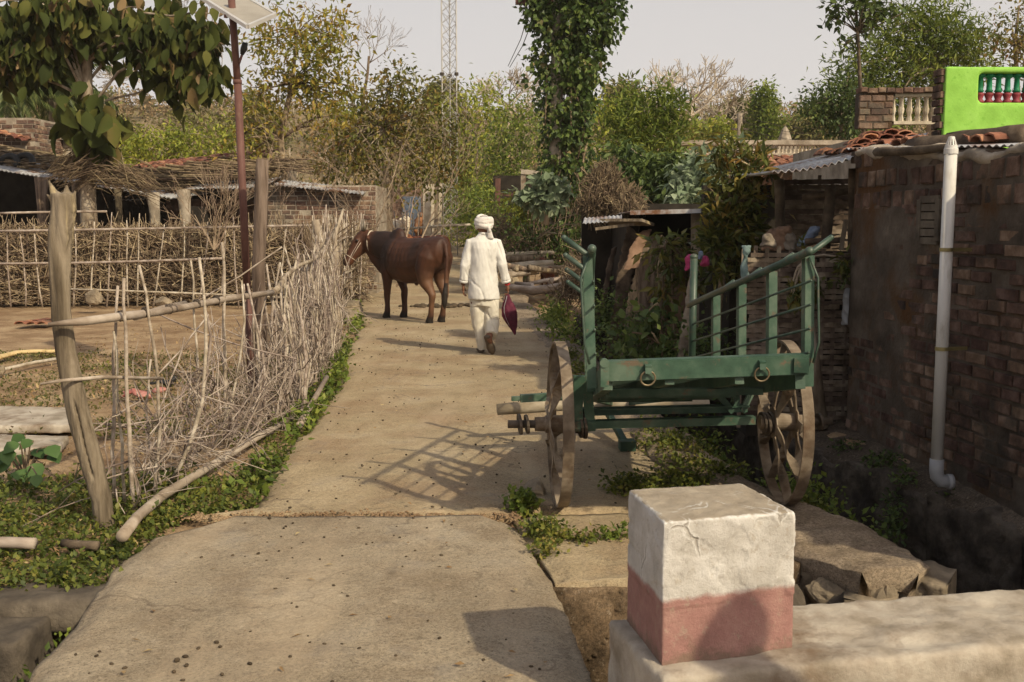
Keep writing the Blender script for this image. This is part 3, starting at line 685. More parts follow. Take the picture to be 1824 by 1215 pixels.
def rough_face(name, p0, p1, z0, ztop, m, parent, amp=0.02, res=0.04, seed=0, thick=0.3, lump=None, origin=None):
    """a plastered wall: a rough front sheet with real thickness behind it"""
    p0 = Vector((p0[0], p0[1], 0)); p1 = Vector((p1[0], p1[1], 0)); d = p1 - p0; W = d.length; d.normalize(); nrm = Vector((d.y, -d.x, 0))
    nu = max(2, int(W / res)); s = np.linspace(0, W, nu); zt = np.array([ztop(x / W) for x in s]) if callable(ztop) else np.full(nu, ztop)
    nv = max(2, int((zt.max() - z0) / res)); t = np.linspace(0, 1, nv)
    SS, TT = np.meshgrid(s, t); Z = z0 + TT * (zt[None, :] - z0)
    h = amp * (2.0 * fbm(SS * 2.2, Z * 2.2, seed) + 0.8 * fbm(SS * 11, Z * 11, seed + 5))
    if lump is not None: h = h + lump(SS, Z)
    P = np.stack([p0.x + d.x * SS + nrm.x * h, p0.y + d.y * SS + nrm.y * h, Z], -1)
    B = P[-1:].copy(); rows = [P]
    for q in (0.33, 0.66, 1.0):
        r = B.copy(); r[..., 0] -= nrm.x * thick * q; r[..., 1] -= nrm.y * thick * q; r[..., 2] += amp * 0.8 * fbm(SS[:1] * 8, SS[:1] * 0 + q * 3, seed + 8); rows.append(r)
    r = rows[-1].copy(); r[..., 2] = z0; rows.append(r)
    P = np.concatenate(rows, 0)
    E0 = P[:, :1].copy(); E1 = P[:, -1:].copy()
    for E, src in ((E0, P[:, 0]), (E1, P[:, -1])):
        E[:, 0, 0] = src[:, 0] - nrm.x * thick * 0.99; E[:, 0, 1] = src[:, 1] - nrm.y * thick * 0.99
        k = len(E) - 4; E[k:, 0, :] = src[k:, :]
    return link_mesh(name, grid_mesh(name, np.concatenate([E0, P, E1], 1)), m, parent, origin, False, False)
def corrugated(mb, o, ux, uy, nx_len, ny_len, pitch=0.075, amp=0.012, sag=None, th=0.004):
    """sheet from corner o: ridges run along uy, waves along ux"""
    ux = Vector(ux).normalized(); uy = Vector(uy).normalized(); n = ux.cross(uy).normalized()
    if n.z < 0: n = -n
    k = max(4, int(nx_len / pitch * 6)); m = 8; vs = []
    for lay in (0, -th):
        for j in range(m + 1):
            for i in range(k + 1):
                a = nx_len * i / k; b = ny_len * j / m
                w = amp * math.sin(2 * math.pi * a / pitch) + lay
                if sag: w += sag(a / nx_len, b / ny_len)
                vs.append(Vector(o) + ux * a + uy * b + n * w)
    N = (k + 1) * (m + 1); fs = []
    for j in range(m):
        for i in range(k):
            a = j * (k + 1) + i; fs.append((a, a + 1, a + k + 2, a + k + 1)); fs.append((N + a, N + a + k + 1, N + a + k + 2, N + a + 1))
    for j in range(m):
        for i in (0, k): a = j * (k + 1) + i; b = a + k + 1; fs.append((a, b, N + b, N + a))
    for i in range(k):
        for j in (0, m): a = j * (k + 1) + i; fs.append((a, a + 1, N + a + 1, N + a))
    mb.add(vs, fs)
def tile_roof(mb, o, ux, uy, W, H, seed=0, tw=0.16, tl=0.22, skip=0.04, jit=0.02):
    """country half-round tiles in rows; o lower corner, ux along the eave, uy up the slope"""
    rr = random.Random(seed); ux = Vector(ux).normalized(); uy = Vector(uy).normalized(); n = ux.cross(uy).normalized()
    if n.z < 0: n = -n
    for j in range(int(H / tl) + 1):
        for i in range(int(W / tw)):
            if rr.random() < skip: continue
            c = Vector(o) + ux * (tw * (i + 0.5) + rr.uniform(-jit, jit)) + uy * (tl * j + rr.uniform(-jit, jit)) + n * (0.012 + rr.uniform(0, 0.02))
            ay = (uy + ux * rr.uniform(-0.1, 0.1) + n * rr.uniform(-0.06, 0.02)).normalized(); ax = (ay.cross(n)).normalized(); L = tl * 1.35
            vs = []
            for e, rad in ((0, tw * 0.56), (1, tw * 0.48)):
                for k in range(5):
                    a = math.pi * k / 4
                    vs.append(c + ay * L * e + ax * math.cos(a) * rad + n * math.sin(a) * rad * 0.55)
            for e, rad in ((0, tw * 0.47), (1, tw * 0.40)):
                for k in range(5):
                    a = math.pi * k / 4
                    vs.append(c + ay * L * e + ax * math.cos(a) * rad + n * (math.sin(a) * rad * 0.55 - 0.004))
            fs = []
            for k in range(4):
                fs += [(k, k + 1, 6 + k, 5 + k), (10 + k, 15 + k, 16 + k, 11 + k), (k, 10 + k, 11 + k, k + 1), (5 + k, 6 + k, 16 + k, 15 + k)]
            mb.add(vs, fs)
def stick_pts(p0, p1, rr, bend=0.03, n=5):
    p0 = Vector(p0); p1 = Vector(p1); L = (p1 - p0).length; w = Vector((rr.gauss(0, 1), rr.gauss(0, 1), rr.gauss(0, 0.4))) * L * bend
    return [p0.lerp(p1, i / (n - 1)) + w * math.sin(math.pi * i / (n - 1)) + Vector((rr.gauss(0, 1), rr.gauss(0, 1), 0)) * L * bend * 0.25 for i in range(n)]
# ------------------------------------------------------------------ culvert parapet and the painted bollard on it
def co_arr(me):
    n = len(me.vertices); a = np.empty(n * 3, np.float32); me.vertices.foreach_get('co', a); return a.reshape(-1, 3)
def no_arr(me):
    n = len(me.vertices); a = np.empty(n * 3, np.float32); me.vertices.foreach_get('normal', a); return a.reshape(-1, 3)
def roughen(amp, f, seed, extra=None):
    def fn(me):
        P = co_arr(me); N = no_arr(me)
        h = amp * (1.6 * fbm(P[:, 0] * f + P[:, 2] * f * 0.7, P[:, 1] * f - P[:, 2] * f * 0.8, seed, 5))
        if extra is not None: h = h + extra(P, N)
        me.vertices.foreach_set('co', (P + N * h[:, None]).astype(np.float32).ravel()); me.update()
    return fn
def hexa(mb, bot, top):
    mb.add(list(bot) + list(top), [(3, 2, 1, 0), (4, 5, 6, 7), (0, 1, 5, 4), (1, 2, 6, 5), (2, 3, 7, 6), (3, 0, 4, 7)])
ZP = 0.26
mb = MB()
pb = [(0.445, 2.975), (3.7, 3.66), (3.7, 4.12), (0.33, 3.46)]
hexa(mb, [(x, y, -1.15) for x, y in pb], [(x, y, ZP) for x, y in pb])
def par_extra(P, N):
    e = 0.05 * np.minimum(0, fbm(P[:, 0] * 3, P[:, 1] * 9 + P[:, 2] * 3, 90) + 0.02) * (P[:, 2] > 0.1)
    return e
par = mb.fused('parapet', M['conc'], None, 0.018, 3, roughen(0.016, 9, 91, par_extra), (1.4, 3.4, -1.1))
tag(par, 'low weathered concrete culvert parapet running off to the right under the bollard', 'parapet')

t = NT('bollard_paint')
v = t.mapped()
geo = t.n('ShaderNodeNewGeometry')
sep = t.n('ShaderNodeSeparateXYZ'); t.l(t.co.outputs['Object'], sep.inputs[0])
nz = t.n('ShaderNodeSeparateXYZ'); t.l(geo.outputs['Normal'], nz.inputs[0])
whitec = t.ramp(t.noise(v, 7, 10, 0.65), [(0.3, (0.33, 0.305, 0.27)), (0.5, (0.475, 0.45, 0.415)), (0.72, (0.60, 0.58, 0.55))])
pinkc = t.ramp(t.noise(v, 9, 10, 0.7), [(0.3, (0.23, 0.13, 0.11)), (0.5, (0.31, 0.165, 0.145)), (0.72, (0.38, 0.235, 0.195))])
cc = t.ramp(t.noise(v, 8, 10, 0.7), [(0.3, (0.25, 0.205, 0.15)), (0.55, (0.35, 0.295, 0.225)), (0.8, (0.43, 0.375, 0.30))])
zz = t.math('ADD', sep.outputs[2], t.math('MULTIPLY', t.math('SUBTRACT', t.noise(v, 14, 6), 0.5), 0.035))
k1 = t.ramp(zz, [(0.198, (0, 0, 0)), (0.215, (1, 1, 1))])
c = t.mix(k1, pinkc, whitec)
k2 = t.ramp(t.math('ADD', nz.outputs[2], t.math('MULTIPLY', t.math('SUBTRACT', t.noise(v, 18, 6), 0.5), 0.7)), [(0.66, (0, 0, 0)), (0.78, (1, 1, 1))])
c = t.mix(k2, c, cc)
k3 = t.ramp(t.noise(v, 26, 8, 0.75), [(0.57, (0, 0, 0)), (0.62, (1, 1, 1))])
c = t.mix(t.math('MULTIPLY', k3, 0.45), c, cc)
vd = t.n('ShaderNodeVectorMath', operation='ADD'); nzc = t.n('ShaderNodeTexNoise'); nzc.inputs['Scale'].default_value = 7; nzc.inputs['Detail'].default_value = 6; t.l(v, nzc.inputs['Vector'])
vs_ = t.n('ShaderNodeVectorMath', operation='SCALE'); vs_.inputs['Scale'].default_value = 0.16; t.l(nzc.outputs['Color'], vs_.inputs[0]); t.l(v, vd.inputs[0]); t.l(vs_.outputs[0], vd.inputs[1])
vo_ = t.n('ShaderNodeTexVoronoi', feature='DISTANCE_TO_EDGE'); vo_.inputs['Scale'].default_value = 4.3; t.l(vd.outputs[0], vo_.inputs['Vector'])
gate = t.ramp(t.noise(v, 5, 3), [(0.50, (0, 0, 0)), (0.58, (1, 1, 1))])
crk = t.math('MULTIPLY', t.math('MULTIPLY', t.ramp(vo_.outputs['Distance'], [(0.006, (1, 1, 1)), (0.020, (0, 0, 0))]), gate), t.math('SUBTRACT', k1, k2))
c = t.mix(t.math('MULTIPLY', crk, 0.4), c, (0.20, 0.17, 0.135))
flk = t.math('MULTIPLY', t.ramp(vo_.outputs['Distance'], [(0.022, (0, 0, 0)), (0.034, (1, 1, 1)), (0.06, (0, 0, 0))]), gate)
c = t.mix(t.math('MULTIPLY', flk, t.math('MULTIPLY', k1, 0.7)), c, (0.66, 0.645, 0.62))
rimk = t.math('MULTIPLY', t.ramp(geo.outputs['Pointiness'], [(0.515, (0, 0, 0)), (0.55, (1, 1, 1))]), t.ramp(t.noise(v, 12, 6), [(0.42, (0, 0, 0)), (0.5, (1, 1, 1))]))
c = t.mix(t.math('MULTIPLY', rimk, t.math('MULTIPLY', k1, 0.85)), c, (0.68, 0.665, 0.64))
dirt = t.ramp(t.math('ADD', sep.outputs[2], t.math('MULTIPLY', t.math('SUBTRACT', t.noise(v, 16, 7, 0.7), 0.5), 0.22)), [(0.0, (1, 1, 1)), (0.045, (0, 0, 0))])
c = t.mix(t.math('MULTIPLY', dirt, 0.75), c, (0.17, 0.125, 0.09))
n1 = t.bump(t.noise(v, 22, 9, 0.75), 0.6, 0.012); n2 = t.bump(t.math('SUBTRACT', t.noise(v, 130, 4, 0.75), t.math('MULTIPLY', crk, 1.5)), 0.6, 0.005, n1)
M['bollard'] = t.fin(c, 0.92, n2, 0, 0.15)
mb = MB()
bb = [(0.462, 3.065), (0.905, 3.205), (0.835, 3.57), (0.393, 3.43)]
tt_ = [(0.462, 3.075), (0.90, 3.215), (0.80, 3.55), (0.400, 3.46)]
hexa(mb, [(x, y, ZP - 0.02) for x, y in bb], [(x, y, ZP + dz) for (x, y), dz in zip(tt_, (0.452, 0.445, 0.452, 0.452))])
def bol_extra(P, N):
    z = P[:, 2] - ZP
    ex = -0.004 * (smooth(0.40, 0.45, z)) * vnoise(P[:, 0] * 30, P[:, 1] * 30 + z * 20, 95)
    s = (P[:, 0] * 0.95 + P[:, 1] * 0.3)
    patch = fbm(s * 7, z * 7, 98); ex += 0.0035 * smooth(0.06, 0.075, patch) * (z > 0.18)
    rim = np.exp(-((z - 0.425) / 0.02) ** 2); ex += 0.006 * rim * (vnoise(s * 18, z * 18, 101) - 0.45)
    return ex
bol = mb.fused('bollard', M['bollard'], None, 0.006, 4, roughen(0.0022, 40, 99, bol_extra), (0.65, 3.3, ZP))
tag(bol, 'square concrete bollard painted white above and faded pink below, on the parapet', 'bollard')

# ------------------------------------------------------------------ stones of the ditch and of the drain mouth
def block(label, c, s, seed, m='stone', name='ditch_stone', cat='stone', rz=0.0):
    mb = MB(); mb.box(c, s, Matrix.Rotation(rz, 3, 'Z'), 0.94, 0.02, random.Random(seed))
    return tag(mb.fused(name, M[m], None, 0.016, 5, roughen(0.03, 5, seed), (c[0], c[1], c[2] - s[2] / 2)), label, cat)
block('long flat dark stone bridging the top of the left ditch', (-2.16, 4.46, -0.085), (0.86, 0.26, 0.11), 3, rz=0.03)
block('big squared dark stone set in the left ditch wall', (-2.30, 4.20, -0.25), (0.64, 0.28, 0.36), 8, rz=-0.05)
rock('small dark stone wedged beside the slab in the left ditch', (-1.82, 4.44, -0.25), (0.17, 0.12, 0.12), 5, 'stone', 'ditch_stone', 'stone')
rock('low dark stone at the very bottom left corner', (-2.2, 3.66, -0.62), (0.35, 0.2, 0.15), 6, 'stone', 'ditch_stone', 'stone')
rock('big brown boulder under the broken end of the drain kerb', (1.72, 4.68, -0.28), (0.15, 0.12, 0.23), 18, 'boulder', 'boulder', 'boulder')
rock('dark rounded boulder behind the bollard under the kerb', (1.28, 4.74, -0.30), (0.17, 0.13, 0.24), 22, 'stone', 'boulder', 'boulder')
rock('small wedge stone between the two boulders under the kerb', (1.50, 4.80, -0.16), (0.12, 0.08, 0.10), 23, 'boulder', 'boulder', 'boulder')
_g = G(1612, 1046, -0.14)
rock('brown stone wedged under the outer corner of the broken kerb', (_g.x, _g.y + 0.03, -0.20), (0.15, 0.10, 0.18), 41, 'boulder', 'boulder', 'boulder')
rock('broken grey stone under the kerb edge left of the big brown boulder', (1.56, 4.76, -0.22), (0.13, 0.10, 0.16), 27, 'stone', 'boulder', 'boulder')
# crumbling earth bank under the pad, cracked mud
def bank_lump(S_, Z_):
    f, i = worley(S_ * 3.2, Z_ * 3.2 + 5, 12)
    return -0.03 * (1 - smooth(0, 0.10, f)) + 0.04 * i + 0.03 * fbm(S_ * 9, Z_ * 9, 14)
for _k, (_a, _b, _m) in enumerate((((0.06, 4.53), (1.02, 4.56), 'earth'), ((0.98, 4.56), (1.42, 4.97), 'earth'), ((1.36, 4.97), (1.98, 4.58), 'boulder'))):
    tag(rough_face('earth_bank', _a, _b, -1.1, lambda q: -0.035, M[_m], None, 0.05, 0.02, 44 + _k, 0.3, bank_lump), kind='structure')

M['darkstone'] = mat('dark_rubble', [(0.3, (0.035, 0.028, 0.022)), (0.55, (0.075, 0.06, 0.047)), (0.8, (0.14, 0.115, 0.09))], 6, 9, 0.95, 1.0, 0.02, 20)  # stone colours a step darker, for the drain's retaining wall
# rubble retaining wall along the far side of the drain
def rub_lump(S_, Z_):
    f, i = worley(S_ * 2.1, Z_ * 3.0, 33)
    return -0.025 * (1 - smooth(0, 0.10, f)) + 0.03 * i + 0.03 * fbm(S_ * 7, Z_ * 7, 35)
t = thing('retaining_wall', (2.5, 6.5, -1.0), 'dark rubble stone retaining wall of the drain below the brick house', 'wall')
rw = [(3.45, 3.0), (3.25, 4.0), (2.84, 5.6), (2.6, 6.3), (2.25, 7.67), (1.95, 10.0), (1.55, 14.0), (1.15, 19.0)]
for i in range(len(rw) - 1):
    rough_face('wall_face', rw[i + 1], rw[i], -1.15, lambda q, i=i: -0.075 + 0.03 * math.sin(q * 9 + i) + 0.02 * math.sin(q * 23), M['darkstone'], t, 0.03, 0.035, 60 + i, 0.28, rub_lump)
# rough side of the lane above the drain
for i in range(len(LR) - 2):
    a = (LR[i, 1] - 0.10, LR[i, 0]); b = (LR[i + 1, 1] - 0.10, LR[i + 1, 0])
    if b[1] > 21: break
    tag(rough_face('drain_bank', a, b, -1.1, lambda q: -0.10, M['boulder'], None, 0.035, 0.06, 80 + i, 0.22, rub_lump), kind='structure')

# darker soil on the ledge between the retaining wall and the house
_ly = np.arange(3.2, 9.0, 0.05); _u = np.linspace(0, 1, 22)
_YY, _UU = np.meshgrid(_ly, _u, indexing='ij')
_x0 = retX(_YY) + 0.0; _x1 = 2.62 + (3.13 - 2.62) * (7.98 - _YY) / (7.98 - 3.4) + 0.05
_XX = _x0 + (_x1 - _x0) * _UU
_ZZ = -0.085 + 0.11 * _UU + 0.05 * fbm(_XX * 3, _YY * 3, 55) + 0.03 * fbm(_XX * 14, _YY * 14, 56)
_P = np.stack([_XX, _YY, _ZZ], -1); _E = _P[:, :1].copy(); _E[..., 2] -= 0.2; _E[..., 0] += 0.05
tag(link_mesh('ledge', grid_mesh('ledge', np.concatenate([_E, _P], 1)), M['darksoil']), kind='structure')
# ------------------------------------------------------------------ the brick house on the right
W0, W1 = (2.62, 7.98), (3.13, 3.4)             # far and near end of its lane wall
def wx(y): return W0[0] + (W1[0] - W0[0]) * (W0[1] - y) / (W0[1] - W1[1])
house = thing('brick_house', (4.0, 6.0, 0), 'dark soot stained brick house with a plastered corner and a tiled roof', 'house')
def wtop(q): return 2.12 - 0.08 * math.exp(-((q - 0.42) / 0.12) ** 2) - 0.30 * q + 0.10 * smooth(0.25, 0.5, q) + 0.015 * math.sin(q * 60)
def plaster_lump(S_, Z_):
    edge = 0.95 + 0.35 * fbm(Z_ * 1.6, S_ * 0 + 2, 124) + 0.25 * fbm(S_ * 5, Z_ * 5, 125)
    return 0.014 * (1 - smooth(edge - 0.12, edge + 0.06, S_)) * (Z_ < 1.72) + 0.012 * smooth(0.02, 0.12, fbm(S_ * 1.5, Z_ * 1.8, 126))
rough_face('wall', W0, W1, -0.06, wtop, M['mortar'], house, 0.012, 0.022, 120, 0.32, plaster_lump)
mb = MB()
brick_face(mb, W0, W1, 0.03, 1.72, 0.205, 0.062, 0.02, 0.014, 0.05, 5, 0.08, 0.008)
brick_face(mb, W0, W1, 1.72, 2.1, 0.13, 0.115, 0.035, 0.022, 0.06, 6, 0.06, 0.012, ztop=wtop)
mb.build('brickwork', M['brick'], house)
mb = MB(); _w = Vector((W1[0] - W0[0], W1[1] - W0[1], 0)); _n = Vector((_w.y, -_w.x, 0)).normalized(); _pts = []
for _i in range(40):
    _q = _i / 39; _pts.append(Vector((W0[0], W0[1], 0)) + _w * _q - _n * 0.13 + Vector((0, 0, wtop(_q) + 0.015)))
mb.tube(_pts, 0.165, 12, flat=(1.0, 0.33)); mb.fused('plaster_cap', M['greyplaster'], house, 0.02, 1, roughen(0.03, 7, 122))
mb = MB(); mb.box((2.9 + 1.5, 8.12, 1.0), (3.4, 0.3, 2.2)); mb.build('gable_wall', M['mortar'], house)
# roof: tin along the eave, old tiles above it
mb = MB()
ro = Vector((wx(8.2) + 0.0, 8.2, 2.185)); rd = Vector((wx(3.2) - wx(8.2), -5.0, -0.30)).normalized()
up_ = Vector((0.95, 0.12, 0.045))
corrugated(mb, ro, rd, up_, 5.0, 2.6, 0.076, 0.007, th=0.004)
mb.build('tin_roof', M['tin'], house)
mb = MB(); tile_roof(mb, ro + up_.normalized() * 0.25 + Vector((0, 0, 0.005)), rd, up_, 1.7, 1.0, 7, 0.15, 0.2, 0.10, 0.035)
mb.build('tile_roof', M['tile'], house)
mb = MB(); mb.bar(ro + rd * 0.1 + Vector((0.05, 0, -0.07)), ro + rd * 4.9 + Vector((0.05, 0, -0.07)), 0.10, 0.09); mb.build('eave_beam', M['darkwood'], house)
# concrete ventilator, its dark tone carrying the shade of the wall
vt = D(1664, 390, 6.62); vx = wx(6.62)
fr = MB(); sl = MB(); cy, cz = 6.82, D(1664, 392, 6.85).z
dW = Vector((W1[0] - W0[0], W1[1] - W0[1], 0)).normalized(); nW = Vector((dW.y, -dW.x, 0))
vc = Vector((wx(cy), cy, cz)) + nW * 0.03
vw, vh = 0.24, 0.27
for sgn in (-1, 1): fr.bar(vc + dW * sgn * vw / 2 + Vector((0, 0, -vh / 2)), vc + dW * sgn * vw / 2 + Vector((0, 0, vh / 2)), 0.05, 0.03, nW)
for k in range(6):
    z = -vh / 2 + vh * k / 5
    fr.bar(vc - dW * vw / 2 + Vector((0, 0, z)) + nW * 0.002, vc + dW * vw / 2 + Vector((0, 0, z)) + nW * 0.002, 0.045, 0.014, nW)
sl.box(vc - nW * 0.018, (0.012, vw, vh), Matrix.Rotation(math.atan2(dW.y, dW.x) - math.pi / 2, 3, 'Z'))  # flat near-black panel paints the shade behind the slats
vo = fr.build('ventilator', M['stone'], house)
sl.build('vent_shade_panel', M['shadein'], vo)

# white drain pipe with its clamps and elbow
pt = D(1695, 247, 6.20); pbm = D(1668, 838, 6.20)
pipe = thing('drain_pipe', (pbm.x, pbm.y, pbm.z), 'tall white plastic vent pipe strapped to the dark brick wall', 'pipe')
R_ = 0.036
ax = (pt - pbm)
mb = MB(); mb.tube([pbm, pbm.lerp(pt, 0.97)], R_, 24, wob=0); mb.build('tube', M['pvc'], pipe, smooth=True)
mb = MB(); mb.lathe([(R_ * 1.13, 0), (R_ * 1.13, 0.03), (R_ * 1.02, 0.034), (R_ * 1.0, 0.05)], pbm.lerp(pt, 0.955), 24, ax)
q0 = pbm.lerp(pt, 0.972)
for k in range(12):
    a = k * math.pi / 6; e = Vector((math.cos(a), math.sin(a), 0))
    mb.bar(q0 + e * R_ * 1.0, q0 + e * R_ * 0.45 + Vector((0, 0, 0.062)), 0.007, 0.004, e)
mb.lathe([(R_ * 0.55, 0), (R_ * 0.5, 0.012), (0.001, 0.016)], q0 + Vector((0, 0, 0.055)), 16)
mb.build('vent_cap', M['pvc'], pipe)
mb = MB(); pts = [pbm + Vector((0, 0, 0.07)), pbm + Vector((0, 0, -0.0)), pbm + Vector((0.006, 0, -0.035)), pbm + Vector((0.03, 0.0, -0.065)), pbm + Vector((0.085, 0.0, -0.07))]
mb.tube(pts, [R_ * 1.16] * 5, 20); mb.tube([pbm + Vector((0.07, 0, -0.07)), pbm + Vector((0.10, 0, -0.07))], R_ * 1.3, 20)
mb.build('elbow', M['pvcgrey'], pipe, smooth=True)
for vpx in (440, 616):
    f_ = (vpx - 838) / (247 - 838); q = pbm.lerp(pt, f_); mb = MB()
    mb.lathe([(R_ * 1.12, -0.011), (R_ * 1.12, 0.011)], q, 24, ax)
    mb.bar(q + Vector((R_, -0.01, 0)), q + Vector((0.16, 0.02, 0)), 0.004, 0.022)
    mb.build('clamp', M['brass'], pipe)

# dark logs and sacks lying on the house roof
for i, (a, b, r, lb) in enumerate([
    ((1622, 268), (1824, 238), 0.075, 'thick dark log on the roof behind the white pipe'),
    ((1690, 252), (1900, 232), 0.06, 'second dark log lying along the roof ridge at the right edge'),
    ((1560, 272), (1700, 262), 0.03, 'thin grey branch lying on the tin roof edge left of the pipe')]):
    rr = random.Random(200 + i); p0 = D(a[0], a[1], 7.4); p1 = D(b[0], b[1], 6.6)
    mb = MB(); mb.tube(stick_pts(p0, p1, rr, 0.03, 8), [r, r * 1.1, r, r * 0.95, r * 1.02, r * 0.9, r * 0.9, r * 0.8], 10, wob=0.08, rng=rr)
    tag(mb.build('roof_log', M['darkwood'], None, p0, True), lb, 'log')
# ------------------------------------------------------------------ the bullock cart (local frame: x right, y towards its pole, z up, origin under the axle)
CR = math.radians(2.5)
cart = thing('bullock_cart', (0.945, 5.86, 0), 'green steel bullock cart with slatted side racks tipped forward by the drain', 'cart', None, CR)
BX, WB, SL = -0.055, 0.50, 0.2                       # bed offset, half width, slope
Y0, Y1 = -0.92, 1.22
def bz(y): return 0.925 - SL * (y + 0.92)
def bxc(y): return BX + 0.012 * (y + 0.92)          # the bed narrows towards the pole
def hwb(y): return WB - 0.069 * (y + 0.92)
def L_(name, mb, m, parent=cart, smooth=False): return mb.build(name, M[m], parent, None, smooth, True)
# bed frame
mb = MB()
for s in (-1, 1): mb.bar((BX + s * (WB - 0.03), Y0 + 0.03, bz(Y0 + 0.03) - 0.045), (bxc(Y1) + s * (hwb(Y1) - 0.03), Y1, bz(Y1) - 0.045), 0.05, 0.12)
for s in (-0.17, 0.17): mb.bar((BX + s, Y0 + 0.02, bz(Y0) - 0.055), (bxc(Y1) + s * 0.8, Y1, bz(Y1) - 0.055), 0.045, 0.06)
for y in (-0.45, 0.0, 0.45, 0.9): mb.bar((bxc(y) - hwb(y) + 0.06, y, bz(y) - 0.10), (bxc(y) + hwb(y) - 0.06, y, bz(y) - 0.10), 0.05, 0.035)
L_('bed_frame', mb, 'green')
mb = MB(); n = 27
for i in range(n):
    y = Y0 + 0.08 + (Y1 - Y0 - 0.12) * i / (n - 1)
    mb.bar((bxc(y) - hwb(y) + 0.05, y, bz(y) - 0.012), (bxc(y) + hwb(y) - 0.05, y, bz(y) - 0.012), 0.058, 0.012, (0, SL, 1))
L_('bed_slats', mb, 'green')
# tail beam: a channel with a lip, end plates
mb = MB()
mb.bar((BX - WB + 0.0, Y0, 0.905), (BX + WB + 0.0, Y0, 0.935), 0.014, 0.088)
mb.bar((BX - WB + 0.0, Y0 + 0.035, 0.950), (BX + WB, Y0 + 0.035, 0.980), 0.07, 0.010)
mb.bar((BX - WB + 0.0, Y0 + 0.035, 0.862), (BX + WB, Y0 + 0.035, 0.892), 0.07, 0.010)
L_('tail_beam', mb, 'green')
mb = MB()
mb.bar((BX - WB - 0.012, Y0 - 0.02, 0.90), (BX - WB + 0.028, Y0 - 0.02, 0.90), 0.05, 0.12)
mb.lathe([(0.001, 0), (0.022, 0.0), (0.022, 0.03), (0.001, 0.031)], (BX - WB + 0.005, Y0 - 0.05, 0.955), 12, (0, 1, 0))
L_('corner_plate', mb, 'green'); mb = MB()
mb.bar((BX + WB - 0.075, Y0 - 0.012, 0.935), (BX + WB - 0.01, Y0 - 0.03, 0.935), 0.02, 0.07)
mb.bar((BX + WB - 0.02, Y0 - 0.03, 0.935), (BX + WB + 0.01, Y0 + 0.06, 0.935), 0.012, 0.075)
L_('corner_plate', mb, 'green')
# tie rings on little hooks
for u in (1152, 1360):
    x = BX - WB + 2 * WB * (u - 1070) / 378.0
    zt = 0.905 + 0.03 * (u - 1070) / 378.0
    mb = MB(); mb.bar((x, Y0 - 0.006, zt + 0.02), (x, Y0 - 0.035, zt + 0.015), 0.03, 0.026); mb.bar((x, Y0 - 0.03, zt + 0.025), (x, Y0 - 0.036, zt - 0.01), 0.03, 0.008, (0, 1, 0))
    hk = L_('ring_hook', mb, 'green')
    mb = MB(); R = 0.035; pts = [(x + R * math.sin(a), Y0 - 0.022 - 0.006 * math.cos(a), zt - 0.022 + R * math.cos(a) - 0.012) for a in np.linspace(0, 2 * math.pi, 25)]
    mb.tube(pts, 0.0048, 8, cap=False); L_('tie_ring', mb, 'ring', hk, True)
# side racks
def rack(s, off, lean):
    def xb_(y): return bxc(y) + s * (hwb(y) + off) + (0.03 * (y + 0.92) if s < 0 else 0)
    ys = [-0.86, -0.36, 0.14, 0.64]                # upright posts, tail to front
    hs = 0.545
    def top(y): return Vector((xb_(y) + s * lean, y + 0.05, bz(y) + hs))
    def bot(y): return Vector((xb_(y), y, bz(y) - 0.09))
    # rail: a fat tube over the posts, its tail end capped
    r = MB(); a = top(-0.98); b = Vector((xb_(1.13) + s * lean * 0.8, 1.13, bz(1.13) + hs)); a.y = -0.96
    ro_ = Vector((-0.03, 0, 0)) if s > 0 else Vector((0.0, 0, 0.012))
    r.tube([a + ro_, a.lerp(b, 0.5) + ro_, b + ro_], 0.0195, 14)
    r.ball(a + ro_, 0.0215, 12, 8)
    rail = L_('rack_rail', r, 'greendk', cart, True)
    # tall front tube
    f = MB(); p = Vector((xb_(1.13), 1.13, bz(1.13) - 0.05)); q = Vector((xb_(1.13) + s * lean * 0.5, 1.13, bz(1.13) + 0.87))
    f.tube([p, q], 0.025, 14); f.ball(q, (0.029, 0.029, 0.022), 12, 8)
    L_('front_tube', f, 'greendk', cart, True)
    for y in ys:
        m = MB(); t0 = bot(y); t1 = top(y)
        m.bar(t0, t1, 0.048, 0.008, (1, 0, 0)); m.bar(t0 + Vector((s * 0.02, -0.025, 0)), t1 + Vector((s * 0.02, -0.025, 0)), 0.008, 0.045, (1, 0, 0))
        L_('rack_post', m, 'green')
        # arm bent outwards from the post head
        m = MB(); e = t1 + Vector((s * 0.13, 0.0, 0.085))
        m.tube([t1 + Vector((0, 0.0, -0.02)), t1 + Vector((s * 0.025, 0, 0.008)), e], [0.013, 0.014, 0.014], 10); m.ball(e, 0.0145, 10, 6)
        L_('rack_arm', m, 'greendk', cart, True)
    for k in range(4):
        h = 0.07 + 0.115 * k
        m = MB(); x = s * lean * h / hs
        m.tube([(xb_(-0.92) + x, -0.92, bz(-0.92) + h), (xb_(1.13) + x, 1.13, bz(1.13) + h)], 0.0065, 8); L_('rack_rod', m, 'greendk', cart, True)
    # thin bent rod outside the tail post
    m = MB(); y = -0.9; xb = xb_(y); m.tube([(xb + s * 0.03, y, bz(y) + 0.02), (xb + s * 0.055, y, bz(y) + 0.12), (xb + s * (0.05 + lean), y + 0.03, bz(y) + 0.43), (xb + s * (0.012 + lean), y + 0.05, bz(y) + 0.53)], 0.006, 8)
    L_('bent_rod', m, 'greendk', cart, True)
rack(1, 0.0, 0.0)
rack(-1, 0.03, 0.022)
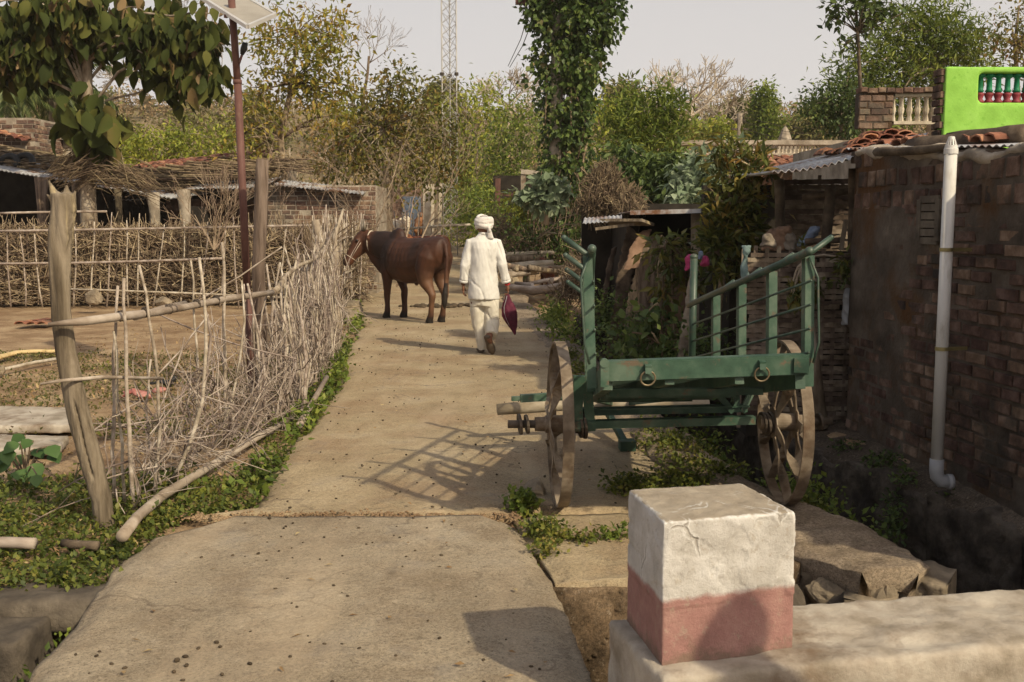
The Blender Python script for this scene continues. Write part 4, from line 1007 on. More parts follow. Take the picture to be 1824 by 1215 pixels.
# axle beams, brackets, struts
mb = MB()
mb.bar((-0.60, -0.03, 0.475), (0.44, -0.03, 0.495), 0.06, 0.045); mb.bar((-0.58, 0.05, 0.535), (0.42, 0.05, 0.55), 0.012, 0.05); mb.bar((-0.58, 0.03, 0.552), (0.42, 0.03, 0.566), 0.06, 0.01)
L_('axle_beam', mb, 'green')
for x0, x1 in ((-0.575, -0.575), (-0.50, -0.53)):
    mb = MB(); mb.bar((x0, -0.03, 0.44), (x1, -0.06, 0.76), 0.055, 0.03, (0, 1, 0)); L_('bracket', mb, 'green')
for x0, x1 in ((0.33, 0.19), (0.35, 0.35), (0.38, 0.47)):
    mb = MB(); mb.bar((x0, 0.02, 0.53), (x1, 0.05, 0.70), 0.035, 0.02, (0, 1, 0)); L_('strut', mb, 'green')
# wheels
def wheel(xc, s, steer):
    """s = outer side"""
    R = 0.472; top = MB(); q = 64; vs = []; fs = []
    prof = [(R, -0.030), (R, 0.030), (R - 0.012, 0.030), (R - 0.014, -0.030)]
    rr = random.Random(9 if s > 0 else 4)
    for i in range(q):
        a = 2 * math.pi * i / q; wv = 1 + rr.uniform(-0.002, 0.002)
        for r, x in prof: vs.append(Vector((xc + x, r * wv * math.sin(a), 0.475 + r * wv * math.cos(a))))
    for i in range(q):
        j = (i + 1) % q
        for k in range(4): fs.append((i * 4 + k, i * 4 + (k + 1) % 4, j * 4 + (k + 1) % 4, j * 4 + k))
    top.add(vs, fs)
    rot = Matrix.Translation((xc, 0, 0.475)) @ Matrix.Rotation(steer, 4, 'Z') @ Matrix.Translation((-xc, 0, -0.475))
    def fixit(mb): mb.v = [tuple(rot @ Vector(p)) for p in mb.v]; return mb
    rim = L_('wheel', fixit(top), 'wheel')
    h = MB()
    h.lathe([(0.034, -0.14), (0.04, -0.14), (0.042, -0.085), (0.05, -0.08), (0.05, 0.08), (0.042, 0.085), (0.04, 0.14), (0.03, 0.14)], (xc, 0, 0.475), 20, (1, 0, 0))
    for x in (-0.062, 0.062): h.lathe([(0.045, -0.004), (0.095, -0.004), (0.095, 0.004), (0.045, 0.004)], (xc + x, 0, 0.475), 8, (1, 0, 0))
    L_('hub', fixit(h), 'wheel', rim)
    ns = 12
    for i in range(ns):
        a = 2 * math.pi * (i + 0.3) / ns; side = 0.062 if i % 2 else -0.062; sp = MB(); vs = []; m = 9
        rad = Vector((0, math.sin(a), math.cos(a))); tan = Vector((0, math.cos(a), -math.sin(a)))
        a2 = a + (0.20 if (i // 2) % 2 else -0.20); rad2 = Vector((0, math.sin(a2), math.cos(a2)))
        p0 = Vector((xc + side, 0, 0.475)) + rad * 0.06; p1 = Vector((xc + side * 0.1, 0, 0.475)) + rad2 * (R - 0.012)
        for k in range(m):
            f = k / (m - 1); c = p0.lerp(p1, f); tw = math.pi / 2 * smooth(0.25, 0.75, f) * (1 if i % 2 else -1)
            w = tan * math.cos(tw) + Vector((1, 0, 0)) * math.sin(tw); nn = rad.cross(w).normalized(); wd = 0.024 * (1 + 0.25 * math.sin(math.pi * f))
            vs += [c - w * wd - nn * 0.004, c + w * wd - nn * 0.004, c + w * wd + nn * 0.004, c - w * wd + nn * 0.004]
        fs = [(0, 1, 2, 3), tuple((m - 1) * 4 + k for k in (3, 2, 1, 0))]
        for k in range(m - 1):
            for e in range(4): fs.append((k * 4 + e, k * 4 + (e + 1) % 4, k * 4 + 4 + (e + 1) % 4, k * 4 + 4 + e))
        sp.add(vs, fs); L_('spoke', fixit(sp), 'wheel', rim)
    return rim
wheel(-0.675, -1, math.radians(1.0))
wheel(0.62, 1, math.radians(-1.0))
# axle ends with leather washers
for s in (-1, 1):
    mb = MB(); mb.tube([(s * 0.50, 0, 0.475), (s * 0.97 if s < 0 else 0.90, 0, 0.475)], 0.023, 14); L_('axle', mb, 'iron', cart, True)
    for x, r in (((-0.86, 0.055), (-0.90, 0.06), (-0.58, 0.055), (-0.555, 0.07), (-0.535, 0.075)) if s < 0 else ((0.50, 0.06), (0.52, 0.07), (0.545, 0.06), (0.83, 0.05))):
        mb = MB(); mb.lathe([(0.02, -0.006), (r, -0.009), (r * 1.03, 0), (r, 0.006), (0.02, 0.006)], (x, 0.0, 0.475 - (0.012 if r > 0.065 else 0)), 16, (1, 0.12, 0.1))
        L_('washer', mb, 'iron')
# pole beams, yoke, rest leg
mb = MB()
mb.bar((BX - 0.30, Y1 - 0.05, bz(Y1) - 0.07), (BX - 0.03, 1.95, 0.25), 0.05, 0.05); mb.bar((BX + 0.30, Y1 - 0.05, bz(Y1) - 0.07), (BX + 0.03, 1.95, 0.25), 0.05, 0.05)
mb.bar((BX - 0.52, 1.25, 0.42), (BX + 0.35, 1.25, 0.44), 0.04, 0.05)
mb.bar((-0.84, 1.10, 0.435), (-0.35, 1.16, 0.45), 0.045, 0.05)
mb.bar((-0.90, 1.09, 0.435), (-0.84, 1.10, 0.435), 0.03, 0.03)
L_('pole_frame', mb, 'green')
mb = MB(); rr = random.Random(71)
mb.tube(stick_pts((-0.98, 1.72, 0.245), (0.62, 1.86, 0.25), rr, 0.012, 8), [0.042, 0.045, 0.043, 0.044, 0.042, 0.044, 0.04, 0.036], 14, wob=0.04, rng=rr); L_('yoke', mb, 'palewood', cart, True)
mb = MB(); mb.bar((-0.17, 1.80, 0.24), (-0.06, 1.42, 0.02), 0.045, 0.035); mb.bar((-0.06, 1.38, 0.035), (-0.06, 1.50, 0.035), 0.11, 0.07); L_('rest_leg', mb, 'green')
rock('round brown stone wedged behind the left cart wheel', (0.14, 6.12, 0.02), (0.085, 0.10, 0.07), 31, 'boulder', 'wedge_stone', 'stone')
# ------------------------------------------------------------------ the man walking away
PY = 12.75
def P_(u, v, y=PY): return D(u, v, y)
KM = PY / F_PX
def wrinkles(amp, seed, fx=9, fz=5):
    def fn(me):
        P = co_arr(me); N = no_arr(me)
        a = np.arctan2(P[:, 1] - PY, P[:, 0] + 0.35)
        h = amp * (2.2 * fbm(P[:, 0] * fx + P[:, 2] * 1.5, P[:, 2] * fz + P[:, 1] * 3, seed, 4))
        rid = np.abs(fbm(P[:, 0] * 6 + P[:, 2] * 2.2 + P[:, 1] * 2, P[:, 2] * 1.8 - P[:, 0] * 1.5, seed + 9, 2)); h -= amp * 0.9 * np.exp(-(rid / 0.03) ** 2)
        h += amp * 2.0 * fbm(P[:, 0] * 17 + P[:, 2] * 3.5, P[:, 2] * 3.0 + P[:, 1] * 4, seed + 5, 3) + amp * 1.3 * fbm(P[:, 0] * 22 - P[:, 2] * 14, P[:, 2] * 8, seed + 6, 2)
        me.vertices.foreach_set('co', (P + N * h[:, None]).astype(np.float32).ravel()); me.update()
    return fn
man = thing('person', (P_(857, 630).x, PY, 0), 'man in white turban, white shirt and cream trousers walking away with a maroon bag', 'person')
def ring_at(uc, v, hw, hd, y=PY, tilt=0.0):
    c = P_(uc, v, y); return (c, (hw * KM, 0, 0), (0, hd * KM, tilt))
# body: one skin from head to feet
mb = MB()
sh = lambda u, v, y=PY: P_(u, v, y)
mb.rings([ring_at(861, 540, 24, 15), ring_at(861, 515, 22, 14), ring_at(861, 480, 19, 13), ring_at(861, 450, 21, 14), ring_at(861, 430, 24, 13), ring_at(861, 423, 18, 10), ring_at(862, 418, 9, 9), ring_at(862, 408, 8, 9)], 20)
hc = P_(862, 402, PY + 0.015)
mb.ball(hc, (0.078, 0.098, 0.115), 20, 14)                                    # skull
mb.ball(hc + Vector((0, 0.045, -0.06)), (0.055, 0.055, 0.06), 16, 10)           # jaw
mb.ball(hc + Vector((0, 0.108, -0.02)), (0.014, 0.02, 0.026), 10, 8)            # nose
mb.ball(hc + Vector((0, 0.09, -0.062)), (0.026, 0.014, 0.010), 10, 8)           # mouth
for s in (-1, 1):
    mb.ball(hc + Vector((s * 0.078, 0.0, -0.025)), (0.012, 0.024, 0.034), 10, 8)    # ears
    mb.ball(hc + Vector((s * 0.032, 0.088, 0.012)), (0.018, 0.014, 0.012), 10, 8)   # brows and lids
armL = [sh(838, 430), sh(832, 452), sh(828, 474, PY - 0.02), sh(826, 495, PY + 0.01), sh(825, 507, PY + 0.03)]
armR = [sh(885, 430), sh(891, 452), sh(896, 472, PY - 0.04), sh(901, 494, PY - 0.02), sh(904, 507, PY + 0.0)]
for pts in (armL, armR): mb.tube(pts, [0.055, 0.047, 0.042, 0.034, 0.027], 12)
def hand(w, dirn, side, curl):
    w = Vector(w); dn = Vector(dirn).normalized(); pal = w + dn * 0.045
    mb.ball(pal, (0.020, 0.038, 0.052), 14, 10)
    for k in range(4):
        ln = (0.068, 0.078, 0.074, 0.058)[k]; b = pal + dn * 0.04 + Vector((0, -0.028 + 0.019 * k, 0))
        c1 = b + dn * ln * 0.45 + Vector((-side * 0.008 * curl, 0, 0)); c2 = c1 + (dn * (1 - curl) + Vector((-side * curl, 0, 0.15 * curl))).normalized() * ln * 0.38
        c3 = c2 + (dn * (0.7 - curl) + Vector((-side * curl, 0, 0.6 * curl))).normalized() * ln * 0.28
        mb.tube([b, c1, c2, c3], [0.0095, 0.009, 0.008, 0.007], 8)
    b = pal + Vector((-side * 0.006, 0.03, -0.0)) - dn * 0.015
    mb.tube([b, b + dn * 0.03 + Vector((-side * 0.015, 0.018, 0)), b + dn * 0.058 + Vector((-side * 0.024, 0.010, 0))], [0.011, 0.010, 0.008], 8)
hand(armL[-1], (0.02, 0.08, -1), -1, 0.45)
hand(armR[-1], (0.10, 0.0, -1), 1, 0.85)
legL = [sh(849, 535), sh(852, 560, PY + 0.03), sh(855, 580, PY + 0.05), sh(857, 603, PY + 0.02), sh(857, 621, PY + 0.0)]
legR = [sh(876, 535), sh(876, 560, PY + 0.0), sh(875, 577, PY + 0.02), sh(873, 590, PY - 0.12), sh(871, 602, PY - 0.24)]
for pts in (legL, legR): mb.tube(pts, [0.085, 0.07, 0.055, 0.05, 0.036], 14)
mb.tube([legL[-1], legL[-1] + Vector((0, 0.02, -0.03)), legL[-1] + Vector((0.0, 0.14, -0.035))], [0.036, 0.036, 0.03], 10)
mb.tube([legR[-1], legR[-1] + Vector((0.01, 0.01, -0.03)), legR[-1] + Vector((0.03, 0.08, -0.10))], [0.036, 0.032, 0.02], 10)
mb.fused('body', M['skin'], man, 0.0065, 3)
# shirt
mb = MB()
mb.rings([ring_at(861, 533, 28.5, 21), ring_at(861, 531, 29, 22), ring_at(861, 510, 27, 20), ring_at(861.5, 485, 24.5, 18), ring_at(861.5, 460, 24.5, 18), ring_at(861.5, 442, 26, 18), ring_at(861.5, 431, 25.5, 16), ring_at(861.5, 425, 20, 13), ring_at(862, 420, 11.5, 11), ring_at(862, 416, 9.5, 10.5)], 28)
for pts, e in ((armL, sh(826.5, 499, PY + 0.01)), (armR, sh(901.5, 499, PY - 0.01))):
    s = 1 if e.x > -0.35 else -1
    mb.tube([pts[0] + Vector((-s * 0.045, 0, -0.005)), pts[0] + Vector((-s * 0.005, 0, -0.01)), pts[1] + Vector((-s * 0.004, 0, 0)), pts[2], e.lerp(pts[2], 0.4), e], [0.05, 0.062, 0.066, 0.060, 0.054, 0.058], 18)
def shirt_fn(me):
    wrinkles(0.0085, 301, 10, 2.2)(me)
mb.fused('shirt', M['cotton'], man, 0.009, 4, shirt_fn)
for pts, e in ((armL, sh(826.5, 501, PY + 0.015)), (armR, sh(901.8, 501, PY - 0.008))):
    mb = MB(); dd = (pts[-1] - pts[-2]).normalized()
    mb.lathe([(0.045, 0.014), (0.057, 0.013), (0.060, -0.002), (0.058, -0.018), (0.046, -0.017)], e, 18, dd)
    mb.build('rolled_cuff', M['cotton'], man, smooth=True)
mb = MB(); mb.rings([ring_at(862, 418.5, 10.2, 10.8), ring_at(862, 414, 9.4, 10.2), ring_at(862, 413.6, 8.7, 9.5), ring_at(862, 417.5, 8.6, 9.5)], 20); mb.build('collar', M['cotton'], man, smooth=True)
# trousers
mb = MB()
mb.rings([ring_at(861, 545, 26, 17), ring_at(861, 530, 25, 16), ring_at(861, 515, 23, 15)], 20)
mb.tube([sh(850, 533), sh(850.5, 552, PY + 0.02), sh(853, 575, PY + 0.04), sh(857, 598, PY + 0.02), sh(859, 612, PY + 0.01), sh(860, 624, PY + 0.005)], [0.098, 0.095, 0.088, 0.076, 0.071, 0.068], 18)
mb.tube([sh(876, 533), sh(876, 552, PY), sh(876, 573, PY + 0.0), sh(876, 588, PY - 0.10), sh(875, 598, PY - 0.17)], [0.095, 0.093, 0.092, 0.088, 0.080], 18)
mb.fused('trousers', M['cream'], man, 0.009, 4, wrinkles(0.011, 311, 8, 5))
# shoes
def shoe(heel, toe, up):
    heel = Vector(heel); toe = Vector(toe); ax = (toe - heel); L = ax.length; ax.normalize(); up = Vector(up); sd = ax.cross(up).normalized(); up = sd.cross(ax).normalized()
    mb = MB(); rg = []
    for f, w, h in ((-0.03, 0.03, 0.02), (0.03, 0.044, 0.036), (0.2, 0.046, 0.043), (0.45, 0.045, 0.037), (0.7, 0.055, 0.03), (0.92, 0.046, 0.022), (1.05, 0.022, 0.013)):
        rg.append((heel + ax * L * f + up * h, sd * w, up * h))
    mb.rings(rg, 16); return mb
b = sh(857, 632); b.z = 0.005
mb = shoe(b + Vector((0.0, -0.03, 0)), b + Vector((-0.015, 0.235, 0)), (0, 0, 1)); mb.build('shoe', M['shoe'], man, smooth=True)
h_ = sh(867, 601, PY - 0.27); t_ = Vector((P_(877, 628, PY - 0.16).x, PY - 0.16, 0.02))
mb = shoe(h_, t_, (0.0, 0.75, 0.6)); mb.build('shoe', M['shoe'], man, smooth=True)
# turban: wraps, the darker cap inside, the hanging end
mb = MB(); rr = random.Random(5)
for k, (dz, r, tz, tw) in enumerate([(-0.012, 0.088, 0.10, 0.028), (0.015, 0.092, -0.12, 0.03), (0.042, 0.092, 0.16, 0.03), (0.068, 0.086, -0.05, 0.03), (0.088, 0.074, 0.25, 0.026)]):
    c = hc + Vector((0, -0.005, dz)); pts = []
    for a in np.linspace(0, 2 * math.pi, 29):
        pts.append(c + Vector((r * math.cos(a), r * 1.12 * math.sin(a), r * tz * math.cos(a + k) + 0.012 * math.sin(2 * a + k))))
    mb.tube(pts, tw, 10, cap=False)
mb.tube([hc + Vector((0.045, -0.10, 0.02)), hc + Vector((0.062, -0.115, -0.02)), hc + Vector((0.07, -0.105, -0.075))], [0.022, 0.02, 0.02], 10)
mb.fused('turban', M['turban'], man, 0.0075, 1, wrinkles(0.004, 321, 20, 40))
mb = MB(); mb.ball(hc + Vector((0, -0.02, 0.075)), (0.075, 0.09, 0.05), 16, 10); mb.build('turban_cap', mat('grey_inner_cloth', [(0.3, (0.2, 0.18, 0.165)), (0.7, (0.3, 0.275, 0.25))], 9, 5, 0.9, 0.4), man, smooth=True)
mb = MB(); rg = []
for f in range(7):
    q = hc + Vector((0.062 + 0.022 * f / 6, -0.11 + 0.02 * f / 6, -0.03 - 0.022 * f)); rg.append((q, Vector((0.022 + 0.003 * f, 0, 0)), Vector((0, 0.012, 0))))
mb.rings(rg, 10); mb.build('turban_tail', M['turban'], man, smooth=True)
mb = MB(); mb.lathe([(0.024, -0.012), (0.032, -0.01), (0.032, 0.01), (0.024, 0.012)], armR[-1] + Vector((-0.002, 0, 0.006)), 14, (armR[-1] - armR[-2])); mb.build('wrist_thread', M['redthread'], man, smooth=True)

# unseen second man, added out of view; his head and shoulder throw the round shadow on the bollard
shadow_man = copy_tree(man)
shadow_man.location = (1.94, 1.70, 0.16)
shadow_man['label'] = 'unseen second man in white, added beyond the right edge to shadow the bollard'

# the bag in his right hand
bag = thing('cloth_bag', tuple(P_(917, 596)), 'maroon zipped cloth bag hanging from the right hand of the walking man', 'bag')
mb = MB(); rg = []
cl = [(904, 524, 3.0, 2.5), (903.5, 530, 5, 3), (903.5, 538, 8.5, 5), (905, 548, 12, 7), (906.5, 558, 13.2, 8), (909.5, 568, 12.0, 8), (912.5, 578, 9, 6.5), (915.5, 588, 5.0, 4), (917.5, 596, 1.2, 1.2)]
for u, v, hw, hd in cl: rg.append((P_(u, v, PY - 0.02), (hw * KM, 0, hw * KM * 0.25), (0, hd * KM, 0)))
mb.rings(rg, 20)
mb.fused('bag_body', M['bag'], bag, 0.006, 2, wrinkles(0.010, 331, 18, 9))
mb = MB(); zp = [(903, 527), (901, 536), (898, 546), (898, 556), (901.5, 567), (906, 577), (910, 585)]
pts = []
for (u, v) in zp:
    k = min(range(len(cl)), key=lambda i: abs(cl[i][1] - v)); q = (u - cl[k][0]) / max(cl[k][2], 1)
    pts.append(P_(u, v, PY - 0.02 - cl[k][3] * KM * math.sqrt(max(0.05, 1 - q * q)) - 0.003))
mb.tube(pts, 0.006, 6, flat=(1.3, 0.6)); mb.build('zip', M['zip'], bag, smooth=True)

# ------------------------------------------------------------------ cattle
def cattle(name, label, loc, rz, paint, cat, scale=1.0, poll=(1.18, 0.15, 1.33), muz=(0.11, 0.285, -0.46), horn=0.17, group=None, halter=False, seed=1, voxel=0.017, bull=True):
    t = thing(name, loc, label, cat, group, rz); t.scale = (scale,) * 3
    mb = MB()
    def rg(l): mb.rings([((x, 0, z), (0, w, 0), (0, 0, h)) for x, z, h, w in l], 20)
    rg([(-0.80, 1.10, 0.10, 0.07), (-0.765, 1.09, 0.19, 0.14), (-0.68, 1.06, 0.245, 0.20), (-0.55, 1.03, 0.275, 0.235), (-0.38, 0.97, 0.315, 0.26), (-0.15, 0.93, 0.345, 0.285), (0.12, 0.915, 0.355, 0.29), (0.36, 0.935, 0.355, 0.265), (0.55, 0.955, 0.34, 0.22), (0.68, 0.98, 0.29, 0.17), (0.74, 1.0, 0.16, 0.10)])
    P0 = Vector(poll); Mz = P0 + Vector(muz); ax = (Mz - P0).normalized()
    # neck
    n0 = Vector((0.52, 0, 1.10)); n1 = P0 + Vector((-0.06, 0, -0.10))
    nd = (n1 - n0).normalized(); sd = Vector((-nd.y, nd.x, 0)).normalized(); upn = sd.cross(nd) if sd.cross(nd).z > 0 else nd.cross(sd)
    mb.rings([(n0.lerp(n1, f), sd * w, upn * h) for f, w, h in ((0, 0.155, 0.26), (0.3, 0.135, 0.24), (0.65, 0.11, 0.195), (1.0, 0.09, 0.145), (1.1, 0.05, 0.08))], 18)
    # dewlap
    d0 = Vector((0.62, 0, 0.70)); d1 = n1 + Vector((0, 0, -0.14))
    mb.rings([(d0.lerp(d1, f) + Vector((0.04, 0, -0.02)) * math.sin(math.pi * f), sd * 0.028, Vector((0, 0, h))) for f, h in ((-0.12, 0.05), (0.1, 0.13), (0.4, 0.14), (0.75, 0.11), (1.0, 0.06))], 12)
    if bull:
        mb.ball((0.43, 0, 1.235), (0.20, 0.11, 0.17), 16, 12); mb.ball((0.39, 0, 1.32), (0.125, 0.085, 0.105), 14, 10)
        mb.rings([((-0.12, 0, 0.66), (0.09, 0, 0), (0, 0.045, 0)), ((-0.10, 0, 0.60), (0.065, 0, 0), (0, 0.035, 0)), ((-0.07, 0, 0.54), (0.022, 0, 0), (0, 0.02, 0))], 12)
    # head
    hs = ax.cross(Vector((0, 0, 1)))
    if hs.length < 0.1: hs = Vector((0, 1, 0))
    hs.normalize(); hu = hs.cross(ax).normalized(); hu = hu if hu.z > 0 else -hu
    Ln = Vector(muz).length
    mb.rings([(P0 + ax * Ln * f - hu * o, hs * w, hu * h) for f, w, h, o in ((-0.14, 0.065, 0.06, 0.02), (0.0, 0.105, 0.11, 0.03), (0.18, 0.11, 0.14, 0.045), (0.36, 0.102, 0.15, 0.055), (0.55, 0.085, 0.12, 0.045), (0.75, 0.072, 0.092, 0.03), (0.92, 0.075, 0.085, 0.03), (1.03, 0.066, 0.068, 0.03), (1.09, 0.035, 0.035, 0.03))], 16)
    for s in (-1, 1):
        e = P0 + ax * Ln * 0.28 + hs * s * 0.088 + hu * 0.045; mb.ball(e, 0.03, 10, 8)
        e0 = P0 + hs * s * 0.085 + ax * 0.03 - hu * 0.02; e1 = e0 + hs * s * 0.17 - Vector((0, 0, 0.05)) - ax * 0.02
        mb.rings([(e0.lerp(e1, f), Vector((0, 0, 1)) * h, (ax + hu * 0.2).normalized() * 0.014) for f, h in ((0, 0.025), (0.3, 0.05), (0.6, 0.055), (0.9, 0.03), (1, 0.012))], 10)
    # legs
    fw = 0.0
    for s, dx in ((1, 0.0), (-1, 0.10)):
        y = s * 0.13
        mb.tube([(-0.60, s * 0.05, 1.20), (-0.59, s * 0.085, 1.12), (-0.56, s * 0.115, 0.99), (-0.50, s * 0.155, 0.80), (-0.52, s * 0.15, 0.62), (-0.60, y, 0.50), (-0.655 + dx * 0.3, y, 0.42), (-0.64 + dx * 0.4, y, 0.30), (-0.62 + dx * 0.5, y, 0.15), (-0.61 + dx * 0.5, y, 0.10)], [0.06, 0.14, 0.18, 0.15, 0.112, 0.075, 0.058, 0.042, 0.044, 0.05], 14)
        mb.tube([(-0.61 + dx * 0.5, y, 0.11), (-0.585 + dx * 0.5, y, 0.05), (-0.575 + dx * 0.5, y, 0.0)], [0.05, 0.058, 0.068], 12)
        mb.tube([(0.46, s * 0.05, 1.16), (0.48, s * 0.09, 1.06), (0.50, s * 0.12, 0.94), (0.53, s * 0.14, 0.76), (0.54, y, 0.60), (0.545 - dx, y, 0.44), (0.555 - dx, y, 0.37), (0.55 - dx, y, 0.22), (0.55 - dx, y, 0.11)], [0.05, 0.11, 0.135, 0.112, 0.078, 0.056, 0.056, 0.041, 0.047], 14)
        mb.tube([(0.55 - dx, y, 0.11), (0.575 - dx, y, 0.05), (0.585 - dx, y, 0.0)], [0.047, 0.058, 0.068], 12)
    # tail with its brush
    mb.tube([(-0.74, 0, 1.25), (-0.82, 0.0, 1.17), (-0.865, 0.01, 1.0), (-0.86, 0.02, 0.75), (-0.85, 0.02, 0.58), (-0.84, 0.03, 0.45), (-0.83, 0.03, 0.30), (-0.83, 0.03, 0.22)], [0.045, 0.04, 0.03, 0.026, 0.03, 0.045, 0.04, 0.012], 10)
    def lumps(me):
        P = co_arr(me); N = no_arr(me)
        h = 0.016 * fbm(P[:, 0] * 5 + seed, P[:, 2] * 5 + P[:, 1] * 3, 401, 3) - 0.02 * np.exp(-(((P[:, 0] - 0.34 + 0.25 * (P[:, 2] - 0.9)) / 0.035) ** 2)) * smooth(0.75, 0.9, P[:, 2]) * (1 - smooth(1.15, 1.25, P[:, 2])) * (np.abs(P[:, 1]) > 0.12)
        rib = 0.003 * np.sin(P[:, 0] * 62 + P[:, 2] * 6) * np.exp(-((P[:, 0] - 0.05) / 0.24) ** 2) * smooth(0.78, 0.95, P[:, 2]) * (1 - smooth(1.1, 1.2, P[:, 2])) * (np.abs(P[:, 1]) > 0.15)
        hip = 0.016 * np.exp(-(((P[:, 0] + 0.42) / 0.075) ** 2 + ((P[:, 2] - 1.2) / 0.06) ** 2)) - 0.012 * np.exp(-(((P[:, 0] + 0.28) / 0.13) ** 2 + ((P[:, 2] - 1.09) / 0.09) ** 2)) * (np.abs(P[:, 1]) > 0.1)
        me.vertices.foreach_set('co', (P + N * (h + rib + hip)[:, None]).astype(np.float32).ravel()); me.update()
    mb.fused('body', M['coat'], t, voxel, 5, lumps, None, True, paint)
    for s in (-1, 1):
        if horn > 0:
            a = P0 + hs * s * 0.055 + hu * 0.03 - ax * 0.04
            h = MB(); h.tube([a, a + hs * s * 0.03 * horn / 0.17 + Vector((0, 0, horn * 0.45)) , a + hs * s * 0.035 + Vector((0, 0, horn * 0.8)), a + hs * s * 0.02 + Vector((0.0, 0, horn * 1.05))], [0.03, 0.025, 0.016, 0.005], 10)
            h.build('horn', M['horn'], t, None, True, True)
        e = P0 + ax * Ln * 0.29 + hs * s * 0.106 + hu * 0.048; b = MB(); b.ball(e, 0.017, 10, 8); b.build('eye', M['black'], t, None, True, True)
    if halter:
        c = n0.lerp(n1, 0.80); r = MB(); pts = [c + sd * 0.102 * math.cos(a) + (upn * 0.165 + nd * 0.03) * math.sin(a) for a in np.linspace(0, 2 * math.pi, 29)]
        r.tube(pts, 0.011, 8, cap=False); r.build('rope_collar', M['rope'], t, None, True, True)
        r = MB(); q = P0 + ax * Ln * 0.80
        pts = [q + hs * 0.075 * math.cos(a) + hu * (0.09 * math.sin(a)) - hu * 0.03 for a in np.linspace(0, 2 * math.pi, 21)]
        r.tube(pts, 0.006, 6, cap=False)
        for s in (-1, 1): r.tube([q + hs * s * 0.076 - hu * 0.03, P0 + ax * Ln * 0.4 + hs * s * 0.10 - hu * 0.02, P0 + hs * s * 0.10 - hu * 0.03], 0.006, 6)
        r.build('halter', M['rope'], t, None, True, True)
    return t
def lerp3(a, b, k): return np.asarray(a)[None, :] * (1 - k[:, None]) + np.asarray(b)[None, :] * k[:, None]
def bull_paint(P):
    x, y, z = P.T
    c = lerp3((0.072, 0.026, 0.011), (0.040, 0.015, 0.008), smooth(-0.3, 0.3, fbm(x * 4, z * 4 + y * 3, 411)))
    k = 0.92 * smooth(0.24, 0.40, x + 0.10 * fbm(x * 6, z * 6, 431)) * (1 - smooth(0.78, 0.98, x)) * smooth(0.66, 0.95, z); c = c * (1 - k[:, None]) + np.array((0.022, 0.011, 0.008)) * k[:, None]
    k = np.exp(-(((x + 0.30) / 0.13) ** 2 + ((z - 1.12) / 0.22) ** 2)) * 0.85; c = c * (1 - k[:, None]) + np.array((0.024, 0.012, 0.008)) * k[:, None]
    k = (smooth(1.18, 1.28, z) * 0.75) * (x < 0.3); c = c * (1 - k[:, None]) + np.array((0.035, 0.015, 0.011)) * k[:, None]
    k = (1 - smooth(0.55, 0.85, z)) * (x < -0.3) * smooth(0.08, 0.25, z) * 0.6; c = c * (1 - k[:, None]) + np.array((0.16, 0.08, 0.04)) * k[:, None]
    k = smooth(0.86, 1.0, x) * 0.6 * (z > 0.7); c = c * (1 - k[:, None]) + np.array((0.075, 0.027, 0.012)) * k[:, None]
    k = 1 - smooth(0.06, 0.13, z); c = c * (1 - k[:, None]) + np.array((0.014, 0.011, 0.009)) * k[:, None]
    k = ((x < -0.79) & (z < 0.62)) * 1.0; c = c * (1 - k[:, None]) + np.array((0.016, 0.011, 0.008)) * k[:, None]
    k = smooth(1.20, 1.29, x) * (z < 0.98) * 0.8; c = c * (1 - k[:, None]) + np.array((0.02, 0.013, 0.01)) * k[:, None]
    return c
BR = math.atan2(0.76, -0.65)
cattle('bull', 'dark brown humped bull with a rope halter standing across the lane', (-1.62, 17.15, 0), BR, bull_paint, 'bull', 1.065, halter=True, voxel=0.014)
def coat(base, patch=None, where=None):
    def f(P):
        x, y, z = P.T
        c = lerp3(base, [b * 0.65 for b in base], smooth(-0.3, 0.3, fbm(x * 4, z * 4 + y * 3, 421)))
        if patch is not None:
            k = where(x, y, z); c = c * (1 - k[:, None]) + np.array(patch) * k[:, None]
        k = 1 - smooth(0.05, 0.12, z); return c * (1 - k[:, None]) + np.array((0.03, 0.022, 0.016)) * k[:, None]
    return f
def gz(x, y): return float(rise(np.array(y)))
q = D(688, 440, 27.0)
cattle('cow', 'reddish brown cow with white chest patch standing behind the hump of the bull', (q.x - 0.1, 27.0, gz(0, 27)), math.radians(205), coat((0.24, 0.085, 0.03), (0.55, 0.45, 0.34), lambda x, y, z: smooth(0.42, 0.55, x) * (1 - smooth(0.9, 1.05, z))), 'cow', 1.0, (1.15, 0.2, 1.2), (0.2, 0.2, -0.4), 0.12, bull=False, voxel=0.022)
q = D(748, 440, 28.2)
cattle('cow', 'rust red cow inside the stick pen, its back just above the rump of the bull', (q.x, 28.2, gz(0, 28.2)), math.radians(175), coat((0.21, 0.06, 0.022)), 'cow', 0.95, (1.15, -0.1, 1.05), (0.3, -0.1, -0.4), 0.1, bull=False, voxel=0.022)
q = D(711, 400, 35.0)
cattle('cow', 'creamy white cow farthest back in the pen, facing the lane', (q.x - 0.1, 35.6, gz(0, 35.6)), math.radians(-70), coat((0.62, 0.54, 0.42)), 'cow', 0.98, (1.15, 0.0, 1.36), (0.3, 0.0, -0.4), 0.12, bull=False, voxel=0.022)
q = D(742, 400, 36.0)
cattle('cow', 'ginger brown cow with its head down in front of the blue door', (q.x + 0.2, 37.2, gz(0, 37.2)), math.radians(-100), coat((0.23, 0.095, 0.032)), 'cow', 1.05, (1.1, 0.1, 1.15), (0.25, -0.1, -0.42), 0.12, bull=False, voxel=0.022)
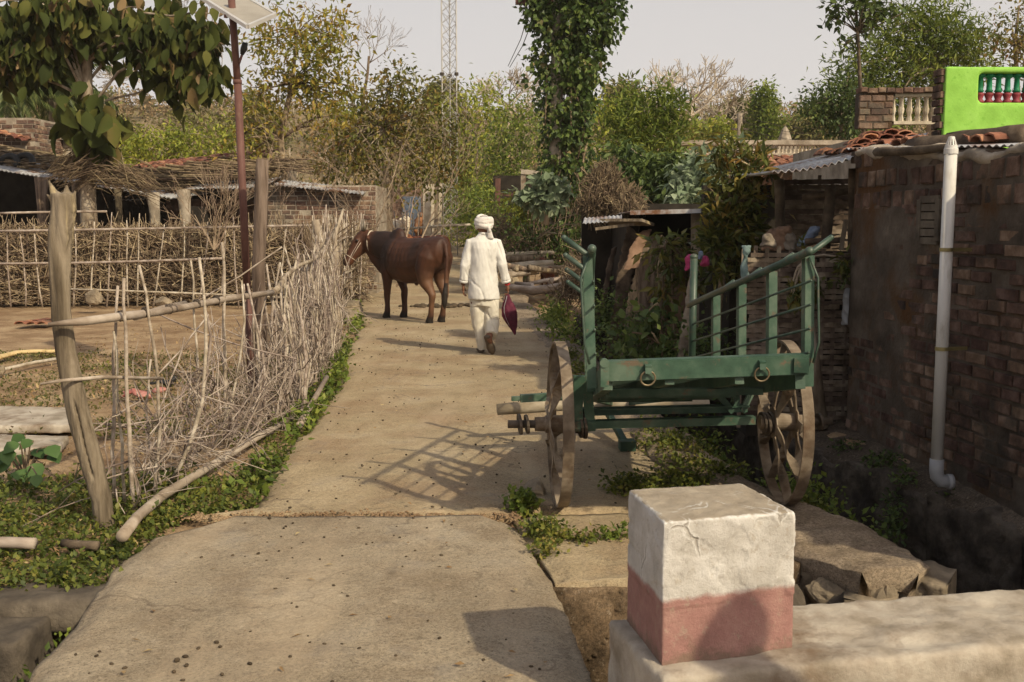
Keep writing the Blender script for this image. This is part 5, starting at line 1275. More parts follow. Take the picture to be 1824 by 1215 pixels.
def goat(label, loc, rz, col, sc=1.0):
    t = thing('goat', loc, label, 'goat', None, rz); t.scale = (sc,) * 3; mb = MB()
    mb.rings([((x, 0, z), (0, w, 0), (0, 0, h)) for x, z, h, w in ((-0.34, 0.52, 0.05, 0.04), (-0.28, 0.51, 0.12, 0.09), (-0.1, 0.48, 0.15, 0.12), (0.12, 0.49, 0.15, 0.11), (0.26, 0.52, 0.12, 0.08), (0.32, 0.53, 0.06, 0.05))], 14)
    mb.tube([(0.24, 0, 0.56), (0.36, 0.02, 0.70), (0.40, 0.03, 0.78)], [0.08, 0.055, 0.05], 10)
    mb.tube([(0.36, 0.03, 0.79), (0.46, 0.06, 0.76), (0.54, 0.08, 0.70)], [0.055, 0.045, 0.03], 10)
    for s in (-1, 1):
        mb.tube([(0.38, 0.03 + s * 0.05, 0.79), (0.37, 0.03 + s * 0.1, 0.70)], [0.02, 0.012], 6)
        for x in (-0.24, 0.22): mb.tube([(x, s * 0.07, 0.45), (x - 0.02, s * 0.075, 0.22), (x, s * 0.075, 0.0)], [0.05, 0.025, 0.028], 8)
    mb.tube([(-0.33, 0, 0.56), (-0.40, 0, 0.62)], [0.025, 0.012], 6)
    mb.fused('body', M['coat'], t, 0.014, 2, None, None, True, coat(col))
    return t
q = D(975, 488, 23.5)
goat('small rusty brown goat standing by the grey post under the creeper', (q.x, 23.5, 0.0), math.radians(100), (0.12, 0.035, 0.016), 1.0)
q = D(828, 405, 48)
goat('pale fawn goat far off on the bank behind the grey culvert pipe', (q.x, 48, q.z), math.radians(10), (0.34, 0.25, 0.15), 0.75)

# dung and droppings
def dung(label, u, v, n, sp, seed):
    rr = random.Random(seed); c = G(u, v); mb = MB()
    for i in range(n):
        a = rr.uniform(0, 6.28); r = sp * math.sqrt(rr.random()); s = rr.uniform(0.03, 0.075)
        mb.ball(c + Vector((math.cos(a) * r * 1.6, math.sin(a) * r * 0.9, s * 0.3)), (s * rr.uniform(0.8, 1.4), s, s * rr.uniform(0.4, 0.8)), 8, 6)
    tag(mb.fused('dung_pile', M['dung'], None, 0.012, 1, roughen(0.012, 20, seed), c), label, 'dung')
dung('dark dung pile on the lane behind the tail of the bull', 805, 546, 26, 0.30, 1)
dung('dung pile on the lane under the belly of the bull', 752, 547, 20, 0.26, 2)
dung('flat dung pile beside the left shoulder of the man', 812, 487, 14, 0.25, 3)
dung('largest black dung heap far up the lane beside the white shirt', 808, 463, 40, 0.6, 4)
rr = random.Random(77); mb = MB()
for i in range(900):
    y = 2.4 + 19 * rr.random() ** 1.7
    x0, x1 = (float(laneL(y)) + 0.15, float(laneR(y)) - 0.1) if y > 5.6 else (-1.65, 0.1)
    x = rr.uniform(x0, x1); 
    if vnoise(np.array([x * 1.2]), np.array([y * 1.2]), 88)[0] < 0.42 and rr.random() < 0.8: continue
    s = rr.uniform(0.004, 0.0085) * (1.0 + 0.35 * (rr.random() < 0.15)); mb.ball((x, y, 0.016 + s * 0.6), (s * rr.uniform(1, 1.6), s, s * 0.8), 6, 4, Matrix.Rotation(rr.uniform(0, 3.1), 3, 'Z'))
tag(mb.build('droppings', M['dung'], smooth=True), kind='stuff')
# ------------------------------------------------------------------ the stick fence in front
FX = np.array([(5.35, -2.10), (8.6, -1.90), (10.9, -2.02), (13.6, -2.40)])
def fx(y): return float(np.interp(y, FX[:, 0], FX[:, 1]))
rr = random.Random(500)
fence = thing('stick_fence', (-2.0, 8.0, 0), 'open fence of pale crooked sticks along the left lane edge in front', 'fence')
# thick crooked near post
pp = [(113, 345, 23), (112, 380, 23), (108, 440, 22), (107, 500, 19), (110, 560, 18), (117, 620, 19), (130, 690, 21), (146, 760, 22), (165, 830, 22), (182, 890, 20), (188, 945, 20)]
k55 = 5.5 / F_PX
mb = MB(); mb.tube([D(u, v, 5.5) for u, v, w in pp][::-1], [w * k55 * 0.9 for u, v, w in pp][::-1], 22, wob=0.05, rng=rr)
def post_fn(me):
    P = co_arr(me); N = no_arr(me)
    a = np.arctan2(P[:, 1] - 5.5, P[:, 0] + 2.3)
    h = 0.014 * fbm(a * 4, P[:, 2] * 2.5, 511) + 0.010 * fbm(a * 14, P[:, 2] * 2, 512) + 0.010 * fbm(a * 3, P[:, 2] * 9, 513)
    cx = np.array([p[0] for p in pp]); cv = np.array([D(u, v, 5.5).z for u, v, w in pp]); cX = np.array([D(u, v, 5.5).x for u, v, w in pp])
    cc_ = np.interp(P[:, 2], cv[::-1], cX[::-1])
    cr = np.abs(P[:, 0] - cc_ - 0.012 - 0.004 * np.sin(P[:, 2] * 14)); h -= 0.03 * np.exp(-(cr / 0.006) ** 2) * (P[:, 1] < 5.5) * smooth(0.22, 0.3, P[:, 2]) * (1 - smooth(0.62, 0.7, P[:, 2]))
    me.vertices.foreach_set('co', (P + N * h[:, None]).astype(np.float32).ravel()); me.update()
for (du, dv, w, tu, tv) in ((-10, 356, 12, -27, 322), (6, 352, 12, 6, 330), (-2, 352, 9, -10, 342), (15, 356, 7, 21, 340), (-17, 362, 6, -30, 345)):
    a = D(113 + du, dv, 5.5); b = D(113 + tu, tv, 5.5); mb.tube([a - Vector((0, 0, 0.06)), a, b], [w * k55, w * k55 * 0.8, 0.006], 8)
mb.fused('fence_post', M['wood'], fence, 0.008, 2, post_fn)
# far fork post and tie branches
mb = MB(); mb.tube([G(598, 628) + Vector((0, 0, -0.1)), D(595, 560, 13.1), D(590, 500, 13.1), D(578, 460, 13.0), D(562, 392, 13.0)], [0.085, 0.08, 0.08, 0.066, 0.045], 12, wob=0.08, rng=rr)
mb.tube([D(583, 500, 13.5), D(600, 470, 13.5), D(596, 420, 13.6), D(612, 372, 13.7)], [0.055, 0.04, 0.03, 0.015], 8)
mb.build('fence_post', M['bark'], fence, smooth=True)
mb = MB()
rl = [(86, 578, 5.38), (150, 572, 5.42), (230, 562, 5.9), (280, 556, 6.3), (340, 545, 6.9), (400, 533, 7.5), (450, 526, 8.1), (485, 521, 8.6)]
mb.tube([D(u, v, y) for u, v, y in rl], [0.010, 0.023, 0.026, 0.024, 0.023, 0.024, 0.025, 0.022], 12, wob=0.06, rng=rr)
mb.tube([D(240, 566, 6.0), D(290, 550, 6.5), D(330, 540, 6.9)], [0.018, 0.022, 0.017], 10)
mb.build('top_rail', M['palewood'], fence, smooth=True)
mb = MB(); rl = [(482, 524, 8.6), (497, 512, 8.9), (508, 492, 9.2), (530, 474, 9.8), (560, 462, 10.8), (580, 440, 12), (600, 400, 13.3)]
mb.tube([D(u, v, y) for u, v, y in rl], [0.022, 0.026, 0.019, 0.017, 0.017, 0.015, 0.012], 10, wob=0.08, rng=rr); mb.build('top_rail', M['bark'], fence, smooth=True)
mb = MB(); rl = [(218, 955), (245, 920), (290, 882), (340, 852), (400, 815), (460, 778), (520, 745)]
mb.tube([G(u, v, 0.05 + (0.05 if i == 0 else 0)) for i, (u, v) in enumerate(rl)], [0.03, 0.028, 0.03, 0.026, 0.026, 0.025, 0.022], 12, wob=0.08, rng=rr); mb.build('bottom_rail', M['palewood'], fence, smooth=True)
mb = MB(); mb.tube([G(532, 760, 0.02), D(555, 720, 8.9), D(582, 672, 9.6)], [0.03, 0.025, 0.02], 10, wob=0.1, rng=rr); mb.build('leaning_branch', M['palewood'], fence, smooth=True)
mb = MB(); a = D(72, 684, 5.3); b = D(290, 674, 6.1); mb.tube([a, D(110, 678, 5.35), D(180, 672, 5.6), b], [0.006, 0.009, 0.011, 0.008], 8); mb.build('tie_branch', M['stick'], fence, smooth=True)
for u, v, y in ((215, 563, 5.82), (259, 556, 6.1), (300, 551, 6.5), (350, 541, 7.0), (385, 534, 7.35), (442, 525, 8.0)):
    mb = MB(); mb.lathe([(0.026, -0.012), (0.032, -0.008), (0.030, 0.004), (0.033, 0.01), (0.026, 0.014)], D(u, v, y), 12, (0.7, 1, 0.1))
    mb.build('wire_tie', M['iron'], fence)
stk = [((205, 893), (202, 698), (213, 509), 0.011), ((238, 908), (226, 698), (221, 495), 0.012), ((274, 880), (281, 690), (249, 472), 0.011), ((302, 862), (362, 690), (354, 458), 0.012),
       ((350, 815), (351, 639), (339, 462), 0.009), ((402, 792), (400, 555), (396, 432), 0.013), ((248, 905), (230, 760), (223, 620), 0.009), ((330, 838), (372, 640), (365, 552), 0.010), ((440, 775), (472, 690), (443, 509), 0.012),
       ((410, 790), (408, 690), (366, 555), 0.010), ((458, 768), (462, 640), (440, 505), 0.010), ((378, 805), (425, 660), (431, 500), 0.009), ((288, 870), (262, 760), (270, 640), 0.008), ((222, 900), (214, 740), (204, 590), 0.009)]
ns = 0
for a, m_, b, r in stk:
    g0 = G(*a); y = g0.y; mb = MB()
    mb.tube([g0 + Vector((0, 0, -0.05)), D(m_[0], m_[1], y), D(b[0], b[1], y)], [r * 1.1, r, r * 0.7], 8)
    p0, p1, p2 = g0, D(m_[0], m_[1], y), D(b[0], b[1], y); mb = MB(); pts = []; rad = []
    for i in range(10):
        f = i / 9; pts.append(p0 * (1 - f) ** 2 + (p1 * 2 - (p0 + p2) * 0.5) * 2 * f * (1 - f) + p2 * f * f + Vector((rr.gauss(0, .005), rr.gauss(0, .005), 0))); rad.append(r * (1.1 - 0.4 * f) * (1 + 0.12 * (i % 3 == 0)))
    mb.tube(pts, rad, 8); mb.build('stake', M['stick'], fence, smooth=True); ns += 1
for i in range(80):
    y = 8.2 + 5.2 * (i + rr.random()) / 80; x = fx(y) + rr.gauss(0, 0.06)
    h = rr.uniform(0.85, 1.3) + 0.3 * smooth(9.5, 12.5, np.array(y)).item()
    p0 = Vector((x, y, -0.03)); p1 = Vector((x + rr.gauss(-0.08, 0.06), y + rr.gauss(0, 0.22), h)); mb = MB()
    r = rr.uniform(0.008, 0.0145); mb.tube(stick_pts(p0, p1, rr, 0.045, 7), [r * 1.1, r * 1.05, r, r, r * .9, r * .8, r * .6], 6); mb.build('stake', M['stick'], fence, smooth=True)
mb = MB()
for i in range(560):
    y = 5.6 + 7.9 * rr.random() ** 0.62; x = fx(y) + rr.gauss(0.0, 0.09); z = rr.uniform(0.0, 0.55 + 0.75 * smooth(7.5, 10, np.array(y)).item()) * rr.uniform(0.5, 1)
    d = Vector((rr.gauss(-0.1, 0.45 if y < 9 else 0.2), rr.gauss(0, 1.2), rr.gauss(0.5, 0.9))).normalized(); L = rr.uniform(0.25, 0.8)
    a = Vector((x, y, max(0.02, z))); b = a + d * L
    if b.z < 0.02: b.z = 0.05
    pts = stick_pts(a, b, rr, 0.06, 5); r = rr.uniform(0.0035, 0.0065); mb.tube(pts, [r, r, r * .9, r * .8, r * .5], 5, cap=False)
    for k in range(rr.randint(0, 3)):
        q = pts[rr.randint(1, 3)]; mb.tube([q, q + Vector((rr.gauss(0, 1), rr.gauss(0, 1), rr.gauss(0.3, 1))).normalized() * rr.uniform(0.06, 0.2)], [r * 0.7, 0.0015], 4, cap=False)
for i in range(230):
    y = 5.6 + 3.0 * rr.random(); x = fx(y) + rr.gauss(-0.03, 0.10); z = rr.uniform(0.0, 0.75) * rr.random() ** 0.6
    d = Vector((rr.gauss(0, 0.5), rr.gauss(0.1, 1.0), rr.gauss(0.3, 0.8))).normalized(); a = Vector((x, y, max(0.02, z))); b = a + d * rr.uniform(0.2, 0.6)
    b.z = min(max(b.z, 0.03), 1.0); pts = stick_pts(a, b, rr, 0.09, 5); r = rr.uniform(0.0025, 0.005); mb.tube(pts, [r, r, r * .9, r * .8, r * .4], 5, cap=False)
    for k in range(rr.randint(0, 3)):
        q = pts[rr.randint(1, 3)]; mb.tube([q, q + Vector((rr.gauss(0, 1), rr.gauss(0, 1), rr.gauss(0.3, 1))).normalized() * rr.uniform(0.05, 0.16)], [r * 0.7, 0.0012], 4, cap=False)
for (u0, v0, u1, v1, y) in ((270, 680, 370, 560, 6.2), (180, 855, 290, 830, 5.7), (165, 768, 250, 715, 5.7), (150, 770, 330, 740, 5.9), (280, 560, 520, 640, 7.2), (300, 650, 470, 770, 7), (260, 770, 330, 600, 6.1), (340, 545, 500, 440, 7.5)):
    mb.tube(stick_pts(D(u0, v0, y), D(u1, v1, y + 0.25), rr, 0.04, 7), 0.006, 5)
tag(mb.build('brushwood', M['stick'], fence, smooth=True), kind='stuff')

# ------------------------------------------------------------------ the fence that follows the lane past the bull
LFX = np.array([(13.6, -2.42), (17, -2.95), (20, -3.12), (27, -3.55)])
def lfx(y): return float(np.interp(y, LFX[:, 0], LFX[:, 1]))
f2 = thing('brushwood_fence', (-3.0, 20, 0), 'tall dense fence of upright thin sticks along the lane behind the head of the bull', 'fence')
for i in range(90):
    y = 13.7 + 13.2 * (i + rr.random()) / 90; x = lfx(y) + rr.gauss(0, 0.05)
    p0 = Vector((x, y, -0.03)); p1 = Vector((x + rr.gauss(-0.03, 0.08), y + rr.gauss(0, 0.12), rr.uniform(1.25, 1.85))); mb = MB(); r = rr.uniform(0.009, 0.016)
    mb.tube(stick_pts(p0, p1, rr, 0.025, 5), [r, r, r, r * .85, r * .6], 6); mb.build('stake', M['stick'], f2, smooth=True)
mb = MB()
for i in range(1500):
    y = 13.6 + 13.4 * rr.random(); x = lfx(y) - rr.uniform(0.0, 0.28); z = rr.uniform(0.0, 1.35)
    d = Vector((rr.gauss(0, 0.25), rr.gauss(0, 0.6), rr.gauss(0.6, 0.8))).normalized(); a = Vector((x, y, z)); b = a + d * rr.uniform(0.3, 0.8)
    b.z = min(max(b.z, 0.02), 1.6); r = rr.uniform(0.005, 0.011); mb.tube([a, a.lerp(b, 0.5) + Vector((rr.gauss(0, .03), rr.gauss(0, .03), 0)), b], [r, r, r * .6], 4, cap=False)
tag(mb.build('brushwood', M['brush'], f2, smooth=True), kind='stuff')
for z, dz in ((1.32, 0.1), (0.7, -0.05)):
    mb = MB(); mb.tube([(lfx(y) + 0.03, y, z + dz * math.sin(y)) for y in (13.4, 16, 19, 22, 25, 27.3)], 0.02, 8, wob=0.08, rng=rr); mb.build('rail', M['stick'], f2, smooth=True)

# ------------------------------------------------------------------ the long hedge fence across the back of the yard
f3 = thing('brushwood_fence', (-7, 20.4, 0), 'long brown brushwood fence with thin uprights closing the back of the dirt yard', 'fence')
B0 = Vector((-11.5, 20.0, 0)); B1 = Vector((-3.1, 20.8, 0))
def bl(f): return B0.lerp(B1, f)
ups = [(20, 545, 12, 415), (45, 530, 33, 405), (130, 530, 133, 400), (190, 505, 200, 378), (243, 512, 248, 380), (272, 535, 292, 400), (320, 530, 328, 390), (352, 535, 370, 395), (392, 520, 402, 400), (425, 520, 415, 385), (500, 530, 510, 400), (545, 535, 540, 395), (75, 530, 60, 400), (160, 530, 168, 395), (228, 530, 226, 392), (600, 540, 598, 398)]
for u0, v0, u1, v1 in ups:
    yb = 20.0; mb = MB(); p0 = D(u0, v0 + 8, 19.95); p0.z = -0.02; mb.tube(stick_pts(p0, D(u1, v1, 19.95), rr, 0.02, 6), [0.018, 0.016, 0.016, 0.014, 0.013, 0.010], 7); mb.build('upright', M['stick'], f3, smooth=True)
for (u0, v0, u1, v1) in ((-20, 412, 620, 400), (-20, 470, 400, 460), (120, 515, 640, 537), (0, 380, 190, 377)):
    mb = MB(); mb.tube(stick_pts(D(u0, v0, 19.9), D(u1, v1, 19.95), rr, 0.008, 9), 0.022, 7, wob=0.1, rng=rr); mb.build('rail', M['stick'], f3, smooth=True)
mb = MB()
for i in range(4600):
    f = rr.random(); c = bl(f); z = 1.45 * rr.random() ** 0.9; L = rr.uniform(0.3, 1.3)
    d = Vector((rr.gauss(0, 1), rr.gauss(0, 0.15), rr.gauss(0, 0.42))).normalized()
    up_tw = rr.random() < 0.22
    if up_tw: d = Vector((rr.gauss(0, 0.3), 0.1, 1)).normalized(); L *= 0.7; z = max(z, rr.uniform(0.6, 1.45))
    a = c + Vector((0, rr.uniform(0.0, 0.4), z)) - d * L / 2; b = a + d * L
    a.z = max(a.z, 0.01); b.z = min(max(b.z, 0.01), 1.95 if up_tw else 1.62); a.z = min(a.z, 1.6)
    r = rr.uniform(0.006, 0.013); mb.tube([a, a.lerp(b, 0.5) + Vector((0, rr.gauss(0, .02), rr.gauss(0, .04))), b], [r, r, r * .6], 4, cap=False)
M['hedge'] = mat('pale_brushwood', [(0.3, (0.14, 0.10, 0.065)), (0.6, (0.25, 0.185, 0.12)), (0.85, (0.37, 0.29, 0.2))], 9, 4, 0.9, 0.3, 0.004, 40, island=0.5)  # lighter brushwood colours for the back fence
tag(mb.build('brushwood', M['hedge'], f3, smooth=True), kind='stuff')
mb = MB(); mb.bar(B0 + Vector((0, 0.75, 0.6)), B1 + Vector((0, 0.75, 0.6)), 0.06, 1.25); mb.build('dark_core', M['darkwood'], f3)  # plain dark board fills the fence behind the twigs

# poles and posts
pole = thing('lamp_pole', tuple(G(449, 690)), 'slim rust brown steel pole carrying a small solar panel over the fence', 'pole')
g0 = G(449, 690)
mb = MB(); a = D(434, 330, g0.y + 0.02); 
mb.tube([g0 + Vector((0, 0, -0.05)), D(441, 520, g0.y)], 0.040, 16); mb.tube([D(441, 530, g0.y), D(423, 142, g0.y)], 0.037, 16); mb.tube([D(423.3, 150, g0.y), D(412, -6, g0.y)], 0.034, 16)
mb.lathe([(0.036, -0.02), (0.042, -0.018), (0.042, 0.018), (0.036, 0.02)], D(423, 146, g0.y), 16); mb.build('mast', M['rustpole'], pole, smooth=True)
A_ = D(441, 48, 9.55); B_ = D(490, 27, 10.0); A2 = D(352, -8, 10.5); up = (A2 - A_); B2 = B_ + up
nrm = (B_ - A_).cross(up).normalized(); nrm = nrm if nrm.z > 0 else -nrm
mb = MB(); hexa(mb, [A_, B_, B2, A2], [p + nrm * 0.012 for p in (A_, B_, B2, A2)]); pn = mb.build('solar_panel', M['panelback'], pole)
mb = MB()
for p, q in ((A_, B_), (B_, B2), (B2, A2), (A2, A_)): mb.bar(p + nrm * 0.002, q + nrm * 0.002, 0.03, 0.035, nrm)
mb.build('panel_frame', M['alu'], pn)
mb = MB(); c = A_.lerp(B_, 0.42) + up * 0.13; mb.bar(c - nrm * 0.014 - (B_ - A_) * 0.12, c - nrm * 0.014 + (B_ - A_) * 0.12, 0.07, 0.025, nrm); mb.build('junction_box', M['black'], pn)
mb = MB(); c2 = A_.lerp(B_, 0.45) + up * 0.4; mb.bar(c2 - (B_ - A_) * 0.5 - nrm * 0.02, c2 + (B_ - A_) * 0.5 - nrm * 0.02, 0.03, 0.03, nrm); mb.tube([c - nrm * .02, c.lerp(c2, 0.5) - nrm * 0.035, D(416, 15, g0.y)], 0.006, 6); mb.build('panel_bracket', M['rustpole'], pole)
mb = MB(); mb.tube([D(424, 118, g0.y), D(431, 98, g0.y - 0.05)], 0.012, 8); mb.build('lamp_arm', M['rustpole'], pole, smooth=True)
mb = MB(); mb.tube([D(431, 97, g0.y - 0.05), D(434, 88, g0.y - 0.06), D(437, 76, g0.y - 0.07)], [0.018, 0.032, 0.026], 10); mb.build('lamp_head', M['black'], pole, smooth=True)
g1 = G(468, 700); mb = MB()
mb.tube([g1 + Vector((0, 0, -0.05)), D(462, 560, g1.y), D(460, 480, g1.y), D(464, 400, g1.y), D(466, 330, g1.y), D(467, 284, g1.y)], [0.06, 0.062, 0.06, 0.062, 0.063, 0.056], 14, wob=0.07, rng=rr)
tag(mb.build('wooden_post', M['wood'], None, g1, True), 'tall bare grey wooden post right beside the rusty pole', 'post')

# ------------------------------------------------------------------ small things in the yard
def slab_stone(label, pts, th, seed, m='conc', name='concrete_slab', cat='slab'):
    mb = MB(); n = len(pts); mb.add([Vector((p.x, p.y, 0.0)) for p in pts] + [Vector((p.x, p.y, th)) for p in pts], [tuple(range(n - 1, -1, -1)), tuple(range(n, 2 * n))] + [(i, (i + 1) % n, n + (i + 1) % n, n + i) for i in range(n)])
    o = mb.fused(name, M[m], None, 0.02, 2, roughen(0.012, 8, seed), (pts[0].x, pts[0].y, 0)); tag(o, label, cat)
slab_stone('long flat grey concrete slab lying in the weeds behind the crooked post', [G(-60, 775), G(135, 772), G(135, 740), G(-60, 735)], 0.07, 601)
slab_stone('second concrete slab just behind the round leaved plant', [G(-60, 815), G(105, 812), G(125, 790), G(-60, 785)], 0.06, 602)
mb = MB(); mb.tube([G(u, v, 0.04) for u, v in ((-40, 650), (0, 636), (30, 628), (60, 626), (95, 626), (118, 624))], [0.05, 0.05, 0.045, 0.045, 0.04, 0.03], 10, flat=(1, 0.6)); tag(mb.build('bamboo_strip', M['straw'], None, G(30, 630), True), 'curved yellowish bamboo strip lying on the yard ground at the left edge', 'bamboo strip')
mb = MB(); mb.tube([G(u, v, 0.03) for u, v in ((-40, 668), (20, 655), (60, 646), (110, 638))], 0.02, 8); tag(mb.build('stick', M['stick'], None, G(30, 655), True), 'thin dry stick on the weeds beside the curved bamboo strip', 'stick')
def rag(label, u, v, m, n, sp, seed, name='rag', cat='rag'):
    rr2 = random.Random(seed); c = G(u, v); mb = MB()
    for i in range(n):
        p = c + Vector((rr2.gauss(0, sp), rr2.gauss(0, sp * 0.5), 0.02 + abs(rr2.gauss(0, 0.025)))); mb.ball(p, (rr2.uniform(.04, .09), rr2.uniform(.03, .06), rr2.uniform(.012, .03)), 8, 6, Matrix.Rotation(rr2.uniform(-.6, .6), 3, 'Y'))
    tag(mb.fused(name, M[m], None, 0.012, 1, roughen(0.015, 22, seed), c), label, cat)
rag('crumpled yellow plastic rag on the dirt at the foot of the back fence', 62, 537, 'yellow', 16, 0.22, 611)
rag('red and white plastic scrap on the weeds behind the near stakes', 245, 708, 'redrag', 7, 0.07, 612)
rag('dark plastic scrap beside the red plastic on the weeds', 305, 690, 'black', 4, 0.05, 613)
mb = MB(); tile_roof(mb, G(25, 580, 0.02), (1, 0.1, 0), (0, 1, 0), 0.5, 0.3, 3, 0.16, 0.25, 0); tag(mb.build('roof_tile', M['tile'], None, G(45, 575)), 'broken red clay tile lying flat on the yard dirt', 'tile')
rock('pointed pale brown stone at the foot of the back fence, left of the top rail', D(168, 528, 18.8), (0.2, 0.15, 0.16), 61, 'boulder')
rock('low flat stone at the foot of the back fence behind the top rail', D(292, 538, 18.8), (0.2, 0.14, 0.10), 62, 'boulder')
rock('big pale boulder at the fence foot under the head of the bull', (-2.78, 17.9, 0.12), (0.30, 0.24, 0.22), 63, 'boulder', 'boulder', 'boulder')
rock('smaller boulder in front of the big boulder below the head of the bull', (-2.72, 17.0, 0.06), (0.24, 0.18, 0.16), 64, 'boulder', 'boulder', 'boulder')
rock('grey stone leaning on the fence foot left of the two boulders', (-2.74, 16.2, 0.12), (0.14, 0.2, 0.2), 65, 'stone')
rock('small rounded stone at the left edge of the yard', G(3, 660, 0.03), (0.05, 0.05, 0.06), 66, 'boulder')
mb = MB(); mb.tube(stick_pts(G(-60, 968, 0.05), G(62, 968, 0.05), rr, 0.02, 6), 0.028, 10, wob=0.08, rng=rr); tag(mb.build('branch', M['palewood'], None, G(0, 968), True), 'short pale branch lying in the creeper at the left edge above the ditch', 'branch')
mb = MB(); mb.tube(stick_pts(G(112, 968, 0.03), G(175, 972, 0.03), rr, 0.02, 6), 0.022, 10, wob=0.08, rng=rr); tag(mb.build('branch', M['darkwood'], None, G(140, 968), True), 'dark branch half hidden in creeper below the crooked post', 'branch')
# ------------------------------------------------------------------ bamboo hut on the right
def weave(mb, p0, p1, z0, z1, pitch=0.09, rowh=0.034, seed=0, ragged=0.0, nrm_out=0.006):
    """split bamboo woven over uprights, on the line p0->p1"""
    rr2 = random.Random(seed); p0 = Vector((p0[0], p0[1], 0)); p1 = Vector((p1[0], p1[1], 0)); d = p1 - p0; W = d.length; d.normalize(); n = Vector((d.y, -d.x, 0))
    k = int(W / pitch)
    for i in range(k + 1):
        x = W * i / k + rr2.uniform(-.01, .01); mb.bar(p0 + d * x + Vector((0, 0, z0 - 0.08 * rr2.random() * (ragged > 0))), p0 + d * (x + rr2.uniform(-.015, .015)) + Vector((0, 0, z1 + rr2.uniform(-.02, .03))), 0.032, 0.004, n)
    z = z0; r = 0
    while z < z1 - rowh:
        h = rowh * rr2.uniform(0.7, 1.15); xs = 0.0 + (rr2.uniform(0, ragged)); 
        while xs < W - 0.05:
            L = rr2.uniform(0.5, 1.4); xe = min(W + (rr2.uniform(-ragged, ragged * 0.7) if xs + L > W else 0), xs + L); m = max(3, int((xe - xs) / (pitch / 3))); vs = []; sl_ = rr2.uniform(-0.012, 0.012)
            for j in range(m + 1):
                x = xs + (xe - xs) * j / m; ph = (x / pitch * math.pi) + (r % 2) * math.pi; o = 0.011 * math.sin(ph) + 0.003
                q = p0 + d * x + n * (o + nrm_out) + Vector((0, 0, z + sl_ * j / m + rr2.uniform(-.002, .002)))
                vs += [q, q + Vector((0, 0, h))]
            fs = [(2 * j, 2 * j + 2, 2 * j + 3, 2 * j + 1) for j in range(m)]
            b = len(vs); vs += [v - n * 0.003 for v in vs]; fs += [(b + 2 * j, b + 2 * j + 1, b + 2 * j + 3, b + 2 * j + 2) for j in range(m)]
            mb.add(vs, fs); xs = xe + rr2.uniform(-0.02, 0.03)
        z += h + rr2.uniform(0.0, 0.006); r += 1
hut = thing('bamboo_hut', (2.3, 9.2, 0), 'dark hut of woven bamboo walls under a rusty corrugated tin roof against the brick house', 'hut')
zb = D(1450, 748, 8.25).z; zt1 = D(1430, 442, 8.25).z
xa, xb = D(1322, 600, 8.25).x, D(1528, 600, 8.25).x
mb = MB(); weave(mb, (xa, 8.27), (xb - 0.02, 8.22), zb, zt1, 0.085, 0.036, 1, 0.06); mb.build('lower_wall', M['bamboo'], hut)
mb = MB(); mb.bar((xa, 8.34, (zb + zt1) / 2), (xb, 8.30, (zb + zt1) / 2), 0.03, zt1 - zb - 0.05); mb.build('shade_backing', M['shadein'], hut)  # near-black backing stands in for the shade behind the weave
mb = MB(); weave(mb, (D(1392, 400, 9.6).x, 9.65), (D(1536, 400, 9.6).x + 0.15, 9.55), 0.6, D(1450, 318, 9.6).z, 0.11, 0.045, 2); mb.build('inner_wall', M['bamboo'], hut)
mb = MB(); mb.box((3.0, 11.0, 0.95), (2.0, 0.12, 2.1)); mb.box((3.9, 9.7, 0.95), (0.12, 3.0, 2.1)); mb.box((2.9, 9.8, -0.06), (2.0, 3.0, 0.1)); mb.box((2.02, 10.2, 0.85), (0.08, 1.5, 1.9)); mb.build('inner_walls', M['shadein'], hut)
r0 = D(1376, 306, 8.05); r1 = D(1530, 273, 8.05)
ux = (r1 - r0); W_ = ux.length + 0.55
mb = MB(); corrugated(mb, r0, ux, (0.05, 1, 0.02), W_, 3.0, 0.055, 0.011, sag=lambda a, b: -0.035 * math.sin(a * 5.0) * (1 - b), th=0.006); mb.build('tin_roof', M['tin'], hut)
mb = MB(); tile_roof(mb, D(1500, 276, 8.6), (1, 0.05, 0.04), (0.05, 1, 0.05), 0.8, 1.0, 11, 0.14, 0.18, 0.12, 0.04)
for k in range(4): tile_roof(mb, D(1512 + 12 * k, 268 - 8 * k, 8.7 + 0.1 * k) , (1, 0.05, 0.02), (0.05, 1, 0.02), 0.75 - 0.08 * k, 0.2, 12 + k, 0.13, 0.1, 0.05, 0.03)
mb.build('roof_tiles', M['tile'], hut)
for nm, a, b, r in (('post', D(1470, 442, 8.6), D(1480, 330, 8.6), 0.04), ('post', D(1518, 450, 8.4), D(1520, 300, 8.4), 0.035), ('cross_pole', D(1430, 352, 8.9), D(1530, 338, 8.7), 0.03), ('cross_pole', D(1435, 430, 8.35), D(1500, 428, 8.35), 0.025), ('post', D(1386, 480, 8.9), D(1388, 320, 8.9), 0.04)):
    mb = MB(); mb.tube(stick_pts(a, b, rr, 0.012, 5), r, 10, wob=0.05, rng=rr); mb.build(nm, M['darkwood'], hut, smooth=True)
mb = MB(); a, b = D(1498, 446, 8.2), D(1507, 391, 8.2); mb.bar(a, b, 0.035, 0.012, (0, 1, 0)); tag(mb.build('plank', M['wood'], None, a), 'narrow grey plank standing on the bamboo wall beside the brick corner', 'plank')
def cloth(name, label, cat, pts, m, th, seed, y):
    """folded cloth: a hanging sheet with real thickness, pts = (u, v, half width px)"""
    mb = MB(); k = y / F_PX; rg = []
    for i, (u, v, hw) in enumerate(pts): rg.append((D(u, v, y - 0.01 * (i % 2)), (hw * k, 0.004 * (i % 3), 0), (0, th, 0)))
    mb.rings(rg, 14); o = mb.fused(name, M[m], None, 0.008, 1, roughen(0.035, 13, seed), D(pts[-1][0], pts[-1][1], y)); return tag(o, label, cat)
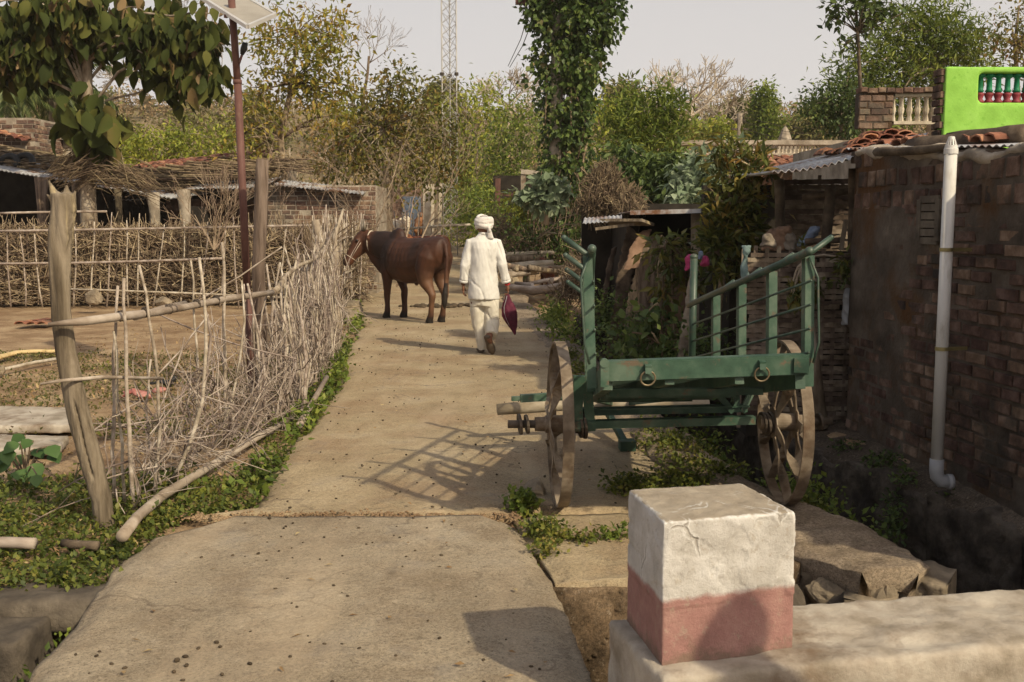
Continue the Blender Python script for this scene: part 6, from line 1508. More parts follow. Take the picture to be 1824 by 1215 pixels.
cloth('cloth', 'grey green cloth hanging over the left end of the bamboo wall', 'cloth', [(1329, 438, 8), (1329, 450, 8), (1328, 470, 7), (1326, 492, 6), (1323, 510, 4)], 'teal', 0.03, 701, 8.16)
cloth('cloth', 'crumpled pale cloth on top of the bamboo wall', 'cloth', [(1367, 418, 4), (1366, 424, 9), (1367, 431, 13), (1367, 437, 15), (1368, 441, 13)], 'sack', 0.05, 702, 8.25)
cloth('cloth', 'faded blue garment hanging inside the bamboo hut', 'cloth', [(1455, 404, 5), (1448, 412, 10), (1440, 420, 12), (1433, 430, 9), (1428, 437, 6)], 'bluecloth', 0.05, 703, 8.45)
cloth('sack', 'brown sack slumped behind the bamboo wall, left of a lighter sack', 'sack', [(1395, 404, 10), (1392, 410, 19), (1388, 420, 24), (1384, 432, 25), (1382, 446, 24)], 'brownsack', 0.12, 704, 8.6)
cloth('sack', 'lighter tan sack slumped next to the brown sack in the hut', 'sack', [(1405, 416, 7), (1404, 422, 11), (1403, 432, 13), (1403, 445, 12)], 'sack', 0.1, 705, 8.55)
cloth('sack', 'pale plastic sack stuffed in the gap between the bamboo wall and the brick corner', 'sack', [(1514, 515, 4), (1511, 528, 11), (1513, 543, 12), (1510, 560, 11), (1506, 578, 5)], 'pvcgrey', 0.05, 706, 8.1)
cloth('cloth', 'bright pink cloth bundle on the bush behind the cart front tube', 'cloth', [(1232, 452, 5), (1228, 460, 8), (1226, 470, 6), (1224, 482, 4)], 'pink', 0.04, 707, 9.0)
cloth('cloth', 'small blue cloth beside the pink bundle on the bush', 'cloth', [(1246, 448, 4), (1247, 455, 6), (1247, 463, 5)], 'bluecloth', 0.04, 708, 9.0)
cloth('cloth', 'second pink cloth on the right of the small blue cloth', 'cloth', [(1256, 456, 4), (1256, 464, 8), (1255, 472, 7)], 'pink', 0.04, 709, 9.05)
cloth('sack', 'long grey knotted sacking hanging from the bush pole behind the cart', 'sack', [(1234, 490, 6), (1230, 530, 9), (1226, 570, 11), (1220, 610, 12), (1216, 645, 10)], 'sack', 0.05, 710, 9.3)
cloth('sack', 'pale upright sack standing behind the cart rack', 'sack', [(1338, 560, 6), (1342, 580, 10), (1345, 610, 11), (1345, 645, 10)], 'sack', 0.07, 711, 8.6)

# ------------------------------------------------------------------ low shed in the middle, sheets leaning on it
shed = thing('tin_shed', (2.0, 12.0, 0), 'low black mouthed shed with a flat rusty tin roof among the bushes in the middle', 'shed')
s0 = D(1122, 377, 11.0); s1 = D(1345, 371, 11.0)
mb = MB(); corrugated(mb, s0, (s1 - s0), (0.02, 1, -0.005), (s1 - s0).length, 2.6, 0.076, 0.006, th=0.004); mb.bar(s0 + Vector((0, -0.01, -0.012)), s1 + Vector((0, -0.01, -0.012)), 0.012, 0.045); mb.build('tin_roof', M['tin'], shed)
mb = MB(); mb.box((2.1, 13.5, 0.9), (2.4, 0.12, 1.9)); mb.box((s0.x + 0.1, 12.5, 0.75), (0.1, 2.0, 1.7)); mb.box((2.75, 12.3, 0.9), (0.1, 2.4, 1.9)); mb.build('back_wall', M['shadein'], shed)
mb = MB(); mb.tube([D(1246, 640, 11.3), D(1247, 500, 11.3), D(1246, 380, 11.3)], [0.11, 0.10, 0.09], 12, wob=0.08, rng=rr); mb.build('mud_post', M['greyplaster'], shed, smooth=True)
mb = MB(); p0 = D(1175, 660, 11.6); mb.box((D(1195, 560, 11.6).x, 11.75, 0.55), (0.75, 0.1, 1.5)); mb.build('mud_wall', M['soil'], shed)
mb = MB(); corrugated(mb, D(1038, 398, 11.0), D(1115, 392, 11.2) - D(1038, 398, 11.0), (0.1, 1, 0.12), 0.47, 0.5, 0.05, 0.006); tag(mb.build('tin_sheet', M['tin'], None, D(1038, 398, 11.0)), 'loose curled white tin sheet jutting out left of the low shed roof', 'tin sheet')
mb = MB(); mb.bar(D(1105, 392, 11.05), D(1128, 400, 11.3), 0.5, 0.03); mb.bar(D(1060, 408, 11.1), D(1130, 399, 11.1), 0.03, 0.03); tag(mb.build('roof_board', M['wood'], None, D(1110, 396, 11.1)), 'thin board under the loose tin sheet at the shed corner', 'board')
for i, (a, b, w, y, m, lb) in enumerate([
    ((1092, 640), (1128, 400), 0.22, 11.2, 'darkwood', 'dark slanting board leaning at the left of the low shed'),
    ((1122, 480), (1148, 410), 0.20, 10.95, 'brownsack', 'torn brown sheet hanging on the leaning boards'),
    ((1120, 650), (1160, 420), 0.30, 11.05, 'wood', 'broad brown bark sheet leaning on the shed front'),
    ((1150, 640), (1178, 430), 0.26, 11.1, 'bark', 'mottled bark sheet next to the broad brown sheet'),
    ((1152, 520), (1172, 432), 0.05, 10.9, 'darkwood', 'short black charred pole leaning on the shed front'),
    ((1060, 600), (1095, 440), 0.10, 11.6, 'darkwood', 'dark leaning pole at the far left of the shed'),
    ((1205, 650), (1215, 440), 0.24, 11.25, 'brownsack', 'reddish brown sheet leaning right of the bark sheets'),
    ((1310, 660), (1300, 480), 0.16, 9.6, 'darkwood', 'dark board standing behind the far cart wheel')]):
    mb = MB(); p = D(a[0], a[1], y); q = D(b[0], b[1], y + 0.35); n_ = 8; rg = []
    for k in range(n_):
        f = k / (n_ - 1); c = p.lerp(q, f); rg.append((c + Vector((0.01 * math.sin(7 * f + i), 0.02 * math.sin(5 * f), 0)), (w * 0.5 * (1 - 0.15 * f) * (1 + 0.08 * math.sin(11 * f + i)), 0.02, 0.02), (0, 0.016, 0)))
    mb.rings(rg, 14); tag(mb.fused('leaning_board', M[m], None, 0.016, 1, roughen(0.014, 12, 720 + i), p), lb, 'board')
cloth('cloth', 'bright pink cloth strip hanging by the creeper wall above the cart pegs', 'cloth', [(1058, 372, 5), (1058, 390, 5.5), (1059, 410, 6), (1059, 430, 5.5), (1059, 447, 4)], 'pink', 0.025, 712, 13.6)

# ------------------------------------------------------------------ houses whose terraces rise behind the roofs on the right
def house_box(mb, u0, u1, Y0_, Y1_, vtop, zb=-0.2):
    a = D(u0, vtop, Y0_); b = D(u1, vtop, Y0_); mb.box(((a.x + b.x) / 2, (Y0_ + Y1_) / 2, (a.z + zb) / 2), (b.x - a.x, Y1_ - Y0_, a.z - zb)); return a, b
th = thing('brick_terrace', (4.6, 13.2, 0), 'bare brick terrace parapet with a pierced concrete panel left of the lime green wall', 'house')
a, b = D(1530, 228, 13.0), D(1700, 228, 13.0); ztop = D(1600, 165, 13.0).z; zc = D(1600, 157, 13.0).z
mb = MB(); mb.box(((a.x + b.x) / 2, 14.5, (a.z - 0.2) / 2 - 0.05), (b.x - a.x, 3.0, a.z + 0.05)); mb.build('wall', M['greyplaster'], th)
xp0, xp1 = D(1591, 200, 13).x, D(1674, 200, 13).x
mb = MB(); mb.box(((a.x + xp0) / 2, 13.1, (a.z + ztop) / 2), (xp0 - a.x, 0.16, ztop - a.z)); mb.build('parapet_pier', M['mortar'], th); mb = MB(); mb.box(((xp1 + b.x) / 2, 13.1, (a.z + ztop) / 2), (b.x - xp1, 0.16, ztop - a.z)); mb.build('parapet_pier', M['mortar'], th)
mb = MB(); brick_face(mb, (a.x, 13.02), (xp0, 13.02), a.z, ztop, 0.2, 0.068, 0.014, 0.01, 0.03, 31); brick_face(mb, (xp1, 13.02), (b.x, 13.02), a.z, ztop, 0.2, 0.068, 0.014, 0.01, 0.03, 33)
brick_face(mb, (a.x, 13.0), (b.x, 13.0), ztop, ztop + 0.05, 0.11, 0.06, 0.008, 0.02, 0.18, 34); mb.build('brickwork', M['brickred'], th)
def pierced(mb, x0, x1, y, z0, z1, n, t=0.06):
    """a row of waisted concrete balusters between two rails"""
    h = z1 - z0; w = (x1 - x0) / n
    mb.box(((x0 + x1) / 2, y, z0 + h * 0.05), (x1 - x0, t * 1.3, h * 0.1)); mb.box(((x0 + x1) / 2, y, z1 - h * 0.05), (x1 - x0, t * 1.3, h * 0.1))
    for i in range(n + 1):
        x = x0 + w * i; pr = [(0.1, 0.36), (0.2, 0.30), (0.3, 0.17), (0.42, 0.34), (0.5, 0.40), (0.58, 0.26), (0.75, 0.17), (0.85, 0.22), (0.92, 0.42)]
        rg = [((x, y, z0 + h * f), (w * q, 0, 0), (0, t * 0.5, 0)) for f, q in pr]; mb.rings(rg, 8)
mb = MB(); pierced(mb, xp0 + 0.03, xp1 - 0.03, 13.1, a.z + 0.05, ztop - 0.005, 5, 0.09); mb.build('balustrade', M['lightplaster'], th)

lg = thing('green_house', (5.6, 12.0, 0), 'bright lime green parapet wall with green balusters at the right edge', 'house')
Yg = 11.5; a = D(1680, 230, Yg); b = D(1900, 230, Yg); zt = D(1700, 118, Yg).z; xo = D(1745, 150, Yg).x; zo1 = D(1745, 130, Yg).z; zo0 = D(1745, 182, Yg).z
mb = MB()
mb.box(((a.x + xo) / 2, Yg + 0.1, (a.z - 0.5 + zt) / 2), (xo - a.x, 0.2, zt - a.z + 0.5)); mb.box(((xo + b.x) / 2 - 0.05, Yg + 0.1, (zo1 + zt) / 2), (b.x - xo + 0.1, 0.196, zt - zo1 - 0.004)); mb.box(((xo + b.x) / 2 - 0.05, Yg + 0.1, (a.z - 0.5 + zo0) / 2), (b.x - xo + 0.1, 0.196, zo0 - a.z + 0.496))
mb.fused('parapet', M['lime'], lg, 0.025, 1, roughen(0.006, 9, 731))
mb = MB(); brick_face(mb, (a.x - 0.03, Yg + 0.24), (a.x - 0.03, Yg + 0.02), a.z - 0.4, zt + 0.01, 0.2, 0.068, 0.014, 0.012, 0.06, 36); mb.build('brickwork', M['brick'], lg)
mb = MB(); mb.box(((a.x + b.x) / 2, Yg + 1.7, (a.z - 0.6) / 2), (b.x - a.x - 0.02, 3.2, a.z - 0.6)); mb.build('wall', M['greyplaster'], lg)
hz_ = zo1 - zo0
for i in range(9):
    x = xo + 0.05 + i * 0.1
    bm_ = MB(); bm_.rings([((x, Yg + 0.1, zo0 + hz_ * f), (q, 0, 0), (0, q, 0)) for f, q in ((0.36, 0.03), (0.42, 0.045), (0.48, 0.03), (0.55, 0.03), (0.88, 0.026), (0.9, 0.04), (1.0, 0.05))], 12)
    pts = [(x + 0.05 + 0.045 * math.cos(t_), Yg + 0.1, zo0 + hz_ * 0.78 + 0.05 * math.sin(t_)) for t_ in np.linspace(0, math.pi, 9)]; bm_.tube(pts, 0.016, 8)
    bo = bm_.build('baluster', M['balgreen'], lg, smooth=True)
    bm_ = MB(); bm_.rings([((x, Yg + 0.1, zo0 + hz_ * f), (q, 0, 0), (0, q, 0)) for f, q in ((0.0, 0.05), (0.06, 0.05), (0.14, 0.03), (0.26, 0.045), (0.34, 0.05), (0.36, 0.03))], 12); bm_.build('baluster_base', M['balred'], bo, smooth=True)

tw = thing('plaster_terrace', (4.4, 22.5, 0), 'long low house far behind with a pale pierced terrace balustrade', 'house')
Yt = 22.0; a = D(1200, 275, Yt); b = D(1530, 275, Yt); z1 = D(1300, 258, Yt).z; zc1 = D(1300, 250, Yt).z
mb = MB(); mb.box(((a.x + b.x) / 2, Yt + 2.0, a.z / 2 - 0.1), (b.x - a.x, 4.0, a.z + 0.2)); mb.build('wall', M['brickred'], tw)
mb = MB(); pierced(mb, a.x, b.x, Yt + 0.08, a.z + 0.01, z1, 46, 0.08); mb.build('balustrade', M['lightplaster'], tw)
mb = MB(); mb.box(((a.x + b.x) / 2, Yt + 0.08, (z1 + zc1) / 2), (b.x - a.x + 0.1, 0.24, zc1 - z1)); mb.box(((a.x + b.x) / 2, Yt + 0.02, a.z - 0.02), (b.x - a.x + 0.1, 0.3, 0.06)); mb.build('coping', M['greyplaster'], tw)
mb = MB(); tile_roof(mb, D(1200, 306, 20.5), (1, 0, 0), (0, 1, 0.25), 3.6, 1.4, 21, 0.2, 0.25, 0.05, 0.03); mb.build('tile_roof', M['tile'], tw)
mb = MB(); mb.box((D(1290, 330, 20.7).x, 21.2, 1.2), (3.4, 0.9, 2.5)); mb.build('front_wall', M['brickred'], tw) if False else None
c = D(1398, 252, 45); k = 45 / F_PX; sp = thing('temple_spire', (c.x, 45, c.z - 3), 'small grey pointed temple spire showing above the balustrade', 'spire')
mb = MB(); mb.box((c.x, 45, c.z - 1.6), (0.9, 0.9, 3.2)); mb.build('base', M['greyplaster'], sp)
mb = MB(); mb.lathe([(13 * k, 0.0), (10 * k, 10 * k), (6 * k, 20 * k), (3 * k, 24 * k), (0.02, 27 * k)], (c.x, 45, c.z), 8); mb.build('spire', M['greyplaster'], sp)
up_ = thing('utility_pole', tuple(D(1317, 300, 40)), 'concrete utility pole with short arms beyond the balustrade', 'pole')
mb = MB(); mb.tube([D(1317, 330, 40), D(1318, 202, 40)], 0.10, 8); mb.build('pole', M['greyplaster'], up_)
mb = MB(); mb.bar(D(1303, 230, 40), D(1332, 230, 40), 0.08, 0.07); mb.bar(D(1308, 214, 40), D(1328, 214, 40), 0.08, 0.06); mb.build('crossarm', M['iron'], up_)
for vv in (206, 215, 228):
    mb = MB(); pts = [D(1318, vv, 40).lerp(D(1600, vv + 10, 30), f) + Vector((0, 0, -0.35 * math.sin(math.pi * f))) for f in np.linspace(0, 1, 12)]; mb.tube(pts, 0.008, 4); mb.build('cable', M['iron'], up_)

# ------------------------------------------------------------------ sheds and houses on the left
ls = thing('cattle_shed', (-9.5, 22, 0), 'long dark open shed with a thatch strewn tin roof behind the back fence', 'shed')
e0 = D(-220, 266, 22.0); e1 = D(305, 352, 22.0); ed = (e1 - e0)  # left end carried out of view to keep the sun off the inside
mb = MB(); corrugated(mb, e0, ed, (0.25, 1, 0.10), ed.length, 3.0, 0.09, 0.012, th=0.02); mb.build('tin_roof', M['tin'], ls)
mb = MB()
for i in range(420):
    f = rr.random(); g = rr.random() ** 1.1; q = e0 + ed * f + Vector((0.25, 1, 0.10)).normalized() * (0.5 + 2.3 * g) + Vector((0, 0, 0.03 + rr.random() * 0.10))
    d = Vector((rr.gauss(1, 0.6), rr.gauss(0, 0.3), rr.gauss(0, 0.05))).normalized(); L = rr.uniform(0.3, 1.0); r = rr.uniform(0.008, 0.03)
    mb.tube([q - d * L / 2, q, q + d * L / 2 + Vector((0, 0, -0.04))], [r, r, r * 0.6], 5)
tag(mb.build('roof_litter', M['thatch'], ls), kind='stuff')
mb = MB(); hexa(mb, [(-13.5, 25.1, -0.1), (-6.6, 25.1, -0.1), (-6.6, 25.25, -0.1), (-13.5, 25.25, -0.1)], [(-13.5, 25.1, 3.05), (-6.6, 25.1, 2.35), (-6.6, 25.25, 2.35), (-13.5, 25.25, 3.05)]); mb.box((-13.0, 23.6, 1.2), (0.15, 3.2, 2.5)); mb.box((-6.9, 23.6, 1.0), (0.15, 3.2, 1.9)); mb.build('dark_walls', M['shadein'], ls)
for (u, v0, v1, w, m) in ((80, 425, 318, 11, 'wood'), (140, 420, 325, 7, 'wood'), (278, 420, 345, 10, 'greyplaster'), (332, 420, 340, 11, 'greyplaster'), (215, 420, 338, 6, 'darkwood')):
    mb = MB(); kk = 21.9 / F_PX; mb.tube([D(u, v0 + 60, 21.9), D(u - 3, (v0 + v1) / 2, 21.9), D(u - 6, v1 - 2, 21.9)], [w * kk, w * kk * 0.9, w * kk * 1.1], 10, wob=0.1, rng=rr); mb.build('post', M[m], ls, smooth=True)
l2 = thing('tile_shed', (-6.0, 24, 0), 'low shed roofed with broken tiles, tin and brushwood right of the teak trunk', 'shed')
e0 = D(205, 352, 22.6); e1 = D(480, 322, 23.2); ed = e1 - e0
mb = MB(); corrugated(mb, e0 + Vector((0, -0.1, -0.04)), ed, (0, 1, 0.16), ed.length, 1.3, 0.09, 0.012, sag=lambda a, b: -0.05 * math.sin(a * 9), th=0.02); mb.build('tin_roof', M['tin'], l2)
mb = MB(); tile_roof(mb, D(200, 318, 24.3), ed, (0, 1, 0.22), ed.length + 0.2, 1.8, 41, 0.18, 0.24, 0.1, 0.04); mb.build('tile_roof', M['tile'], l2)
mb = MB()
for i in range(260):
    f = rr.random(); q = e0 + ed * f + Vector((0, rr.uniform(0, 1.9), 0.1 + 0.22 * rr.random())); q.z += (q.y - 22.8) * 0.18
    d = Vector((rr.gauss(1, 0.4), rr.gauss(0, 0.4), rr.gauss(-0.03, 0.06))).normalized(); L = rr.uniform(0.5, 2.2); r = rr.uniform(0.008, 0.035)
    mb.tube([q - d * L / 2, q, q + d * L / 2], [r, r, r * 0.6], 5)
tag(mb.build('roof_litter', M['thatch'], l2), kind='stuff')
mb = MB(); mb.box((-6.4, 24.6, 1.0), (3.4, 0.15, 2.3)); mb.build('back_wall', M['brickred'], l2)
l3 = thing('brick_shed', (-4.4, 24, 0), 'small brick shed with a pale tin strip along its roof edge behind the bare shrub', 'shed')
a = D(475, 330, 23.5); b = D(668, 338, 23.5)
mb = MB(); mb.box(((a.x + b.x) / 2, 24.6, a.z / 2), (b.x - a.x, 2.1, a.z)); mb.build('wall', M['greyplaster'], l3)
mb = MB(); brick_face(mb, (a.x, 23.55), (b.x, 23.55), 0.0, a.z - 0.02, 0.23, 0.085, 0.02, 0.012, 0.03, 51, 0.12); mb.build('brickwork', M['brickred'], l3)
mb = MB(); p0 = D(488, 327, 23.2); p1 = D(648, 344, 23.2); corrugated(mb, p0, p1 - p0, (0, 1, 0.12), (p1 - p0).length, 1.0, 0.09, 0.012, th=0.03); mb.build('tin_strip', M['tin'], l3)
l4 = thing('brick_wall', (-6.5, 26, 0), 'rough brick house wall behind the tiled shed and the rusty pole', 'wall')
a = D(355, 282, 26.0); b = D(505, 282, 26.0); mb = MB(); mb.box(((a.x + b.x) / 2, 26.8, a.z / 2), (b.x - a.x, 1.4, a.z)); mb.build('wall_core', M['greyplaster'], l4)
mb = MB(); brick_face(mb, (a.x, 26.07), (b.x, 26.07), 1.5, a.z, 0.24, 0.085, 0.02, 0.012, 0.03, 52, 0.1); mb.build('brickwork', M['brickred'], l4)
mb = MB(); a = D(478, 284, 25.7); b = D(508, 318, 25.7); mb.box(((a.x + b.x) / 2, 25.8, (a.z + b.z) / 2), (b.x - a.x, 0.2, a.z - b.z)); tag(mb.build('cream_panel', M['straw'], l4))
l5 = thing('brick_stub', (-13, 26, 0), 'weathered brick house corner with loose tiles at the left edge behind the shed', 'house')
a = D(-70, 210, 26.0); b = D(60, 210, 26.0); mb = MB(); mb.box(((a.x + b.x) / 2, 27.5, a.z / 2), (b.x - a.x, 3.0, a.z)); mb.build('wall', M['greyplaster'], l5)
mb = MB(); brick_face(mb, (a.x, 26.0), (b.x, 26.0), 1.6, a.z, 0.24, 0.085, 0.02, 0.012, 0.03, 53, 0.08); brick_face(mb, (b.x, 26.0), (b.x, 29.0), 1.6, a.z, 0.24, 0.085, 0.02, 0.012, 0.03, 54, 0.08); mb.build('brickwork', M['brickred'], l5)
mb = MB(); tile_roof(mb, D(-40, 232, 25.5), (1, 0, -0.25), (0, 1, 0.15), 1.2, 0.6, 55, 0.18, 0.24, 0.05); mb.build('loose_tiles', M['tile'], l5)
l6 = thing('pale_wall', (-12, 28, 0), 'pale unplastered wall with a slanting coping left of the teak trunk', 'wall')
a = D(60, 240, 27.5); b = D(150, 256, 27.5); mb = MB(); hexa(mb, [(a.x, 27.6, 0), (b.x, 27.6, 0), (b.x, 28.0, 0), (a.x, 28.0, 0)], [(a.x, 27.6, a.z), (b.x, 27.6, b.z), (b.x, 28.0, b.z), (a.x, 28.0, a.z)]); mb.build('wall_core', M['greyplaster'], l6)
mb = MB(); brick_face(mb, (a.x, 27.6), (b.x, 27.6), 1.8, a.z, 0.3, 0.12, 0.015, 0.01, 0.03, 56, ztop=lambda f: a.z + (b.z - a.z) * f); mb.build('blockwork', M['lightplaster'], l6)
mb = MB(); mb.bar((a.x - 0.1, 27.6, a.z + 0.04), (b.x + 0.1, 27.6, b.z + 0.04), 0.4, 0.08); mb.build('coping', M['conc'], l6)
for i, (u, v, Y_) in enumerate(((15, 292, 22.6), (42, 290, 22.7))):
    mb = MB(); c = D(u, v, Y_); pts = [c + Vector((0.19 * math.cos(t_), 0.1 * math.sin(t_), 0.17 * math.sin(t_))) for t_ in np.linspace(-0.3, math.pi + 0.3, 12)]; mb.tube(pts, 0.07, 8)
    tag(mb.build('old_tyre', M['black'], None, c, True), ('half tyre lying on the shed roof at the left edge', 'second half tyre on the shed roof nearer the teak trunk')[i], 'tyre')

# stick pen, pale pillar and blue door beyond the bull
pen = thing('pen_fence', (-3.0, 29.5, 0.05), 'light pen fence of one long rail on thin sticks in front of the cows', 'fence')
mb = MB(); mb.tube([D(u, v, 29.5) for u, v in ((684, 409), (720, 408), (760, 405), (800, 402), (838, 400))], [0.04, 0.045, 0.04, 0.04, 0.03], 8, wob=0.1, rng=rr); mb.build('rail', M['stick'], pen, smooth=True)
for u0, v0, u1, v1 in ((684, 480, 681, 378), (703, 470, 702, 376), (724, 470, 726, 375), (746, 470, 747, 376), (771, 430, 769, 402), (756, 430, 754, 392), (716, 470, 716, 378), (735, 470, 736, 380)):
    mb = MB(); g = D(u0, 475, 29.5); g.z = 0.02; mb.tube(stick_pts(g, D(u1, v1, 29.5), rr, 0.015, 5), 0.022, 6); mb.build('stake', M['stick'], pen, smooth=True)
pl = thing('gate_pillar', (D(768, 400, 34).x, 34, gz(0, 34)), 'pale plastered gate pillar with a grey timber beside the stick pen', 'pillar')
a = D(752, 328, 34); b = D(778, 430, 34); mb = MB(); mb.box(((a.x + b.x) / 2, 34.3, (a.z + b.z) / 2), (b.x - a.x, 0.5, a.z - b.z)); mb.fused('pillar', M['lightplaster'], pl, 0.03, 1, roughen(0.02, 4, 751))
mb = MB(); mb.bar(D(776, 425, 33.7), D(778, 325, 33.7), 0.12, 0.12, (0, 1, 0)); mb.build('timber', M['wood'], pl)
mb = MB(); mb.bar(D(783, 425, 34.2), D(785, 327, 34.2), 0.09, 0.2, (0, 1, 0)); mb.build('pillar_edge', M['lightplaster'], pl)
bd = thing('blue_door_house', (D(700, 400, 38).x, 38.3, gz(0, 38)), 'low house with a faded blue door behind the cows', 'house')
a = D(600, 335, 38.5); b = D(765, 335, 38.5); mb = MB(); mb.box(((a.x + b.x) / 2, 40, a.z / 2), (b.x - a.x, 2.8, a.z)); mb.build('wall', M['brickred'], bd)
a = D(716, 350, 38.4); b = D(750, 425, 38.4); mb = MB(); mb.box(((a.x + b.x) / 2, 38.55, (a.z + b.z) / 2), (b.x - a.x, 0.06, a.z - b.z)); mb.build('door', M['bluedoor'], bd)
# far end of the lane
a = D(772, 424, 46); mb = MB(); mb.box((D(796, 425, 46).x, 46.4, a.z - 0.35), (1.35, 0.5, 0.75)); tag(mb.fused('kerb_block', M['conc'], None, 0.03, 1, roughen(0.03, 3, 761), (D(796, 425, 46).x, 46.4, 0.7)), 'low whitewashed kerb block at the far end of the lane', 'kerb')
mb = MB(); pc = D(818, 408, 47); pe = D(905, 408, 47); mb.lathe([(0.14, 0), (0.18, 0), (0.18, (pe - pc).length), (0.14, (pe - pc).length)], pc, 20, (pe - pc)); tag(mb.build('culvert_pipe', M['greyplaster'], None, pc, True), 'grey concrete pipe lying at the far end of the lane', 'pipe')
mast = thing('lattice_mast', (D(802, 418, 36).x, 36, gz(0, 36)), 'tall thin galvanised lattice mast rising at the end of the lane', 'mast')
Ym = 36.0; zg = gz(0, 36)
x0b, x1b = D(789, 400, Ym).x, D(815, 400, Ym).x; cxm = (x0b + x1b) / 2; hw = (x1b - x0b) / 2 * 0.98
legs = [(cxm - hw, Ym), (cxm + hw, Ym), (cxm, Ym + hw * 1.6)]
ztop_ = D(800, -60, Ym).z
for x, y in legs: mb = MB(); mb.tube([(x, y, zg - 0.05), (x, y, ztop_)], 0.022, 8); mb.build('leg', M['galv'], mast, smooth=True)
mb = MB(); z = zg + 0.2; i = 0
while z < ztop_ - 0.4:
    for a_, b_ in ((0, 1), (1, 2), (2, 0)):
        p = Vector((*legs[a_], z)); q = Vector((*legs[b_], z + 0.38)); mb.tube([p, q], 0.010, 4, cap=False); mb.tube([Vector((*legs[b_], z)), Vector((*legs[a_], z + 0.38))], 0.008, 4, cap=False)
    z += 0.38; i += 1
mb.build('bracing', M['galv'], mast)
mb = MB(); zf = D(800, 132, Ym).z
for x, y in legs: mb.lathe([(0.03, -0.05), (0.07, -0.05), (0.07, 0.05), (0.03, 0.05)], (x, y, zf), 10)
mb.build('flange', M['iron'], mast)
# ruined concrete frame in the bushes
rf = thing('concrete_frame', (D(925, 380, 33).x, 33, 0), 'ruined concrete door frame with a black opening in the bushes above the man', 'ruin')
mb = MB(); a = D(928, 303, 33); mb.bar(D(928, 306, 33), D(966, 309, 33), 0.2, 0.14); mb.bar(D(932, 306, 33.02), D(932, 430, 33.02), 0.15, 0.15, (0, 1, 0)); mb.build('frame', M['conc'], rf)
mb = MB(); a = D(878, 312, 34); b = D(990, 420, 34); mb.box(((a.x + b.x) / 2, 34.4, (a.z + b.z) / 2), (b.x - a.x, 0.3, a.z - b.z)); mb.build('shade_slab', M['shadein'], rf)  # solid near-black slab paints the shade inside the doorway
mb = MB(); mb.bar(D(886, 395, 32.6), D(887, 318, 32.6), 0.16, 0.12, (0, 1, 0)); mb.bar(D(886, 345, 32.7), D(928, 349, 32.7), 0.12, 0.10); mb.build('beam', M['rustpole'], rf)

# ------------------------------------------------------------------ logs heaped between the lane and the creeper
LG = 'logs heaped beside the lane'
logs = [((872, 462), (975, 458), 24.0, 0.075, 0.24), ((880, 478), (985, 468), 23.2, 0.09, 0.16), ((890, 492), (960, 484), 22.6, 0.075, 0.10), ((885, 470), (945, 482), 22.4, 0.06, 0.2), ((905, 484), (1000, 476), 22.9, 0.055, 0.2), ((895, 455), (990, 450), 24.6, 0.06, 0.3), ((940, 476), (1010, 484), 22.0, 0.06, 0.1), ((870, 450), (940, 446), 25.4, 0.055, 0.3)]
for i, (p, q, Y_, r, z) in enumerate(logs):
    a = D(p[0], p[1], Y_); b = D(q[0], q[1], Y_ + rr.uniform(-0.4, 0.8)); mb = MB(); mb.tube(stick_pts(a, b, rr, 0.03, 7), [r, r * 1.1, r, r * .95, r, r * .9, r * .8], 10, wob=0.1, rng=rr)
    tag(mb.build('log', M['palewood'] if i % 3 else M['wood'], None, a, True), 'dry crooked log in the heap beside the lane right of the man', 'log', LG)
a = [D(905, 510, 19.8), D(925, 514, 19.6), D(950, 518, 19.4), D(975, 514, 19.2), D(1005, 508, 19.0), D(1045, 506, 18.8)]
mb = MB(); mb.tube(a, [0.055, 0.065, 0.085, 0.07, 0.065, 0.06], 12, wob=0.12, rng=rr); mb.tube([a[2], D(948, 508, 19.6), D(918, 504, 19.9)], [0.05, 0.045, 0.03], 8); mb.tube([D(930, 508, 19.9), D(970, 500, 20.0), D(1010, 494, 20.0)], [0.035, 0.04, 0.035], 8)
mb.tube([a[3] + Vector((0.05, 0, 0.08)), a[3] + Vector((0.09, 0, 0.2))], [0.05, 0.04], 8)
tag(mb.build('fallen_trunk', M['palewood'], None, a[0], True), 'large forked trunk lying across the drain behind the man', 'log')
for i, (u, v) in enumerate(((920, 478), (950, 480), (905, 498), (1005, 480))): rock(('small brown stone on the left of the log heap', 'brown stone on the middle of the log heap', 'pale stone at the lower left of the log heap', 'brown stone at the right end of the log heap')[i], D(u, v, 22.3), (0.12, 0.1, 0.09), 770 + i, 'boulder')
# ------------------------------------------------------------------ trees, bushes and creepers
B = pxblob
# big leaved teak, left
Yk = 21.0
bl_ = [B(60, 40, Yk, 105, 60), B(190, 20, Yk, 110, 50), B(315, 50, Yk, 85, 60), B(40, 110, Yk, 70, 40), B(250, 85, Yk, 80, 42), B(330, 115, Yk, 55, 55), B(120, 60, Yk, 80, 40), B(360, 150, Yk, 24, 50), B(-40, 60, Yk, 90, 110)]
rng = np.random.default_rng(900)
teak = thing('teak_tree', tuple(D(160, 470, Yk)), 'teak tree with very large drooping dark leaves at the upper left', 'tree')
mb = MB(); tp = [D(158, 480, Yk), D(158, 385, Yk), D(157, 300, Yk), D(155, 200, Yk), D(154, 100, Yk), D(152, -20, Yk), D(150, -90, Yk)]; tp[0].z = -0.05
mb.tube(tp, [0.17, 0.155, 0.135, 0.115, 0.105, 0.09, 0.06], 14, wob=0.06, rng=rr)
ctr = blob_points(bl_, 150, rng, 0.2)
for i in range(34):
    c = Vector(ctr[i]); s = tp[3].lerp(tp[6], rng.random() * 0.85); limb(mb, s, c + Vector((0, 0, 0.05)), 0.035, 0.012, rng)
